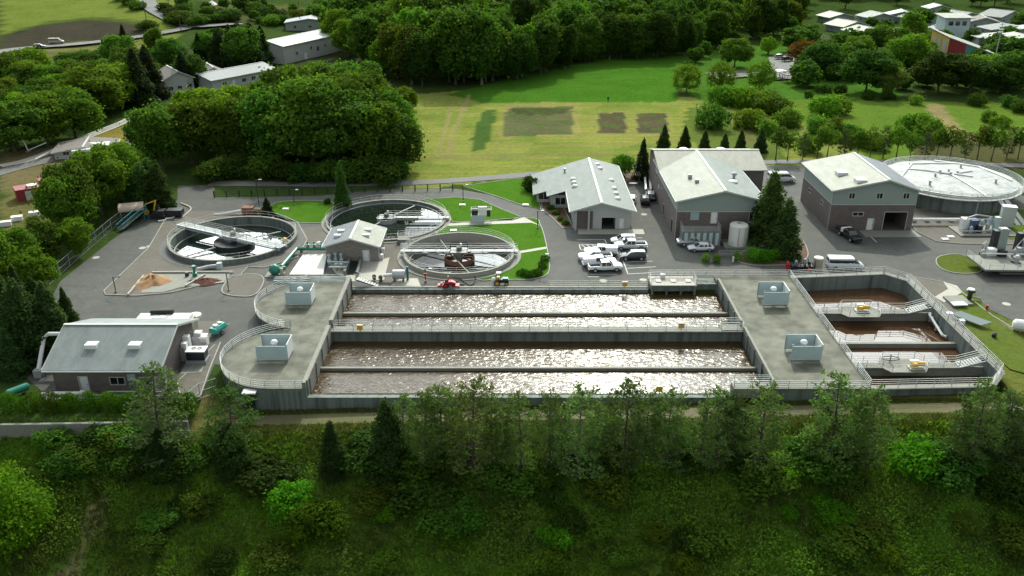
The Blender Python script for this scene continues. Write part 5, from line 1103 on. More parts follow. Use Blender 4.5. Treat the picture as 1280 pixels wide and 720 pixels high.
# foreground slope: pines along the front track
PN = [(205, 578, 116, DARK), (297, 590, 104, (.6, .7, .5)), (418, 592, 66, (.55, .65, .5)), (487, 590, 92, (.8, .85, .7)), (512, 575, 84, MID), (535, 596, 122, MID), (560, 588, 112, MID), (592, 598, 138, (1.1, 1.05, .9)), (622, 590, 104, MID), (655, 602, 108, MID), (680, 594, 104, MID), (712, 600, 124, MID), (742, 590, 96, MID), (782, 596, 132, MID), (800, 588, 98, MID), (826, 592, 104, MID), (868, 596, 102, MID), (896, 592, 122, MID), (915, 588, 108, DARK), (940, 594, 110, MID), (1040, 596, 144, MID), (1018, 588, 92, MID), (1062, 594, 108, MID), (1088, 588, 106, MID), (1184, 590, 96, MID), (1212, 596, 128, (.8, .85, .8)), (1240, 590, 112, DARK), (1266, 594, 100, MID), (1292, 590, 110, MID), (846, 586, 82, MID), (640, 582, 80, MID), (1205, 566, 70, MID)]
for i, (px, py, hp, c) in enumerate(PN):
    lab, grp, nm = 'slender pine in the row along the front slope below the basins', 'row of pines along the front slope', None
    if i == 0: lab, grp = 'pale green pine at the end of the retaining wall', None
    if i == 1: lab, grp = 'dense dark pine in front of the rounded deck wall', None
    if i == 2: lab, grp = 'short dark cone shaped conifer on the front slope by the track', None
    k = 'dense_fir' if i in (2, 3) else 'pine_%d' % (i % 4)
    one(k, px+(random.uniform(-9, 9) if i > 3 else 0), py, hp*(random.uniform(.84, .99) if i > 3 else 1), lab, c if k == 'dense_fir' else (c[0]*(1.95 if i else 3.2), c[1]*(1.85 if i else 2.6), c[2]*(1.9 if i else 3)), sx=(1.0 if i in (2, 3) else random.uniform(.8, 1.12)*(1.4 if i < 2 else 1)), group=grp)
for px, py, hp in ((207, 596, 60), (295, 590, 62), (286, 575, 50)): one('dense_fir', px, py, hp, 'low dark juniper thicket under the tall front pines at the left', (.6, .75, .55), group='low junipers under the pines', sx=1.3)
for i, (px, py, hp, c, l) in enumerate([(364, 640, 48, (.9, 1.35, .5), 'bright green bush on the slope below the short dark conifer'), (396, 668, 48, (1.1, 1.35, .5), 'lime green bush low on the front slope left of centre'), (585, 660, 42, MID, 'rounded green bush below the pine row, centre left'), (1142, 592, 56, (1.0, 1.4, .6), 'bright green rounded bush between the pines at the right'), (980, 595, 34, (2.2, 2.4, 1.), 'small bright bush left of the tall right pines'), (448, 560, 22, (.4, .5, .4), 'round dark bush beside the short conifer on the track edge'), (268, 560, 24, (.4, .5, .4), 'round dark bush at the left of the dense front pine'), (1105, 700, 26, LIME, 'small bright bush near the bottom edge at the right'), (690, 712, 34, BRIGHT, 'broad bright bush at the bottom edge in the centre'), (855, 712, 30, LIME, 'bright bush at the bottom edge right of centre')]):
    one(BUSH[i % 3], px, py, hp*.72, l, tuple(q*.85 for q in c), sx=1.05, cat='shrub')
rs = random.Random(5)
for i in range(44):
    px = rs.uniform(150, 1290); py = rs.uniform(598, 716); one(BUSH[i % 3], px, py, rs.uniform(10, 24), 'low wild shrub scattered on the front slope', rs.choice([MID, BRIGHT if py > 640 else MID, OLIVE, (1.0, 1.35, .5) if py > 640 else DARK, DARK]), sx=rs.uniform(1.3, 2.3), group='wild shrubs on the front slope', cat='shrub')
for i in range(26):
    px = rs.uniform(470, 1290); py = rs.uniform(545, 600); one(BUSH[i % 3], px, py, rs.uniform(16, 34), 'dark undergrowth shrub between the front pines', rs.choice([DARK, (.7, .8, .6), MID]), sx=rs.uniform(1.2, 1.7), group='undergrowth between the front pines', cat='shrub')
for i in range(18):
    px = rs.uniform(60, 240); py = rs.uniform(552, 600); one(BUSH[i % 3], px, py, rs.uniform(14, 26), 'bramble shrub below the retaining wall', rs.choice([DARK, OLIVE, MID]), sx=1.6, group='brambles below the retaining wall', cat='shrub')
# grass and undergrowth cover on the slope
def tufts(n, x0, x1, y0, y1, hmin, hmax, wd, per, fn=None):
    X = np.random.uniform(x0, x1, n*2); Y = np.random.uniform(y0, y1, n*2)
    keep = (fn(X, Y) if fn else np.ones(len(X), bool)); X, Y = X[keep][:n], Y[keep][:n]; Z = terr(X, Y); m = len(X)
    X, Y, Z = [np.repeat(a, per) for a in (X, Y, Z)]; k = len(X); a = np.random.uniform(0, 2*np.pi, k); ln = np.random.uniform(.1, .75, k); h = np.random.uniform(hmin, hmax, k)*np.repeat(np.random.uniform(.5, 1.2, m), per)
    bx = X+np.random.normal(size=k)*.14; by = Y+np.random.normal(size=k)*.14; w_ = wd*np.random.uniform(.5, 1.2, k)
    dx, dy = np.cos(a), np.sin(a); tx, ty, tz = bx+dx*ln*h, by+dy*ln*h, Z+h; px_, py_ = -dy*w_, dx*w_
    mx, my, mz = bx+dx*ln*h*.35, by+dy*ln*h*.35, Z+h*.62
    vs = np.stack([np.stack([bx-px_*.6, by-py_*.6, Z-.05], 1), np.stack([bx+px_*.6, by+py_*.6, Z-.05], 1), np.stack([mx+px_, my+py_, mz], 1), np.stack([tx, ty, tz], 1), np.stack([mx-px_, my-py_, mz], 1)], 1).reshape(-1, 3)
    me = bpy.data.meshes.new('grass'); me.vertices.add(5*k); me.vertices.foreach_set('co', vs.ravel().astype(np.float32)); me.loops.add(5*k)
    me.loops.foreach_set('vertex_index', np.arange(5*k)); me.polygons.add(k); me.polygons.foreach_set('loop_start', np.arange(k)*5); me.update(calc_edges=True); return me
def addtufts(name, label, me, m): me.materials.append(M(m)); o = bpy.data.objects.new(name, me); COL.objects.link(o); return stuff(o, label, 'grass')
addtufts('slope_grass', 'long wild green grass covering the front slope', tufts(30000, -66, 66, 54, 89.0, .25, .75, .05, 5, lambda X, Y: lump(X*.6, Y*.6) > -.45), 'grass_blade')
mat('dry_grass', (.13, .18, .045), .85, 0, .08, trans=.3, noise=[(.3, .6, (.07, .085, .03))])
addtufts('verge_grass', 'dry grass on the verges of the front track', tufts(16000, -38, 75, 87.5, 93.9, .1, .32, .04, 4, lambda X, Y: (np.abs(Y-91.8) > 1.2)), 'dry_grass')
addtufts('weeds', 'olive weeds mixed into the front slope', tufts(14000, -66, 66, 56, 88, .2, .6, .07, 4, lambda X, Y: lump(X*.5+7, Y*.5) > .05), 'dry_grass')
def bigleaf(n, fn):
    X = np.random.uniform(-66, 66, n*3); Y = np.random.uniform(55, 87.5, n*3); k = fn(X, Y); TR = [G(*p)[:2] for p in [(120, 618), (142, 618), (112, 690), (92, 725), (68, 725), (95, 680)]]; k = k & ~inside(TR, X, Y); X, Y = X[k][:n], Y[k][:n]; hh = np.random.uniform(.02, 1, len(X))**1.3*(.25+1.5*np.clip(lump(X*.9, Y*1.1)+.3, 0, 1.2)*np.clip(lump(X*.3+5, Y*.35)+.7, .2, 1.3))
    return leafmesh('undergrowth', np.stack([X, Y, terr(X, Y)+hh], 1), rdirs(len(X), 1.1), np.random.uniform(.06, .17, len(X)), 'undergrowth_leaf')
mat('undergrowth_leaf', (.13, .29, .024), .85, 0, .05, trans=.35, noise=[(.2, .7, (.05, .10, .02)), (.6, .5, (.15, .26, .03)), (.09, .5, (.12, .14, .035))])
o = bpy.data.objects.new('undergrowth', bigleaf(210000, lambda X, Y: lump(X*.4+2, Y*.5) < .6)); COL.objects.link(o); stuff(o, 'leafy bramble and ivy undergrowth on the front slope', 'undergrowth')

# past 300 broadleaf trees: the ones that show smallest become one far woodland
def shown(o):
    x, y, z = o.location; h = o['h_']; u, v = inv(x, y, z+h*.7); d = y*CP-(z-H_)*SP
    return -1 if (u < -60 or u > 1340 or v > 760 or inv(x, y, z+h)[1] < -25 and inv(x, y, z+h)[1] > 1e9) else h/d
al = [o for o in COL.objects if o.parent is None and o.name.startswith('broadleaf_tree')]
al.sort(key=lambda o: -(shown(o)*(1.6 if 'group' not in o else 1)*(.45 if 'wood' in o.get('group', '') and o['row_'] > 1 else 1)))
rest = al[290:]; Vs = []; Cn = 0
for o in rest:
    cr = [c for c in o.children if c.name.startswith('crown')][0]; me = cr.data; n = len(me.polygons); a = np.empty(n*12, np.float32); me.vertices.foreach_get('co', a); a = a.reshape(n, 4, 3)
    k = np.random.choice(n, min(n, 1500), replace=False); q = a[k]; c = q.mean(1, keepdims=True); q = c+(q-c)*2.4
    s = np.array(o.scale); r = o.rotation_euler.z; q = q*s; R2 = np.array(((math.cos(r), -math.sin(r)), (math.sin(r), math.cos(r)))); q[..., :2] = q[..., :2] @ R2.T; q = q+np.array(o.location)
    if shown(o) > 0: Vs.append(q.reshape(-1, 3)); Cn += 1
    for c_ in list(o.children): bpy.data.objects.remove(c_)
    bpy.data.objects.remove(o)
for o in COL.objects:
    for k in ('h_', 'row_'):
        if k in o: del o[k]
if Vs:
    vs = np.concatenate(Vs); n = len(vs)//4; me = bpy.data.meshes.new('distant_woodland'); me.vertices.add(4*n); me.vertices.foreach_set('co', vs.ravel().astype(np.float32)); me.loops.add(4*n)
    me.loops.foreach_set('vertex_index', np.arange(4*n)); me.polygons.add(n); me.polygons.foreach_set('loop_start', np.arange(n)*4); me.update(calc_edges=True); me.materials.append(M('leaf'))
    o = bpy.data.objects.new('distant_woodland', me); COL.objects.link(o); o.color = (.7, .75, .7, 1); stuff(o, 'distant woodland massed behind the nearer trees', 'woodland')
print('BROAD', len(al), 'as stuff', Cn)
mat('roof_white', (.55, .58, .50), .6, extra=seams)
mat('roof_mid', (.13, .15, .145), .7, extra=seams)
mat('panel_grey', (.16, .20, .20), .8, 0, .2)
# ---------------------------------------------------------------- vehicles
def wheel(t, x, y, r=.38, w_=.26, rim='silver_paint'):
    o = MB(); o.lathe(0, 0, [(r*.55, -w_/2), (r*.94, -w_/2), (r, -w_/2+.04), (r, w_/2-.04), (r*.94, w_/2), (r*.55, w_/2)], 18)
    wh = o.build('wheel', 'black_rubber', t); wh.rotation_euler = (math.pi/2, 0, 0); wh.location = (x, y, r)
    MB().lathe(0, 0, [(r*.6, -w_/2-.012), (r*.6, w_/2+.012)], 14).build('rim', rim, wh)
def sec(x, zb, zm, zt, wb_, wm, wt): return (x, [(0, zb), (wb_, zb), (wm, zm), (wt, zt), (0, zt+.02)])
def vehicle(name, kind, label, x, y, ang, paint, group=None, z=.02, cap=None):
    t = thing(name, label, {'pickup': 'pickup truck', 'suv': 'car', 'sedan': 'car', 'van': 'van', 'utility': 'truck'}[kind], (x, y, z), rad(ang), group)
    if kind in ('pickup', 'utility'):
        W = .98; Lf, Lb = 2.95, -2.85; xc0, xc1 = -.75, 1.15; wx = (1.85, -1.8)
        MB().loft([sec(xc0, .42, .8, 1.12, .85, W, W-.04), sec(.4, .42, .8, 1.14, .85, W, W-.04), sec(1.3, .42, .8, 1.14, .85, W, W-.05), sec(2.2, .45, .8, 1.12, .85, W, W-.1), sec(2.75, .5, .8, 1.04, .82, W-.04, W-.16), sec(Lf, .55, .75, .92, .7, W-.16, W-.3)]).build('body', paint, t, smooth=False)
        if kind == 'pickup':
            MB().loft([sec(Lb, .5, .65, .72, .8, W-.05, W-.08), sec(xc0, .45, .65, .72, .85, W-.02, W-.08)]).box(Lb, W-.16, .7, xc0, W-.04, 1.12).box(Lb, -W+.04, .7, xc0, -W+.16, 1.12).box(Lb-.02, -W+.06, .55, Lb+.12, W-.06, 1.1).build('cargo_bed', paint, t)
            MB().box(Lb+.12, -W+.16, .745, xc0-.02, W-.16, .80).build('bed_liner', 'dark_opening', t)
            if cap: MB().loft([(Lb+.02, [(0, 1.12), (W-.05, 1.12), (W-.2, 1.6), (0, 1.66)]), (xc0-.03, [(0, 1.12), (W-.05, 1.12), (W-.18, 1.66), (0, 1.74)])]).build('bed_cap', paint, t)
        else:
            MB().box(Lb-.6, -W, .85, xc0-.1, W, 1.0).build('flat_bed', 'dark_metal', t); MB().box(xc0-.75, -W, 1.0, xc0-.15, W, 1.75).build('tool_box', 'white_metal', t)
            MB().box(Lb-.4, -W+.1, 1.0, Lb+1.3, W-.1, 1.35).build('load', 'black_rubber', t)
        gh = [(xc0+.05, [(0, 1.12), (W-.08, 1.12), (W-.22, 1.74), (0, 1.76)]), (.35, [(0, 1.12), (W-.08, 1.12), (W-.22, 1.78), (0, 1.8)]), (.6, [(0, 1.12), (W-.08, 1.12), (W-.24, 1.74), (0, 1.77)]), (xc1+.25, [(0, 1.12), (W-.1, 1.12), (W-.12, 1.14), (0, 1.16)])]
        roof = [(xc0, [(0, 1.74), (W-.19, 1.72), (W-.24, 1.80), (0, 1.85)]), (.35, [(0, 1.78), (W-.19, 1.75), (W-.24, 1.84), (0, 1.89)]), (.62, [(0, 1.74), (W-.2, 1.72), (W-.26, 1.78), (0, 1.82)])]
        pil = [(xc0, .07), (.0, .06)]; front = (.62, 1.72, xc1+.22, 1.14); zroof = 1.74; zb_ = 1.12
    elif kind == 'van':
        W = 1.0; Lf, Lb = 3.05, -2.95; wx = (2.0, -1.75); zb_ = 1.35
        MB().loft([sec(Lb, .45, .9, 1.35, .9, W, W-.02), sec(1.0, .42, .9, 1.35, .9, W, W-.02), sec(1.8, .42, .9, 1.32, .9, W, W-.06), sec(2.5, .45, .85, 1.2, .85, W-.02, W-.14), sec(2.95, .5, .8, .98, .8, W-.1, W-.24), sec(Lf, .55, .7, .85, .7, W-.25, W-.35)]).build('body', paint, t)
        gh = [(Lb+.03, [(0, 1.35), (W-.05, 1.35), (W-.14, 2.05), (0, 2.07)]), (1.0, [(0, 1.35), (W-.05, 1.35), (W-.14, 2.05), (0, 2.07)]), (1.25, [(0, 1.35), (W-.06, 1.35), (W-.18, 2.0), (0, 2.02)]), (2.35, [(0, 1.24), (W-.14, 1.24), (W-.16, 1.27), (0, 1.28)])]
        roof = [(Lb, [(0, 2.0), (W-.10, 1.92), (W-.17, 2.2), (0, 2.27)]), (.9, [(0, 2.0), (W-.10, 1.92), (W-.17, 2.2), (0, 2.27)]), (1.3, [(0, 1.98), (W-.14, 1.93), (W-.22, 2.1), (0, 2.16)])]
        pil = [(Lb, .35), (-1.0, .1), (.35, .5), (1.15, .1)]; front = (1.3, 1.95, 2.32, 1.28); zroof = 1.95
    else:
        suv = kind == 'suv'; W = .92; Lf, Lb = (2.3, -2.25); wx = (1.4, -1.35); zb_ = 1.02 if suv else .92; zt = 1.62 if suv else 1.4
        MB().loft([sec(Lb, .5, .75, zb_-.12, .65, W-.12, W-.2), sec(Lb+.25, .38, .7, zb_, .78, W-.02, W-.1), sec(-.5, .35, .7, zb_, .8, W, W-.06), sec(1.0, .35, .7, zb_-.02, .8, W, W-.07), sec(1.9, .4, .7, zb_-.14, .78, W-.04, W-.14), sec(Lf, .5, .62, zb_-.34, .6, W-.22, W-.3)]).build('body', paint, t)
        xr0 = Lb+.35 if suv else -1.1; xr1 = .35
        gh = [((Lb+.12) if suv else -1.75, [(0, zb_-.02), (W-.16, zb_-.02), (W-.18, zb_+.01), (0, zb_+.02)]), (xr0, [(0, zb_-.02), (W-.1, zb_-.02), (W-.26, zt-.05), (0, zt-.02)]), (xr1, [(0, zb_-.02), (W-.1, zb_-.02), (W-.26, zt-.05), (0, zt-.02)]), (1.15, [(0, zb_-.04), (W-.12, zb_-.04), (W-.14, zb_-.01), (0, zb_)])]
        roof = [(xr0-.12, [(0, zt-.1), (W-.27, zt-.12), (W-.3, zt-.04), (0, zt-.02)]), (-.4, [(0, zt-.04), (W-.23, zt-.08), (W-.3, zt+.02), (0, zt+.05)]), (xr1+.1, [(0, zt-.1), (W-.26, zt-.12), (W-.3, zt-.04), (0, zt)])]
        pil = [(-.35, .09), (xr0+.05, .12)]; front = (xr1+.1, zt-.1, 1.12, zb_); zroof = zt-.08
    MB().loft(gh).build('window_glass', 'dark_glass', t)
    rf_ = MB().loft(roof)
    for (px_, pw) in pil:
        for s in (-1, 1): rf_.add([(px_, s*(W-.045), zb_), (px_+pw, s*(W-.045), zb_), (px_+pw, s*(W-.20), zroof+.03), (px_, s*(W-.20), zroof+.03), (px_, s*(W-.12), zb_), (px_+pw, s*(W-.12), zb_), (px_+pw, s*(W-.28), zroof+.03), (px_, s*(W-.28), zroof+.03)], [(0, 1, 2, 3), (4, 7, 6, 5), (0, 4, 5, 1), (2, 6, 7, 3), (0, 3, 7, 4), (1, 5, 6, 2)])
    for s in (-1, 1): rf_.tube([(front[0], s*(W-.24), front[1]), (front[2], s*(W-.12), front[3])], .05, 4)
    rf_.build('roof', paint, t)
    r_ = .42 if kind in ('pickup', 'utility') else .36
    for s in (-1, 1):
        for q in wx: wheel(t, q, s*(W-.14), r_, .28)
        zl = {'pickup': .84, 'utility': .84, 'van': .88, 'suv': .68, 'sedan': .62}[kind]
        MB().box(Lf-.22, s*(W-.42)-.14, zl-.07, Lf-.06, s*(W-.42)+.14, zl+.08).build('headlight', 'lamp_glass', t); MB().box(Lb-.03, s*(W-.16)-.07, .75, Lb+.04, s*(W-.16)+.07, 1.0).build('tail_light', 'red_lens', t)
        MB().box(front[2]-.5, s*(W+.08)-.08, zb_+.02, front[2]-.38, s*(W+.08)+.08, zb_+.2).build('mirror', paint if kind != 'van' else 'dark_metal', t)
    MB().box(Lf-.12, -W+.2, .38, Lf+.06, W-.2, .58).build('front_bumper', 'dark_metal' if kind != 'sedan' else paint, t); MB().box(Lb-.12, -W+.12, .42, Lb+.05, W-.12, .6).build('rear_bumper', 'silver_paint' if kind in ('pickup', 'utility') else 'dark_metal', t)
    return t
def veh(kind, name, label, px, py, ang, paint, group=None, cap=None):
    x, y = P(px, py); return vehicle(name, kind, label, x, y, ang, paint, group, cap=cap)
veh('pickup', 'pickup_truck', 'white pickup with a black bed, nearest of the parked trucks, facing right', 756, 338, 5, 'white_paint')
veh('pickup', 'pickup_truck', 'white pickup with a cap on its bed parked just behind the nearest truck', 749, 332, 4, 'white_paint', cap=True)
veh('pickup', 'pickup_truck', 'white pickup facing left, left column of the parked trucks', 744, 325, 183, 'white_paint')
veh('pickup', 'pickup_truck', 'white capped pickup at the back of the left column of parked trucks', 751, 318.5, 182, 'white_paint', cap=True)
veh('pickup', 'pickup_truck', 'white pickup with a black bed facing left in the right bay column', 788, 311, 182, 'white_paint')
veh('suv', 'parked_car', 'white car half hidden behind the pickup in the right bay column', 779, 304, 182, 'white_paint')
veh('suv', 'parked_car', 'dark compact car with a pale roof in the right bay column', 791, 324, 182, 'dark_paint')
veh('sedan', 'parked_car', 'white sedan by the raised dock of the two-storey building', 876, 313, 182, 'white_paint')
veh('pickup', 'pickup_truck', 'silver grey pickup half hidden behind the white sedan', 866, 306, 182, 'silver_paint')
veh('utility', 'utility_truck', 'black work truck with a white tool box and flat bed by the tall garage', 1061, 298, -78, 'black_paint')
veh('van', 'passenger_van', 'white passenger van parked on the road beside the basin railing', 1055, 336, -3, 'white_paint')
veh('van', 'cargo_van', 'white van partly behind the dark conifer at the back of the garage', 976, 227, 0, 'white_paint')
veh('suv', 'parked_car', 'white car with a white roof parked at the back of the office court', 789.5, 253, 80, 'white_paint')
veh('suv', 'parked_car', 'dark car with white trim at the back of the office court', 806, 253, 85, 'dark_paint')
veh('suv', 'parked_car', 'silver car tucked behind the dark one in the office court', 813, 248, 85, 'silver_paint')
for i, (px, py, p) in enumerate([(50, 61, 'dark_paint')]):
    x, y, z = G(px, py); vehicle('passing_car', 'suv', 'small dark car on the hillside road at the upper left', x, y, 15, p, z=z+.3)
x, y, z = G(71, 55); vehicle('parked_van', 'van', 'tan van on the verge above the hillside road', x, y, 5, 'beige_paint', z=z+.1)
for i, (px, py, a, p, l) in enumerate([(975, 74, 20, 'silver_paint', 'silver car in the small park car lot'), (983, 77, 20, 'dark_paint', 'dark car in the small park car lot'), (1000, 82, 20, 'silver_paint', 'grey car at the right of the small park car lot'), (1158, 66, 30, 'white_paint', 'white car nearest the long coloured building'), (1166, 69, 30, 'silver_paint', 'silver car beside the white one by the coloured building'), (1154, 84, 60, 'white_paint', 'white car under the trees left of the coloured building'), (1248, 86, 10, 'white_paint', 'white car at the far right car lot under the trees'), (1270, 82, 10, 'white_paint', 'white car at the right edge under the trees'), (1272, 74, 10, 'dark_paint', 'dark car at the right edge car lot')]):
    x, y, z = G(px, py); vehicle('parked_car', 'suv', l, x, y, a, p, z=z+.35)

# ---------------------------------------------------------------- plant equipment
def G0(px, py, z=0): return P(px, py, z)
# street lamps
for i, (px, py, hp, l) in enumerate([(145, 366, 20, 'lamp post on the gravel island at the left of the yard'), (286, 364, 23, 'lamp post on the small gravel island by the sand bays'), (368, 257, 19, 'lamp post on the lawn beside the bridge clarifier'), (579, 253, 21, 'lamp post on the lawn by the inner road'), (324, 259, 33, 'tall pole with two arms behind the bridge clarifier'), (672, 286, 22, 'lamp post at the right corner of the lawn'), (677, 341, 23, 'lamp post by the curved dark hedge'), (532, 353, 17, 'thin dark post with a red box in front of the rusty clarifier')]):
    x, y = P(px, py); h = hp*(y*CP+H_*SP)/(F_*.93); t = thing('lamp_post', l, 'lamp post', (x, y, .05))
    MB().tube([(0, 0, 0), (0, 0, h)], .08, 6).build('pole', 'dark_metal', t); MB().tube([(0, 0, h-.1), (.7, 0, h)], .04, 4).build('arm', 'dark_metal', t)
    MB().cbox(.85, 0, h-.06, .6, .3, .14).build('lamp_head', 'dark_metal' if i < 2 else 'galvanised', t); MB().lathe(0, 0, [(.22, -.05), (.22, .3)], 10).build('footing', 'concrete', t)
    if i == 7: MB().cbox(0, 0, h*.45, .4, .3, .5).build('box', 'red_paint', t)
# post fence along the perimeter path
t = thing('post_fence', 'dark post and wire fence between the yard and the perimeter path', 'fence', (*P(266, 247), 0)); bx_, by_ = t.location.x, t.location.y
pst = None; pts = []
for px in np.linspace(268, 566, 20):
    py = 247-(px-268)*6/160 if px < 430 else 241-(px-430)*3/136
    x, y = P(px, py); pts.append((x-bx_, y-by_, 0))
    if pst is None: pst = MB().cbox(0, 0, -.1, .22, .22, 1.6).build('post', 'dark_wood', t); o = pst
    else: o = pst.copy(); COL.objects.link(o); o.parent = t
    o.location = (x-bx_, y-by_, 0)
mb = MB()
for h in (.5, 1.0, 1.35): mb.tube([(a, b, h) for a, b, c in pts], .025, 4)
mb.build('wire', 'dark_metal', t)
def chain(label, pxs, h=2.2, closed=False, world=None):
    pts = world or [(*G(*p)[:2], G(*p)[2]) for p in pxs]; t = thing('chain_link_fence', label, 'fence', pts[0]); b0 = Vector(pts[0]); loc = [Vector(p)-b0 for p in pts]
    mb = MB()
    for q in (.1, h*.5, h): mb.tube([p+Vector((0, 0, q)) for p in loc], .03, 4)
    mb.build('rails', 'galvanised', t); pst = None; mm = MB()
    for a, b in zip(loc[:-1], loc[1:]):
        n = max(1, int((b-a).length/3))
        for k in range(n):
            p = a+(b-a)*k/n
            if pst is None: pst = MB().tube([(0, 0, -.3), (0, 0, h)], .045, 5).build('post', 'galvanised', t); o = pst
            else: o = pst.copy(); COL.objects.link(o); o.parent = t
            o.location = p
        n = int((b-a).length/.45)
        for k in range(n):
            for s in (-1, 1):
                p = a+(b-a)*(k+.5)/n; d = (b-a).normalized(); mm.tube([p+Vector((0, 0, .1))-d*s*h*.4, p+Vector((0, 0, h))+d*s*h*.4], .008, 3)
    mm.build('mesh', 'galvanised', t); return t
chain('chain link fence along the left edge of the paved yard', [(62, 356), (100, 322), (140, 288), (165, 268)])
chain('chain link fence with a gate at the end of the hedge', [(236, 512), (252, 504), (272, 492)])
rl_ = thing('guard_rail', 'long pale guard rail beside the lane at the upper left', 'guard rail', (*G(45, 200)[:2], 0)); b0 = Vector(rl_.location); pts = [Vector((*G(a, b)[:2], 0))-b0 for a, b in [(45, 203), (70, 190), (110, 172), (150, 156), (178, 141)]]
MB().tube([p+Vector((0, 0, .75)) for p in pts], .2, 4).build('rail', 'white_metal', rl_)
for p in pts: MB().cbox(p.x, p.y, 0, .2, .2, .8).build('post', 'galvanised', rl_)
# green pipework and pump
gp = thing('green_pipeline', 'green pipe with three standing valves running to the pump house', 'pipe', (*P(352, 336), 0)); ox, oy = gp.location.x, gp.location.y
def loc(px, py, z=0): x, y = P(px, py, z); return (x-ox, y-oy, z)
MB().tube([loc(407, 311, .9), loc(371, 311, .9), loc(352, 333, .9)], .3, 10).build('pipe', 'green_paint', gp)
for px in (385, 393, 402): p = loc(px, 311, .9); q = MB().lathe(p[0], p[1], [(.22, .9), (.22, 1.6), (.4, 1.62), (.4, 1.75), (.12, 1.8), (.12, 2.3)], 10).build('valve', 'green_paint', gp)
for px, py in ((377, 313), (366, 318), (358, 328)): p = loc(px, py, .3); MB().cbox(p[0], p[1], 0, .5, .5, .7).build('support', 'concrete', gp)
p = loc(399, 305, 1.5); MB().ball(p[0], p[1], 1.6, .55, .55, .4).build('white_tank', 'white_fabric', gp)
pm = thing('green_pump', 'big round green pump at the corner of the concrete pad', 'pump', (*P(344, 344), 0))
MB().ball(0, 0, 1.0, .95, .8, .95, 16, 9).build('casing', 'green_paint', pm, smooth=True); MB().tube([(.6, .2, 1.0), (1.6, .9, 1.0)], .35, 10).build('outlet', 'green_paint', pm); MB().cbox(0, 0, -.05, 3, 2.2, .2).build('plinth', 'concrete', pm); MB().lathe(1.2, -.2, [(.3, .1), (.3, 1.3), (.15, 1.4)], 10).build('motor', 'beige_paint', pm)
cvr = thing('basin_cover', 'very pale flat concrete cover beside the pump house', 'basin cover', (*P(385, 334), 0)); ox, oy = cvr.location.x, cvr.location.y
MB().prism([loc(379, 321)[:2], loc(409, 320)[:2], loc(404, 346)[:2], loc(362, 346)[:2]], -.1, .45).build('cover', 'white_cover', cvr); MB().tube([loc(392, 326, .48), loc(382, 345, .48)], .08, 4).build('joint_strip', 'galvanised', cvr)
cs = thing('channel_structure', 'concrete channels with gates and blue grey screening gear before the pump house', 'channels', (*P(430, 340), 0)); ox, oy = cs.location.x, cs.location.y
for a, b in (((438, 326), (431, 345)), ((452, 326), (447, 346))):
    A, B = loc(*a), loc(*b); MB().prism([(A[0]-.2, A[1]), (A[0]+.2, A[1]), (B[0]+.2, B[1]), (B[0]-.2, B[1])], -.1, .9).build('channel_wall', 'wall_concrete', cs)
A, B, C_, D = loc(438, 327), loc(451, 327), loc(446, 344), loc(432, 344); MB().add([(A[0]+.2, A[1], .1), (B[0]-.2, B[1], .1), (C_[0]-.2, C_[1], .1), (D[0]+.2, D[1], .1)], [(3, 2, 1, 0)]).build('channel_floor', 'dark_opening', cs)
for i, (px, py) in enumerate([(412, 322), (412, 330), (420, 328), (427, 329), (434, 325)]): p = loc(px, py); MB().lathe(p[0], p[1], [(.35, 0), (.35, .8), (.2, .9), (.2, 1.5), (.3, 1.55), (.3, 1.8)], 10).build('screen_unit', 'blue_grey_metal', cs)
for a, b in (((409, 327), (436, 328)), ((411, 334), (433, 334))): MB().tube([loc(*a, 1.0), loc(*b, 1.0)], .16, 8).build('pipe', 'blue_grey_metal', cs)
for px in (421, 427): p = loc(px, 338); MB().lathe(p[0], p[1], [(.25, 0), (.25, 1.1), (.35, 1.12), (.35, 1.25)], 10).build('valve', 'beige_paint', cs)
gtz = [(-38, 128.6, .1), (-33, 129.4, .1), (-26.5, 129.5, .1)]
railing('handrail between the channels and the far edge of the left deck', [(-38, 129.2, .05), (-26.6, 129.2, .05)], n=3)
pc = thing('pipe_channel', 'grey trough of long pipes behind the far lobe of the left deck', 'pipe trough', (-36, 130.2, 0)); MB().box(-3.2, -.5, -.05, 9, .5, .5).build('trough', 'blue_grey_metal', pc); MB().tube([(-3.2, .8, .5), (9, .8, .5)], .14, 8).tube([(-3.2, 0, .62), (9, 0, .62)], .12, 8).build('pipe', 'galvanised', pc)
bl = thing('blower_tank', 'pale horizontal tank with a teal upright pipe by the rusty clarifier', 'tank', (*P(499, 351), .08))
MB().tube([(-1.1, 0, 1.1), (-.95, 0, 1.1), (1.0, 0, 1.1), (1.15, 0, 1.1)], [.45, .8, .8, .45], 14).build('vessel', 'silver_paint', bl, smooth=False); MB().tube([(-2.6, 0, .9), (-1.0, 0, 1.0)], .28, 10).build('intake', 'white_metal', bl); MB().box(-.8, -.5, 0, -.6, .5, .6).box(.6, -.5, 0, .8, .5, .6).build('leg', 'dark_metal', bl); MB().tube([(1.4, .2, 0), (1.4, .2, 2.4)], .2, 8).build('riser', 'teal_paint', bl)
for i, (px, py) in enumerate([(468, 351), (476, 352)]):
    x, y = P(px, py); t = thing('valve_post', ['left', 'right'][i]+' small brown valve post on the concrete left of the pale tank', 'valve', (x, y, .03)); MB().lathe(0, 0, [(.3, 0), (.25, .5), (.35, .55), (.35, .9), (.1, 1.0)], 10).build('stand', 'wood', t); MB().cbox(0, 0, 1.0, .5, .1, .1).build('handle', 'dark_metal', t)
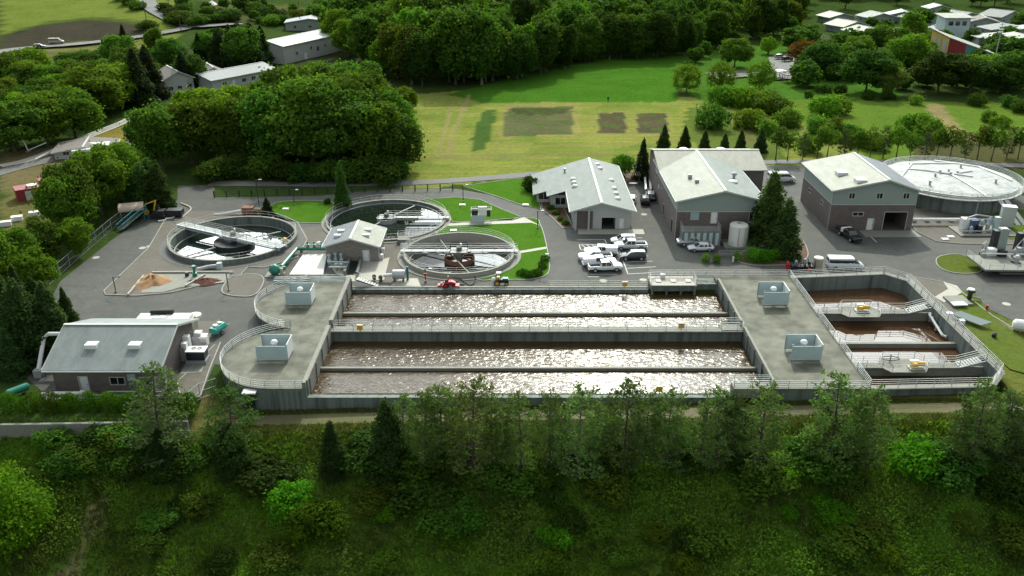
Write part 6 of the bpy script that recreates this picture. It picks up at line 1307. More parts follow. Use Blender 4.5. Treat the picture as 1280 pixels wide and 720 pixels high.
ot = thing('outlet_box', 'small railed gate box on the near side of the clarifier behind the pump house', 'gate box', (-19.9, 148.8, 0)); MB().box(-1.1, -1.6, -.1, 1.1, .4, .9).build('box', 'concrete', ot); MB().tube([(-1, -1.5, 1.9), (1, -1.5, 1.9), (1, .3, 1.9), (-1, .3, 1.9)], .04, 4, True).tube([(-1, -1.5, 1.4), (1, -1.5, 1.4), (1, .3, 1.4), (-1, .3, 1.4)], .04, 4, True).tube([(-1, -1.5, .9), (-1, -1.5, 1.9)], .04, 4).tube([(1, -1.5, .9), (1, -1.5, 1.9)], .04, 4).build('railing', 'rail_metal', ot)
# tractor-like machines and hose by the rim
rm = thing('red_machine', 'small red pump tractor standing at the rim of the first lane', 'tractor', (*P(562, 359), .02))
MB().loft([sec(-.9, .4, .8, 1.0, .35, .5, .4), sec(.3, .4, .9, 1.15, .35, .5, .42), sec(1.0, .4, .7, .9, .3, .42, .3)]).build('body', 'red_paint', rm); MB().cbox(-.5, 0, 1.0, .5, .5, .35).build('seat', 'black_rubber', rm); MB().tube([(-.2, -.35, 1), (-.2, -.35, 1.9), (-.2, .35, 1.9), (-.2, .35, 1)], .05, 5).build('roll_bar', 'red_paint', rm)
MB().box(1.0, -.6, .15, 1.6, .6, .45).build('front_blade', 'red_paint', rm); MB().box(-1.9, -.45, .2, -.95, .45, .5).build('rear_deck', 'red_paint', rm); MB().ball(-1.3, .1, .7, .25, .25, .2).build('cap', 'white_fabric', rm)
for s in (-1, 1): wheel(rm, -.55, s*.62, .48, .3, 'red_paint'); wheel(rm, .7, s*.5, .3, .22, 'red_paint')
hz = thing('hose', 'black hose looped on the ground right of the red tractor', 'hose', (*P(570, 352), .05)); ox, oy = hz.location.x, hz.location.y
MB().tube([tuple(v) for v in smooth_line([loc(566, 347, .6), loc(573, 348, .3), (loc(579, 351, .1)), loc(580, 356, .1), loc(570, 354, .1), loc(576, 350, .12), loc(586, 356, .1), loc(592, 355, .1), loc(594, 349, .3), loc(593, 345, .9)], 5)], .09, 6).build('hose_tube', 'black_rubber', hz)
hz.location.z = 0
gm = thing('green_tractor', 'small green utility tractor with a white canopy parked at the lawn edge', 'tractor', (*P(626, 356), .02))
MB().loft([sec(-.8, .45, .8, 1.0, .3, .45, .4), sec(.2, .45, .9, 1.05, .3, .45, .4), sec(1.3, .45, .8, .95, .28, .35, .25)]).build('body', 'dark_metal', gm); MB().cbox(-.4, 0, 1.0, .5, .5, .45).build('seat', 'yellow_paint', gm)
MB().cbox(-.35, 0, 2.1, .8, .75, .1).build('canopy', 'white_fabric', gm); MB().tube([(-.7, -.35, 1), (-.7, -.35, 2.1)], .04).tube([(-.7, .35, 1), (-.7, .35, 2.1)], .04).tube([(.0, .35, 1), (.0, .35, 2.1)], .04).tube([(.0, -.35, 1), (.0, -.35, 2.1)], .04).build('canopy_post', 'dark_metal', gm)
MB().ball(-1.2, 0, .9, .4, .4, .45).build('spray_tank', 'white_fabric', gm); MB().box(.3, -.35, 1.0, 1.2, .35, 1.25).build('hood', 'green_paint', gm)
for s in (-1, 1): wheel(gm, -.6, s*.6, .5, .32, 'yellow_paint'); wheel(gm, .95, s*.5, .34, .24, 'yellow_paint')
# control shed on the lawn
ks = thing('control_panel_shelter', 'open metal control panel shelter with a grey box on the lawn', 'equipment shelter', (*P(602, 277), .1))
MB().cbox(-.7, 0, 0, 2.7, 1.4, 1.3).build('cabinet', 'blue_grey_metal', ks); MB().cbox(-1.3, 0, 1.3, 1.2, .5, 1.3).build('panel_left', 'dark_metal', ks); MB().cbox(.2, 0, 1.3, 1.6, .5, 1.7).build('panel_centre', 'white_metal', ks); MB().cbox(1.4, 0, 1.0, .7, .5, 1.5).build('panel_right', 'dark_metal', ks)
mb = MB()
for x in (-2, 1.9):
    for y in (-.9, .9): mb.tube([(x, y, 0), (x, y, 2.6)], .05)
for y in (-.9, .9): mb.tube([(-2, y, 2.6), (1.9, y, 2.6)], .05)
for x in (-2, 1.9): mb.tube([(x, -.9, 2.6), (x, .9, 2.6)], .05)
mb.build('frame', 'rail_metal', ks)
for i, (px, py, l) in enumerate([(357, 262, 'white utility box on the lawn beside the bridge clarifier'), (578, 257, 'white utility box on the lawn by the inner road'), (567, 289, 'white utility box between the two right clarifiers'), (657, 257, 'white utility box near the office lawn'), (505, 306, 'white utility box between the pump house and the rusty clarifier'), (1181, 300, 'left white slab on the brown bed by the covered tank'), (1188, 297, 'right white slab on the brown bed by the covered tank')]):
    x, y = P(px, py); t = thing('utility_box', l, 'utility box', (x, y, .08)); MB().cbox(0, 0, 0, 1.2, .8, .2).build('lid', 'white_metal', t); MB().cbox(0, 0, -.1, 1.4, 1.0, .14).build('frame', 'concrete', t)
for i, (px, py, l) in enumerate([(187, 308, 'pale manhole cover by the kerb at the left of the yard'), (754, 351, 'pale manhole cover in front of the parked pickups'), (804, 350, 'small pale drain cover beside the inlet chamber'), (1258, 380, 'pale manhole cover on the road at the right'), (805, 268, 'pale drain cover between the office and the two-storey building'), (178, 310, 'small pale drain cover next to the left manhole'), (120, 322, 'round white bin lid at the foot of the left fence')]):
    x, y = P(px, py); t = tag(MB().lathe(0, 0, [(.62, -.02), (.62, .012), (.55, .02)], 18).build('manhole_cover', 'pale_concrete'), l, 'manhole cover'); t.location = (x, y, .012)
# sand and mulch bays
def pile(label, px, py, rx, ry, h, m, nm='sand_pile'):
    x, y = P(px, py); mb = MB(); n, k = 26, 9; vs = []
    for j in range(k+1):
        for i in range(n):
            a = 2*math.pi*i/n; q = j/k; rr = 1+.18*math.sin(3*a+px)+.1*math.sin(7*a); vs.append((rx*rr*q*math.cos(a), ry*rr*q*math.sin(a), h*(1-q**1.3)*(1+.25*math.sin(5*a+j)*(q > .1))))
    mb.add(vs, [(j*n+i, j*n+(i+1) % n, (j+1)*n+(i+1) % n, (j+1)*n+i) for j in range(k) for i in range(n)]); o = mb.build(nm, m, smooth=True); o.location = (x, y, .1); o.data.polygons.foreach_set('use_smooth', [True]*len(o.data.polygons)); return tag(o, label, 'pile')
pile('orange brown sand pile in the left storage bay', 190, 353, 2.9, 3.0, 1.1, 'sand'); pile('flat dark red mulch pile in the right storage bay', 257, 353, 2.6, 1.4, .6, 'mulch_pile', 'mulch_pile')
by = thing('storage_bay', 'low concrete storage bay with kerbs around the sand and mulch piles', 'storage bay', (*P(220, 355), .1)); ox, oy = by.location.x, by.location.y
mb = MB(); mb.prism([loc(176, 367)[:2], loc(190, 342)[:2], loc(290, 341)[:2], loc(280, 354)[:2], loc(226, 360)[:2], loc(205, 366)[:2]], -.1, .06); mb.build('slab', 'concrete', by)
for a, b in (((190, 341), (291, 340.5)), ((160, 369), (180, 345)), ((232, 358), (256, 344))): MB().tube([loc(*a, .2), loc(*b, .2)], .2, 4).build('kerb_beam', 'pale_concrete', by)
gt = thing('valve_assembly', 'green valve and pump column standing behind the storage bays', 'valve', (*P(244, 346), .1)); MB().lathe(0, 0, [(.4, 0), (.4, .6), (.2, .7), (.2, 1.5), (.35, 1.55), (.35, 1.9)], 12).build('column', 'green_paint', gt); MB().cbox(-1.3, 0, 0, .5, .5, .7).build('small_box', 'dark_metal', gt)
cx = thing('pipe_elbow', 'pale blue elbow pipe leaving the near side of the bridge clarifier', 'pipe', (*P(262, 340), .1)); MB().tube([(-2, 0, .3), (-.5, 1.0, .4), (1.0, 1.2, .5)], .35, 8).build('pipe', 'galvanised', cx); MB().cbox(1.4, 1.2, 0, .8, .8, 1.1).build('box', 'blue_grey_metal', cx)
sp = thing('yellow_gearbox', 'orange yellow gearbox at the right end of the bridge clarifier', 'gearbox', (*P(357, 309), .9)); MB().ball(0, 0, .5, .5, .5, .5).build('housing', 'yellow_paint', sp); MB().cbox(-1, -.4, -.9, 1.6, 1.2, 1.2).build('bracket', 'blue_grey_metal', sp)
rb = thing('rusty_hopper', 'rusty red steel hopper with a pale trough behind the bridge clarifier', 'hopper', (*P(311, 268), 0)); MB().cbox(0, 0, .3, 2.2, 1.6, 1.3).build('bin', 'rust', rb); MB().cbox(1.8, .2, 0, 1.4, 1.4, 1.2).build('rear_bin', 'wood', rb); MB().tube([(-1, 0, .9), (-4.5, -.3, .3), (-6.5, -.8, .2)], .28, 6).build('trough', 'white_metal', rb)
# canvas shelter, conveyor frame, excavator and clutter at the far left of the yard
cn = thing('canvas_shelter', 'small arched tan canvas shelter over a teal steel frame', 'shelter', (*P(167, 274), 0), rad(20)); mb = MB(); n = 9; vs = []
for x in (-2.3, 2.3):
    for k in range(n): a = math.pi*k/(n-1); vs.append((x, -1.9*math.cos(a), 2.3+1.0*math.sin(a)))
mb.add(vs+[(a, b, c-.05) for a, b, c in vs], [(k, k+1, n+k+1, n+k) for k in range(n-1)]+[(2*n+k, 3*n+k, 3*n+k+1, 2*n+k+1) for k in range(n-1)]); mb.build('canopy', 'tan_fabric', cn)
mb = MB()
for x in (-2.2, 2.2):
    for y in (-1.85, 1.85): MB().tube([(x, y, 0), (x, y, 2.35)], .07).build('frame_post', 'teal_paint', cn)
tf = thing('conveyor', 'long teal truss conveyor lying along the left fence', 'conveyor', (*P(150, 290), .2)); mb = MB(); A = Vector((0, 0, .3)); q = Vector((*P(183, 274), 0))-Vector((*P(150, 290), 0)); B = q+Vector((0, 0, 2.0)); sd_ = q.cross(Vector((0, 0, 1))).normalized()*.6
for s in (-1, 1):
    for dz in (0, .9): mb.tube([A+sd_*s+Vector((0, 0, dz)), B+sd_*s+Vector((0, 0, dz))], .08)
    for k in range(8): mb.tube([A.lerp(B, k/8)+sd_*s, A.lerp(B, (k+1)/8)+sd_*s+Vector((0, 0, .9))], .05)
mb.build('truss', 'teal_paint', tf); MB().add([tuple(A-sd_*.8), tuple(A+sd_*.8), tuple(B+sd_*.8), tuple(B-sd_*.8)], [(0, 1, 2, 3)]).build('belt', 'black_rubber', tf); MB().tube([tuple(B+sd_), (B.x+sd_.x, B.y+sd_.y, -.2)], .08).tube([tuple(B-sd_), (B.x-sd_.x, B.y-sd_.y, -.2)], .08).build('leg', 'teal_paint', tf)
ex = thing('excavator', 'excavator with a raised yellow boom arm beside the cedars', 'excavator', (*P(200, 272), 0)); MB().box(-1.4, -1.1, .1, 1.4, -.6, .7).box(-1.4, .6, .1, 1.4, 1.1, .7).build('track', 'black_rubber', ex); MB().cbox(.1, 0, .75, 2.2, 1.8, .9).build('body', 'dark_metal', ex); MB().cbox(-.5, .4, 1.65, 1.0, .9, 1.0).build('cab', 'dark_glass', ex)
MB().tube([(-.9, -.3, 1.2), (-.2, -.3, 3.7), (-.1, -.3, 3.7)], .17, 4).tube([(-.3, -.3, 3.6), (-2.3, -.3, 2.9), (-2.35, -.3, 1.6)], .15, 4).build('boom', 'yellow_paint', ex); MB().box(-2.7, -.7, .8, -2.0, .1, 1.5).build('bucket', 'yellow_paint', ex)
tr = thing('equipment_trailer', 'dark grey box trailer parked by the cedars', 'trailer', (*P(220, 271), 0)); MB().cbox(0, 0, .5, 3.0, 1.8, 1.1).build('box', 'dark_metal', tr); MB().tube([(-1.5, 0, .6), (-3.4, -.4, .5)], .07).build('tow_bar', 'white_metal', tr)
for s in (-1, 1): wheel(tr, 0, s*.95, .35, .2)
for i, (px, py, m) in enumerate([(203, 277, 'white_metal'), (212, 274, 'white_metal')]):
    t = thing('pipe_offcut', ['left', 'right'][i]+' short white pipe piece lying in front of the dark trailer', 'pipe', (*P(px, py), .2)); MB().tube([(-.7, -.3, 0), (.7, .3, 0)], .15, 8).build('pipe', m, t); MB().tube([(.6, .26, 0), (.75, .32, 0)], .2, 8).build('collar', 'galvanised', t)
cb = thing('kerb_island', 'curved pale kerb round the corner by the cedars', 'kerb', (*P(232, 262), 0)); ox, oy = cb.location.x, cb.location.y; MB().tube([tuple(v) for v in smooth_line([loc(226, 254, .1), loc(237, 259, .1), loc(238, 263, .1), loc(228, 272, .1)], 5)], .2, 4).build('kerb_stone', 'pale_concrete', cb)
# gear right of the grey roofed building
for nm, l, px, py, parts in [('air_handler', 'tall silver air handling units against the right wall of the grey roofed building', 233, 447, [('unit', 'galvanised', -.2, 0, 1.2, 2.6, 2.2), ('hood', 'white_metal', .2, .6, .9, .8, 3.0), ('duct', 'white_metal', .4, -.9, .7, .7, 2.7)]),
                             ('generator', 'white topped generator with a dark blue front beside the grey roofed building', 248, 452, [('skid', 'galvanised', 0, 0, 2.7, 1.8, .5), ('enclosure', 'dark_paint', 0, 0, 2.5, 1.6, 1.7), ('roof', 'white_metal', 0, .05, 2.6, 1.7, 1.9)]),
                             ('chiller', 'white rounded chiller behind the generator', 252, 433, [('housing', 'white_metal', 0, 0, 1.8, 1.6, 1.6), ('fan_box', 'white_metal', -.3, .3, 1.0, 1.0, 2.1)]),
                             ('feed_hopper', 'small pale hopper on a leg behind the chiller', 247, 413, [('leg', 'galvanised', 0, 0, .3, .3, 1.6)])]:
    t = thing(nm, l, nm.replace('_', ' '), (*P(px, py), .1), rad(0))
    for k, m, x, y, sx_, sy_, h in parts: MB().cbox(x, y, 0 if k != 'roof' else 1.702, sx_, sy_, h if k != 'roof' else .15).build(k, m, t)
    if nm == 'generator':
        MB().ring(.4, .2, .3, .18, 1.852, 1.9, 16).ring(-.4, .2, .3, .18, 1.852, 1.9, 16).build('fan_grille', 'dark_metal', t)
    if nm == 'feed_hopper': MB().lathe(0, 0, [(.2, 1.2), (.9, 2.2), (.9, 2.5), (.2, 2.7)], 12).build('bowl', 'white_fabric', t)
    if nm == 'chiller': MB().tube([(.3, -.5, 1.2), (1.2, -.5, 1.2)], .6, 12).build('drum', 'white_fabric', t)
pd = struct(MB().prism([P(226, 468), P(252, 466), P(262, 440), P(240, 438)], -.05, .12).build('equipment_pad', 'concrete'))
tc_ = thing('compressor_trailer', 'bright turquoise towable compressor on the yard beside the left deck', 'compressor', (*P(274, 417), 0), rad(70)); MB().loft([sec(-1.3, .6, 1.1, 1.4, .6, .65, .5), sec(1.0, .6, 1.1, 1.5, .6, .65, .5), sec(1.4, .6, .9, 1.1, .5, .55, .4)]).build('housing', 'cyan_paint', tc_); MB().tube([(1.3, 0, .5), (2.6, 0, .4)], .06).build('tow_bar', 'dark_metal', tc_); MB().box(-.8, -.35, 1.45, -.3, .35, 1.7).box(.2, -.3, 1.5, .6, .3, 1.7).build('top_box', 'white_fabric', tc_)
for s in (-1, 1): wheel(tc_, -.2, s*.72, .34, .2)
fb = thing('tarped_load', 'beige flatbed load with a rolled black tarp behind the grey roofed building', 'flatbed load', (-49.8, 111.0, 0)); MB().cbox(0, 0, .2, 8.0, 2.3, 2.6).build('crate', 'beige_paint', fb); MB().cbox(-2.4, 0, 2.8, 2.8, 2.3, .35).cbox(1.9, 0, 2.8, 3.6, 2.2, .4).build('top_panel', 'white_fabric', fb); MB().tube([(-2.2, .9, 3.35), (1.0, .9, 3.45)], .38, 8).build('rolled_tarp', 'black_rubber', fb); MB().cbox(-.4, -.6, 2.8, 2.0, .8, .6).build('vent_row', 'galvanised', fb)
gd = thing('duct_pipe', 'white overhead duct pipe leaving the left side of the grey roofed building', 'duct', (-59, 100, 0)); MB().tube([(.4, 3.2, 4.4), (-3.3, 3.2, 4.4), (-3.8, 2.8, 4.1), (-3.6, -.4, 1.0)], .28, 8).build('duct', 'white_metal', gd); MB().cbox(-3.6, -.6, 0, 1.0, .9, 1.1).build('fan_box', 'galvanised', gd); MB().tube([(-2, 3.2, 0), (-2, 3.2, 4.2)], .08).build('support', 'galvanised', gd)
gn = thing('green_cylinder', 'green cylinder tank lying behind the left end of the hedge', 'tank', (*P(24, 494), 0), rad(50)); MB().tube([(-1.4, 0, .8), (-1.2, 0, .8), (1.2, 0, .8), (1.4, 0, .8)], [.3, .5, .5, .3], 14).build('shell', 'green_paint', gn); MB().cbox(-.8, 0, 0, .2, .7, .5).cbox(.8, 0, 0, .2, .7, .5).build('saddle', 'concrete', gn)
wp = thing('white_pipework', 'bent white pipes behind the hedge in front of the grey roofed building', 'pipe', (-58, 93.7, 0)); MB().tube([(3.6, 0, .9), (.4, 0, .9), (-1.0, -.3, 1.0), (.2, -1.3, .8), (1.8, -1.4, .8)], .26, 8).build('pipe', 'white_metal', wp); MB().tube([(3.6, -.4, 1.1), (6.2, -.4, .9), (7.5, -.2, 1.3), (15, -.2, 1.3)], .09, 6).tube([(3.6, -.9, .8), (6, -.9, .7), (7, -.7, 1.0), (15, -.7, 1.0)], .09, 6).build('thin_pipe', 'galvanised', wp); MB().cbox(3.8, 0, 0, .6, .6, 1.2).build('valve_box', 'white_metal', wp)
# right side process gear
eq = thing('gas_skid', 'blue and silver gas compressor skid in front of the covered tank', 'machinery', (*P(1225, 290), .1)); ox, oy = eq.location.x, eq.location.y
MB().cbox(.5, 0, -.05, 11, 5.5, .25).build('base_slab', 'concrete', eq)
MB().tube([loc(1134, 275, 1.0), loc(1205, 275, 1.0), loc(1212, 281, .8)], .33, 10).build('main_pipe', 'white_metal', eq)
for px in (1142, 1158, 1172, 1188): p = loc(px, 277.5); MB().cbox(p[0], p[1], 0, .8, .7, .5).build('pipe_support', 'concrete', eq)
MB().tube([(-2.8, .4, .5), (-2.8, .4, 2.6), (-.8, .9, 3.0), (2.0, .6, 2.7), (2.4, .2, .5)], .15, 8).build('loop_pipe', 'galvanised', eq)
for x, y, s, h, m in ((-3.0, .6, 1.3, 2.3, 'white_metal'), (-1.6, .2, 1.5, 2.2, 'blue_machine'), (-.9, -.9, .9, 1.4, 'dark_metal'), (2.6, -.2, .9, 2.8, 'blue_grey_metal')): MB().cbox(x, y, .2, s, s, h).build('unit', m, eq)
for x, y, h in ((.2, .3, 2.0), (.9, -.5, 1.6), (1.5, .4, 2.4), (-2.6, -1.4, 1.3), (-3.6, -1.0, 1.0), (3.2, .8, 2.0)): MB().lathe(x, y, [(.35, .2), (.35, h), (.15, h+.3)], 10).build('vessel', 'galvanised' if h < 2 else 'blue_grey_metal', eq)
MB().tube([(-5, -2.2, .9), (-1, -2.2, .9), (2.2, -1.6, 1.2), (4.4, -2, .8)], .1, 6).tube([(-4.5, -1.3, .6), (3.2, -1.3, .6)], .12, 6).tube([(-4.6, -2.8, .3), (3.2, -2.8, .3)], .12, 6).tube([(-4, 1.8, 1.8), (4, 1.8, 1.8)], .14, 6).build('small_pipe', 'galvanised', eq)
ty = thing('cooling_tower', 'tall pale rectangular tank beside the gas skid', 'tank', (*P(1256, 283), .1), rad(-15)); MB().cbox(0, 0, .15, 2.4, 1.5, 3.8).build('shell', 'siding_pale', ty); MB().cbox(0, 0, 3.95, 2.5, 1.6, .12).build('lid', 'white_metal', ty); MB().cbox(0, 0, 0, 2.6, 1.7, .15).build('base', 'concrete', ty)
pf = thing('process_platform', 'raised concrete platform with railings and pumps at the right edge', 'platform', (*P(1250, 335), 0)); ox, oy = pf.location.x, pf.location.y
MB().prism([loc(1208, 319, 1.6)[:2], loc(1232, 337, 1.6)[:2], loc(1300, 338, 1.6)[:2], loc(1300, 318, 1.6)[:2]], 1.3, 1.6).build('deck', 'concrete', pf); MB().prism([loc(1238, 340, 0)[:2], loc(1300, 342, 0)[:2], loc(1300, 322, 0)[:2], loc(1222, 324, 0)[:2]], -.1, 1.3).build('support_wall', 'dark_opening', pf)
for x, y, s, h, m, k in ((1.2, 3.6, 1.5, 4.3, 'siding', 'tower_box'), (6.2, 3.8, 2.0, 3.6, 'blue_grey_metal', 'tower_box'), (-1.0, 2.0, 1.4, 1.3, 'white_metal', 'unit'), (.6, 1.4, 1.2, 1.2, 'dark_metal', 'unit'), (3.6, 1.6, 1.0, 1.6, 'galvanised', 'unit')): MB().cbox(x, y, 1.55, s, s*.8, h).build(k, m, pf)
MB().cbox(-.1, 3.5, 1.6, .8, 1.0, 4.0).cbox(4.4, 3.8, 1.6, .9, 1.0, 3.4).build('dark_duct', 'dark_metal', pf); MB().cbox(1.2, 3.6, 5.86, 1.0, .8, .12).build('lid', 'white_metal', pf)
for x, y, h in ((-2.6, 1.6, .9), (-1.7, 3.1, 1.6), (2.4, 1.0, 1.2), (4.6, 1.6, 1.8)): MB().lathe(x, y, [(.4, 1.6), (.4, 1.6+h), (.15, 1.9+h)], 10).build('vessel', 'galvanised', pf)
MB().tube([(-3, 1.2, 2.2), (0, .8, 2.3), (3, .8, 2.2), (7, 1, 2.3)], .14, 6).tube([(3.6, 3, 2.4), (4.0, 2, 4.6), (4.8, 1.2, 2.4)], .14, 6).tube([(-2, 2.6, 2.0), (-2, 2.6, 4.0)], .06).build('pipe', 'white_metal', pf)
pmx = MB().cbox(1.6, -1.4, .3, 1.4, 1.3, 1.3).build('pump_housing', 'blue_grey_metal', pf); MB().lathe(1.6, -1.4, [(.45, 1.6), (.45, 2.5), (.6, 2.55), (.3, 2.9)], 12).build('pump_head', 'galvanised', pf)
MB().cbox(.8, -1.6, 0, 4.2, 2.2, .12).build('pump_pad', 'pale_concrete', pf)
a = loc(1208, 319, 1.6); b = loc(1232, 337, 1.6); c = loc(1300, 338, 1.6); wx_ = pf.location
railing('railing along the left edge of the raised platform at the right', [(a[0]+ox, a[1]+oy, 1.6), (b[0]+ox, b[1]+oy, 1.6), (c[0]+ox, c[1]+oy, 1.6)], n=4)
wt = thing('white_tank_trailer', 'white rounded tank lying at the right edge by the grass', 'tank', (*P(1282, 415), .1), rad(-20)); MB().tube([(-1.9, 0, .9), (-1.6, 0, .9), (2.6, 0, .9), (2.9, 0, .9)], [.45, .8, .8, .45], 12).build('shell', 'white_metal', wt, smooth=False); MB().cbox(-.8, 0, 0, .2, 1.2, .5).cbox(1.6, 0, 0, .2, 1.2, .5).build('saddle', 'galvanised', wt)
vl = thing('concrete_vault', 'concrete vault with a white lid on the bed right of the six-sided basin', 'vault', (*P(1192, 377), .1)); ox, oy = vl.location.x, vl.location.y; MB().prism([loc(1178, 373)[:2], loc(1202, 372)[:2], loc(1216, 383)[:2], loc(1190, 384)[:2]], -.05, .35).build('slab', 'concrete', vl); MB().prism([loc(1188, 379, .4)[:2], loc(1203, 378, .4)[:2], loc(1210, 382.5, .4)[:2], loc(1192, 383, .4)[:2]], .35, .5).build('lid', 'white_metal', vl)
kt = thing('standpipe', 'dark standpipe with a white cap by the kerb right of the six-sided basin', 'standpipe', (*P(1211, 375), .1)); MB().lathe(0, 0, [(.35, 0), (.35, 1.3), (.7, 1.35), (.7, 1.55), (.2, 1.7)], 12).build('column', 'dark_metal', kt); MB().lathe(0, 0, [(.6, 1.72), (.5, 1.85)], 12).build('cap', 'white_fabric', kt); MB().tube([(.3, 0, .5), (1.4, -.6, .5), (1.5, -.8, 0)], .15, 6).build('pipe', 'galvanised', kt)
pn = thing('solar_skid', 'tilted grey panels with small white boxes beside the six-sided basin wall', 'panel rack', (*P(1214, 405), .1)); mb = MB()
mb.add([(-2.4, 2.2, .6), (-.6, 2.4, .9), (2.2, -1.4, .9), (.4, -1.8, .6), (-2.4, 2.2, .5), (-.6, 2.4, .8), (2.2, -1.4, .8), (.4, -1.8, .5)], [(0, 3, 2, 1), (4, 5, 6, 7), (0, 1, 5, 4), (1, 2, 6, 5), (2, 3, 7, 6), (3, 0, 4, 7)]); mb.build('panel', 'panel_grey', pn); MB().cbox(-2.6, 1.8, 0, .9, .7, .9).cbox(-1.6, -.2, 0, .7, .7, .7).build('box', 'white_metal', pn); MB().tube([(-.6, 2.3, 0), (-.6, 2.3, .85)], .05).tube([(1.9, -1.3, 0), (1.9, -1.3, .85)], .05).build('leg', 'galvanised', pn)
hyd = thing('hydrant', 'small red hydrant by the kerb right of the six-sided basin', 'hydrant', (*P(1233, 388), .05)); MB().lathe(0, 0, [(.18, 0), (.16, .6), (.22, .62), (.15, .85)], 10).build('barrel', 'red_paint', hyd); MB().tube([(-.28, 0, .5), (.28, 0, .5)], .08, 6).build('nozzle', 'red_paint', hyd)
blk = thing('valve_stub', 'black valve stub on the grass near the white tank', 'valve', (*P(1242, 422), .1)); MB().lathe(0, 0, [(.3, 0), (.3, .5), (.4, .52), (.1, .7)], 10).build('stub', 'black_rubber', blk)
rk = thing('tool_rack', 'dark cluttered equipment rack beside the tan tank by the van', 'equipment rack', (*P(1003, 337), 0)); mb = MB()
for x in np.linspace(-2.2, 1.8, 6):
    for y in (-.6, .6): mb.tube([(x, y, 0), (x, y, random.uniform(1.1, 2.0))], .06)
for z_ in (.5, 1.0): mb.tube([(-2.2, -.6, z_), (1.8, -.6, z_)], .06).tube([(-2.2, .6, z_), (1.8, .6, z_)], .06)
mb.build('frame', 'dark_metal', rk); MB().cbox(-.2, 0, .2, 3.6, 1.0, .6).build('machinery', 'dark_metal', rk)
for x, h, m in ((-1.2, 1.5, 'galvanised'), (.3, 1.8, 'silver_paint'), (1.1, 1.3, 'dark_metal')): MB().lathe(x, .1, [(.25, .5), (.25, h), (.1, h+.2)], 10).build('cylinder', m, rk)
MB().lathe(-2.7, -.2, [(.32, .1), (.3, 1.2), (.15, 1.6)], 10).build('red_drum', 'red_paint', rk); MB().cbox(.9, -.7, .1, .5, .4, .5).build('red_box', 'red_paint', rk)
tn = thing('tan_tank', 'tan upright tank with a white lid left of the passenger van', 'tank', (*P(1021.5, 336), 0)); MB().lathe(0, 0, [(.75, 0), (.75, 1.9), (.7, 1.95)], 20).build('shell', 'beige_paint', tn); MB().lathe(0, 0, [(.8, 1.955), (.8, 2.1), (.3, 2.3)], 20).build('lid', 'white_fabric', tn)
mo = thing('monument_post', 'small white marker post in the shrub bed', 'post', (*P(916, 328), .1)); MB().lathe(0, 0, [(.16, 0), (.16, .9), (.05, 1.05)], 8).build('post', 'white_fabric', mo)
for i, (px0, py0, px1, py1, l) in enumerate([(806, 243, 804, 216, 'left pale guard wall beside the landscaped court'), (812, 243, 810, 214, 'right pale guard wall beside the landscaped court')]):
    a = P(px0, py0); b = P(px1, py1); t = thing('low_wall', l, 'wall', (*a, 0)); MB().prism([(0, 0), (.3, 0), (b[0]-a[0]+.3, b[1]-a[1]), (b[0]-a[0], b[1]-a[1])], -.1, 1.1).build('wall_body', 'wall_concrete', t); MB().prism([(-.06, -.05), (.36, -.05), (b[0]-a[0]+.36, b[1]-a[1]+.05), (b[0]-a[0]-.06, b[1]-a[1]+.05)], 1.1, 1.18).build('coping', 'white_metal', t)
pr = thing('pergola', 'small brown pergola over a pale bench behind the parked cars', 'pergola', (*P(789, 230), 0)); mb = MB()
for x in (-1.6, 1.6):
    for y in (-1.2, 1.2): mb.tube([(x, y, 0), (x, y, 2.3)], .1, 4)
mb.build('post', 'wood', pr); mb = MB()
for k in range(8): mb.cbox(-1.75+k*.5, 0, 2.3, .12, 3.0, .15)
mb.build('slats', 'wood', pr); MB().cbox(.3, -.9, .4, 1.8, .5, .1).build('bench', 'white_metal', pr)
# ---------------------------------------------------------------- buildings further away
def house(name, label, px, py, w, d, eave, rise, rz, wall, roof, group=None, mono=False, wins=3, z=None, over=.6):
    x, y, zz = G(px, py); zz = z if z is not None else zz
    ops = [('window', 'F', w*(k+.6)/(wins+.2)-.6, 1.1, 1.3, 1.1) for k in range(wins)]+[('window', 'L', d*.3, 1.1, 1.2, 1.0)] if wins else []
    t = gabled(name, label, 'building' if name != 'house' else 'house', 0, 0, w, d, eave, rise, wall, roofs=(roof, roof), rf=.5 if not mono else .96, rz=rad(rz), openings=ops, group=group, over=over, fover=over)
    t.location = (x, y, zz-.1); return t
wh = house('warehouse', 'long white metal warehouse with a glaring pale roof at the upper left', 367, 78, 1, 1, 1, 1, 0, 'siding_pale', 'roof_pale') if False else None
a = np.array(G(356, 81)[:2]); b = np.array(G(432, 62)[:2]); L_ = np.linalg.norm(b-a); ang = math.atan2(*(b-a)[::-1])
wh = gabled('warehouse', 'long white metal warehouse with a glaring pale roof at the upper left', 'building', 0, 0, 15, L_, 6.6, 1.6, 'siding_pale', roofs=('roof_white', 'roof_white'), rz=ang+math.pi/2, over=.4, fover=.4,
    openings=[('door', 'L', 12, 0, 2, 2.6), ('window', 'L', 7, 2.4, 1.4, 1.2), ('window', 'L', 16, 3.2, 1.2, 1.2), ('window', 'L', 20, 2.2, 1.6, 1.6), ('window', 'L', 25, 3, 1.2, 1.0), ('window', 'F', 4, 1.5, 1.5, 1.2)])
wh.location = (b[0], b[1], 0)
a = np.array(G(276, 112)[:2]); b = np.array(G(344, 98)[:2]); L_ = np.linalg.norm(b-a); ang = math.atan2(*(b-a)[::-1])
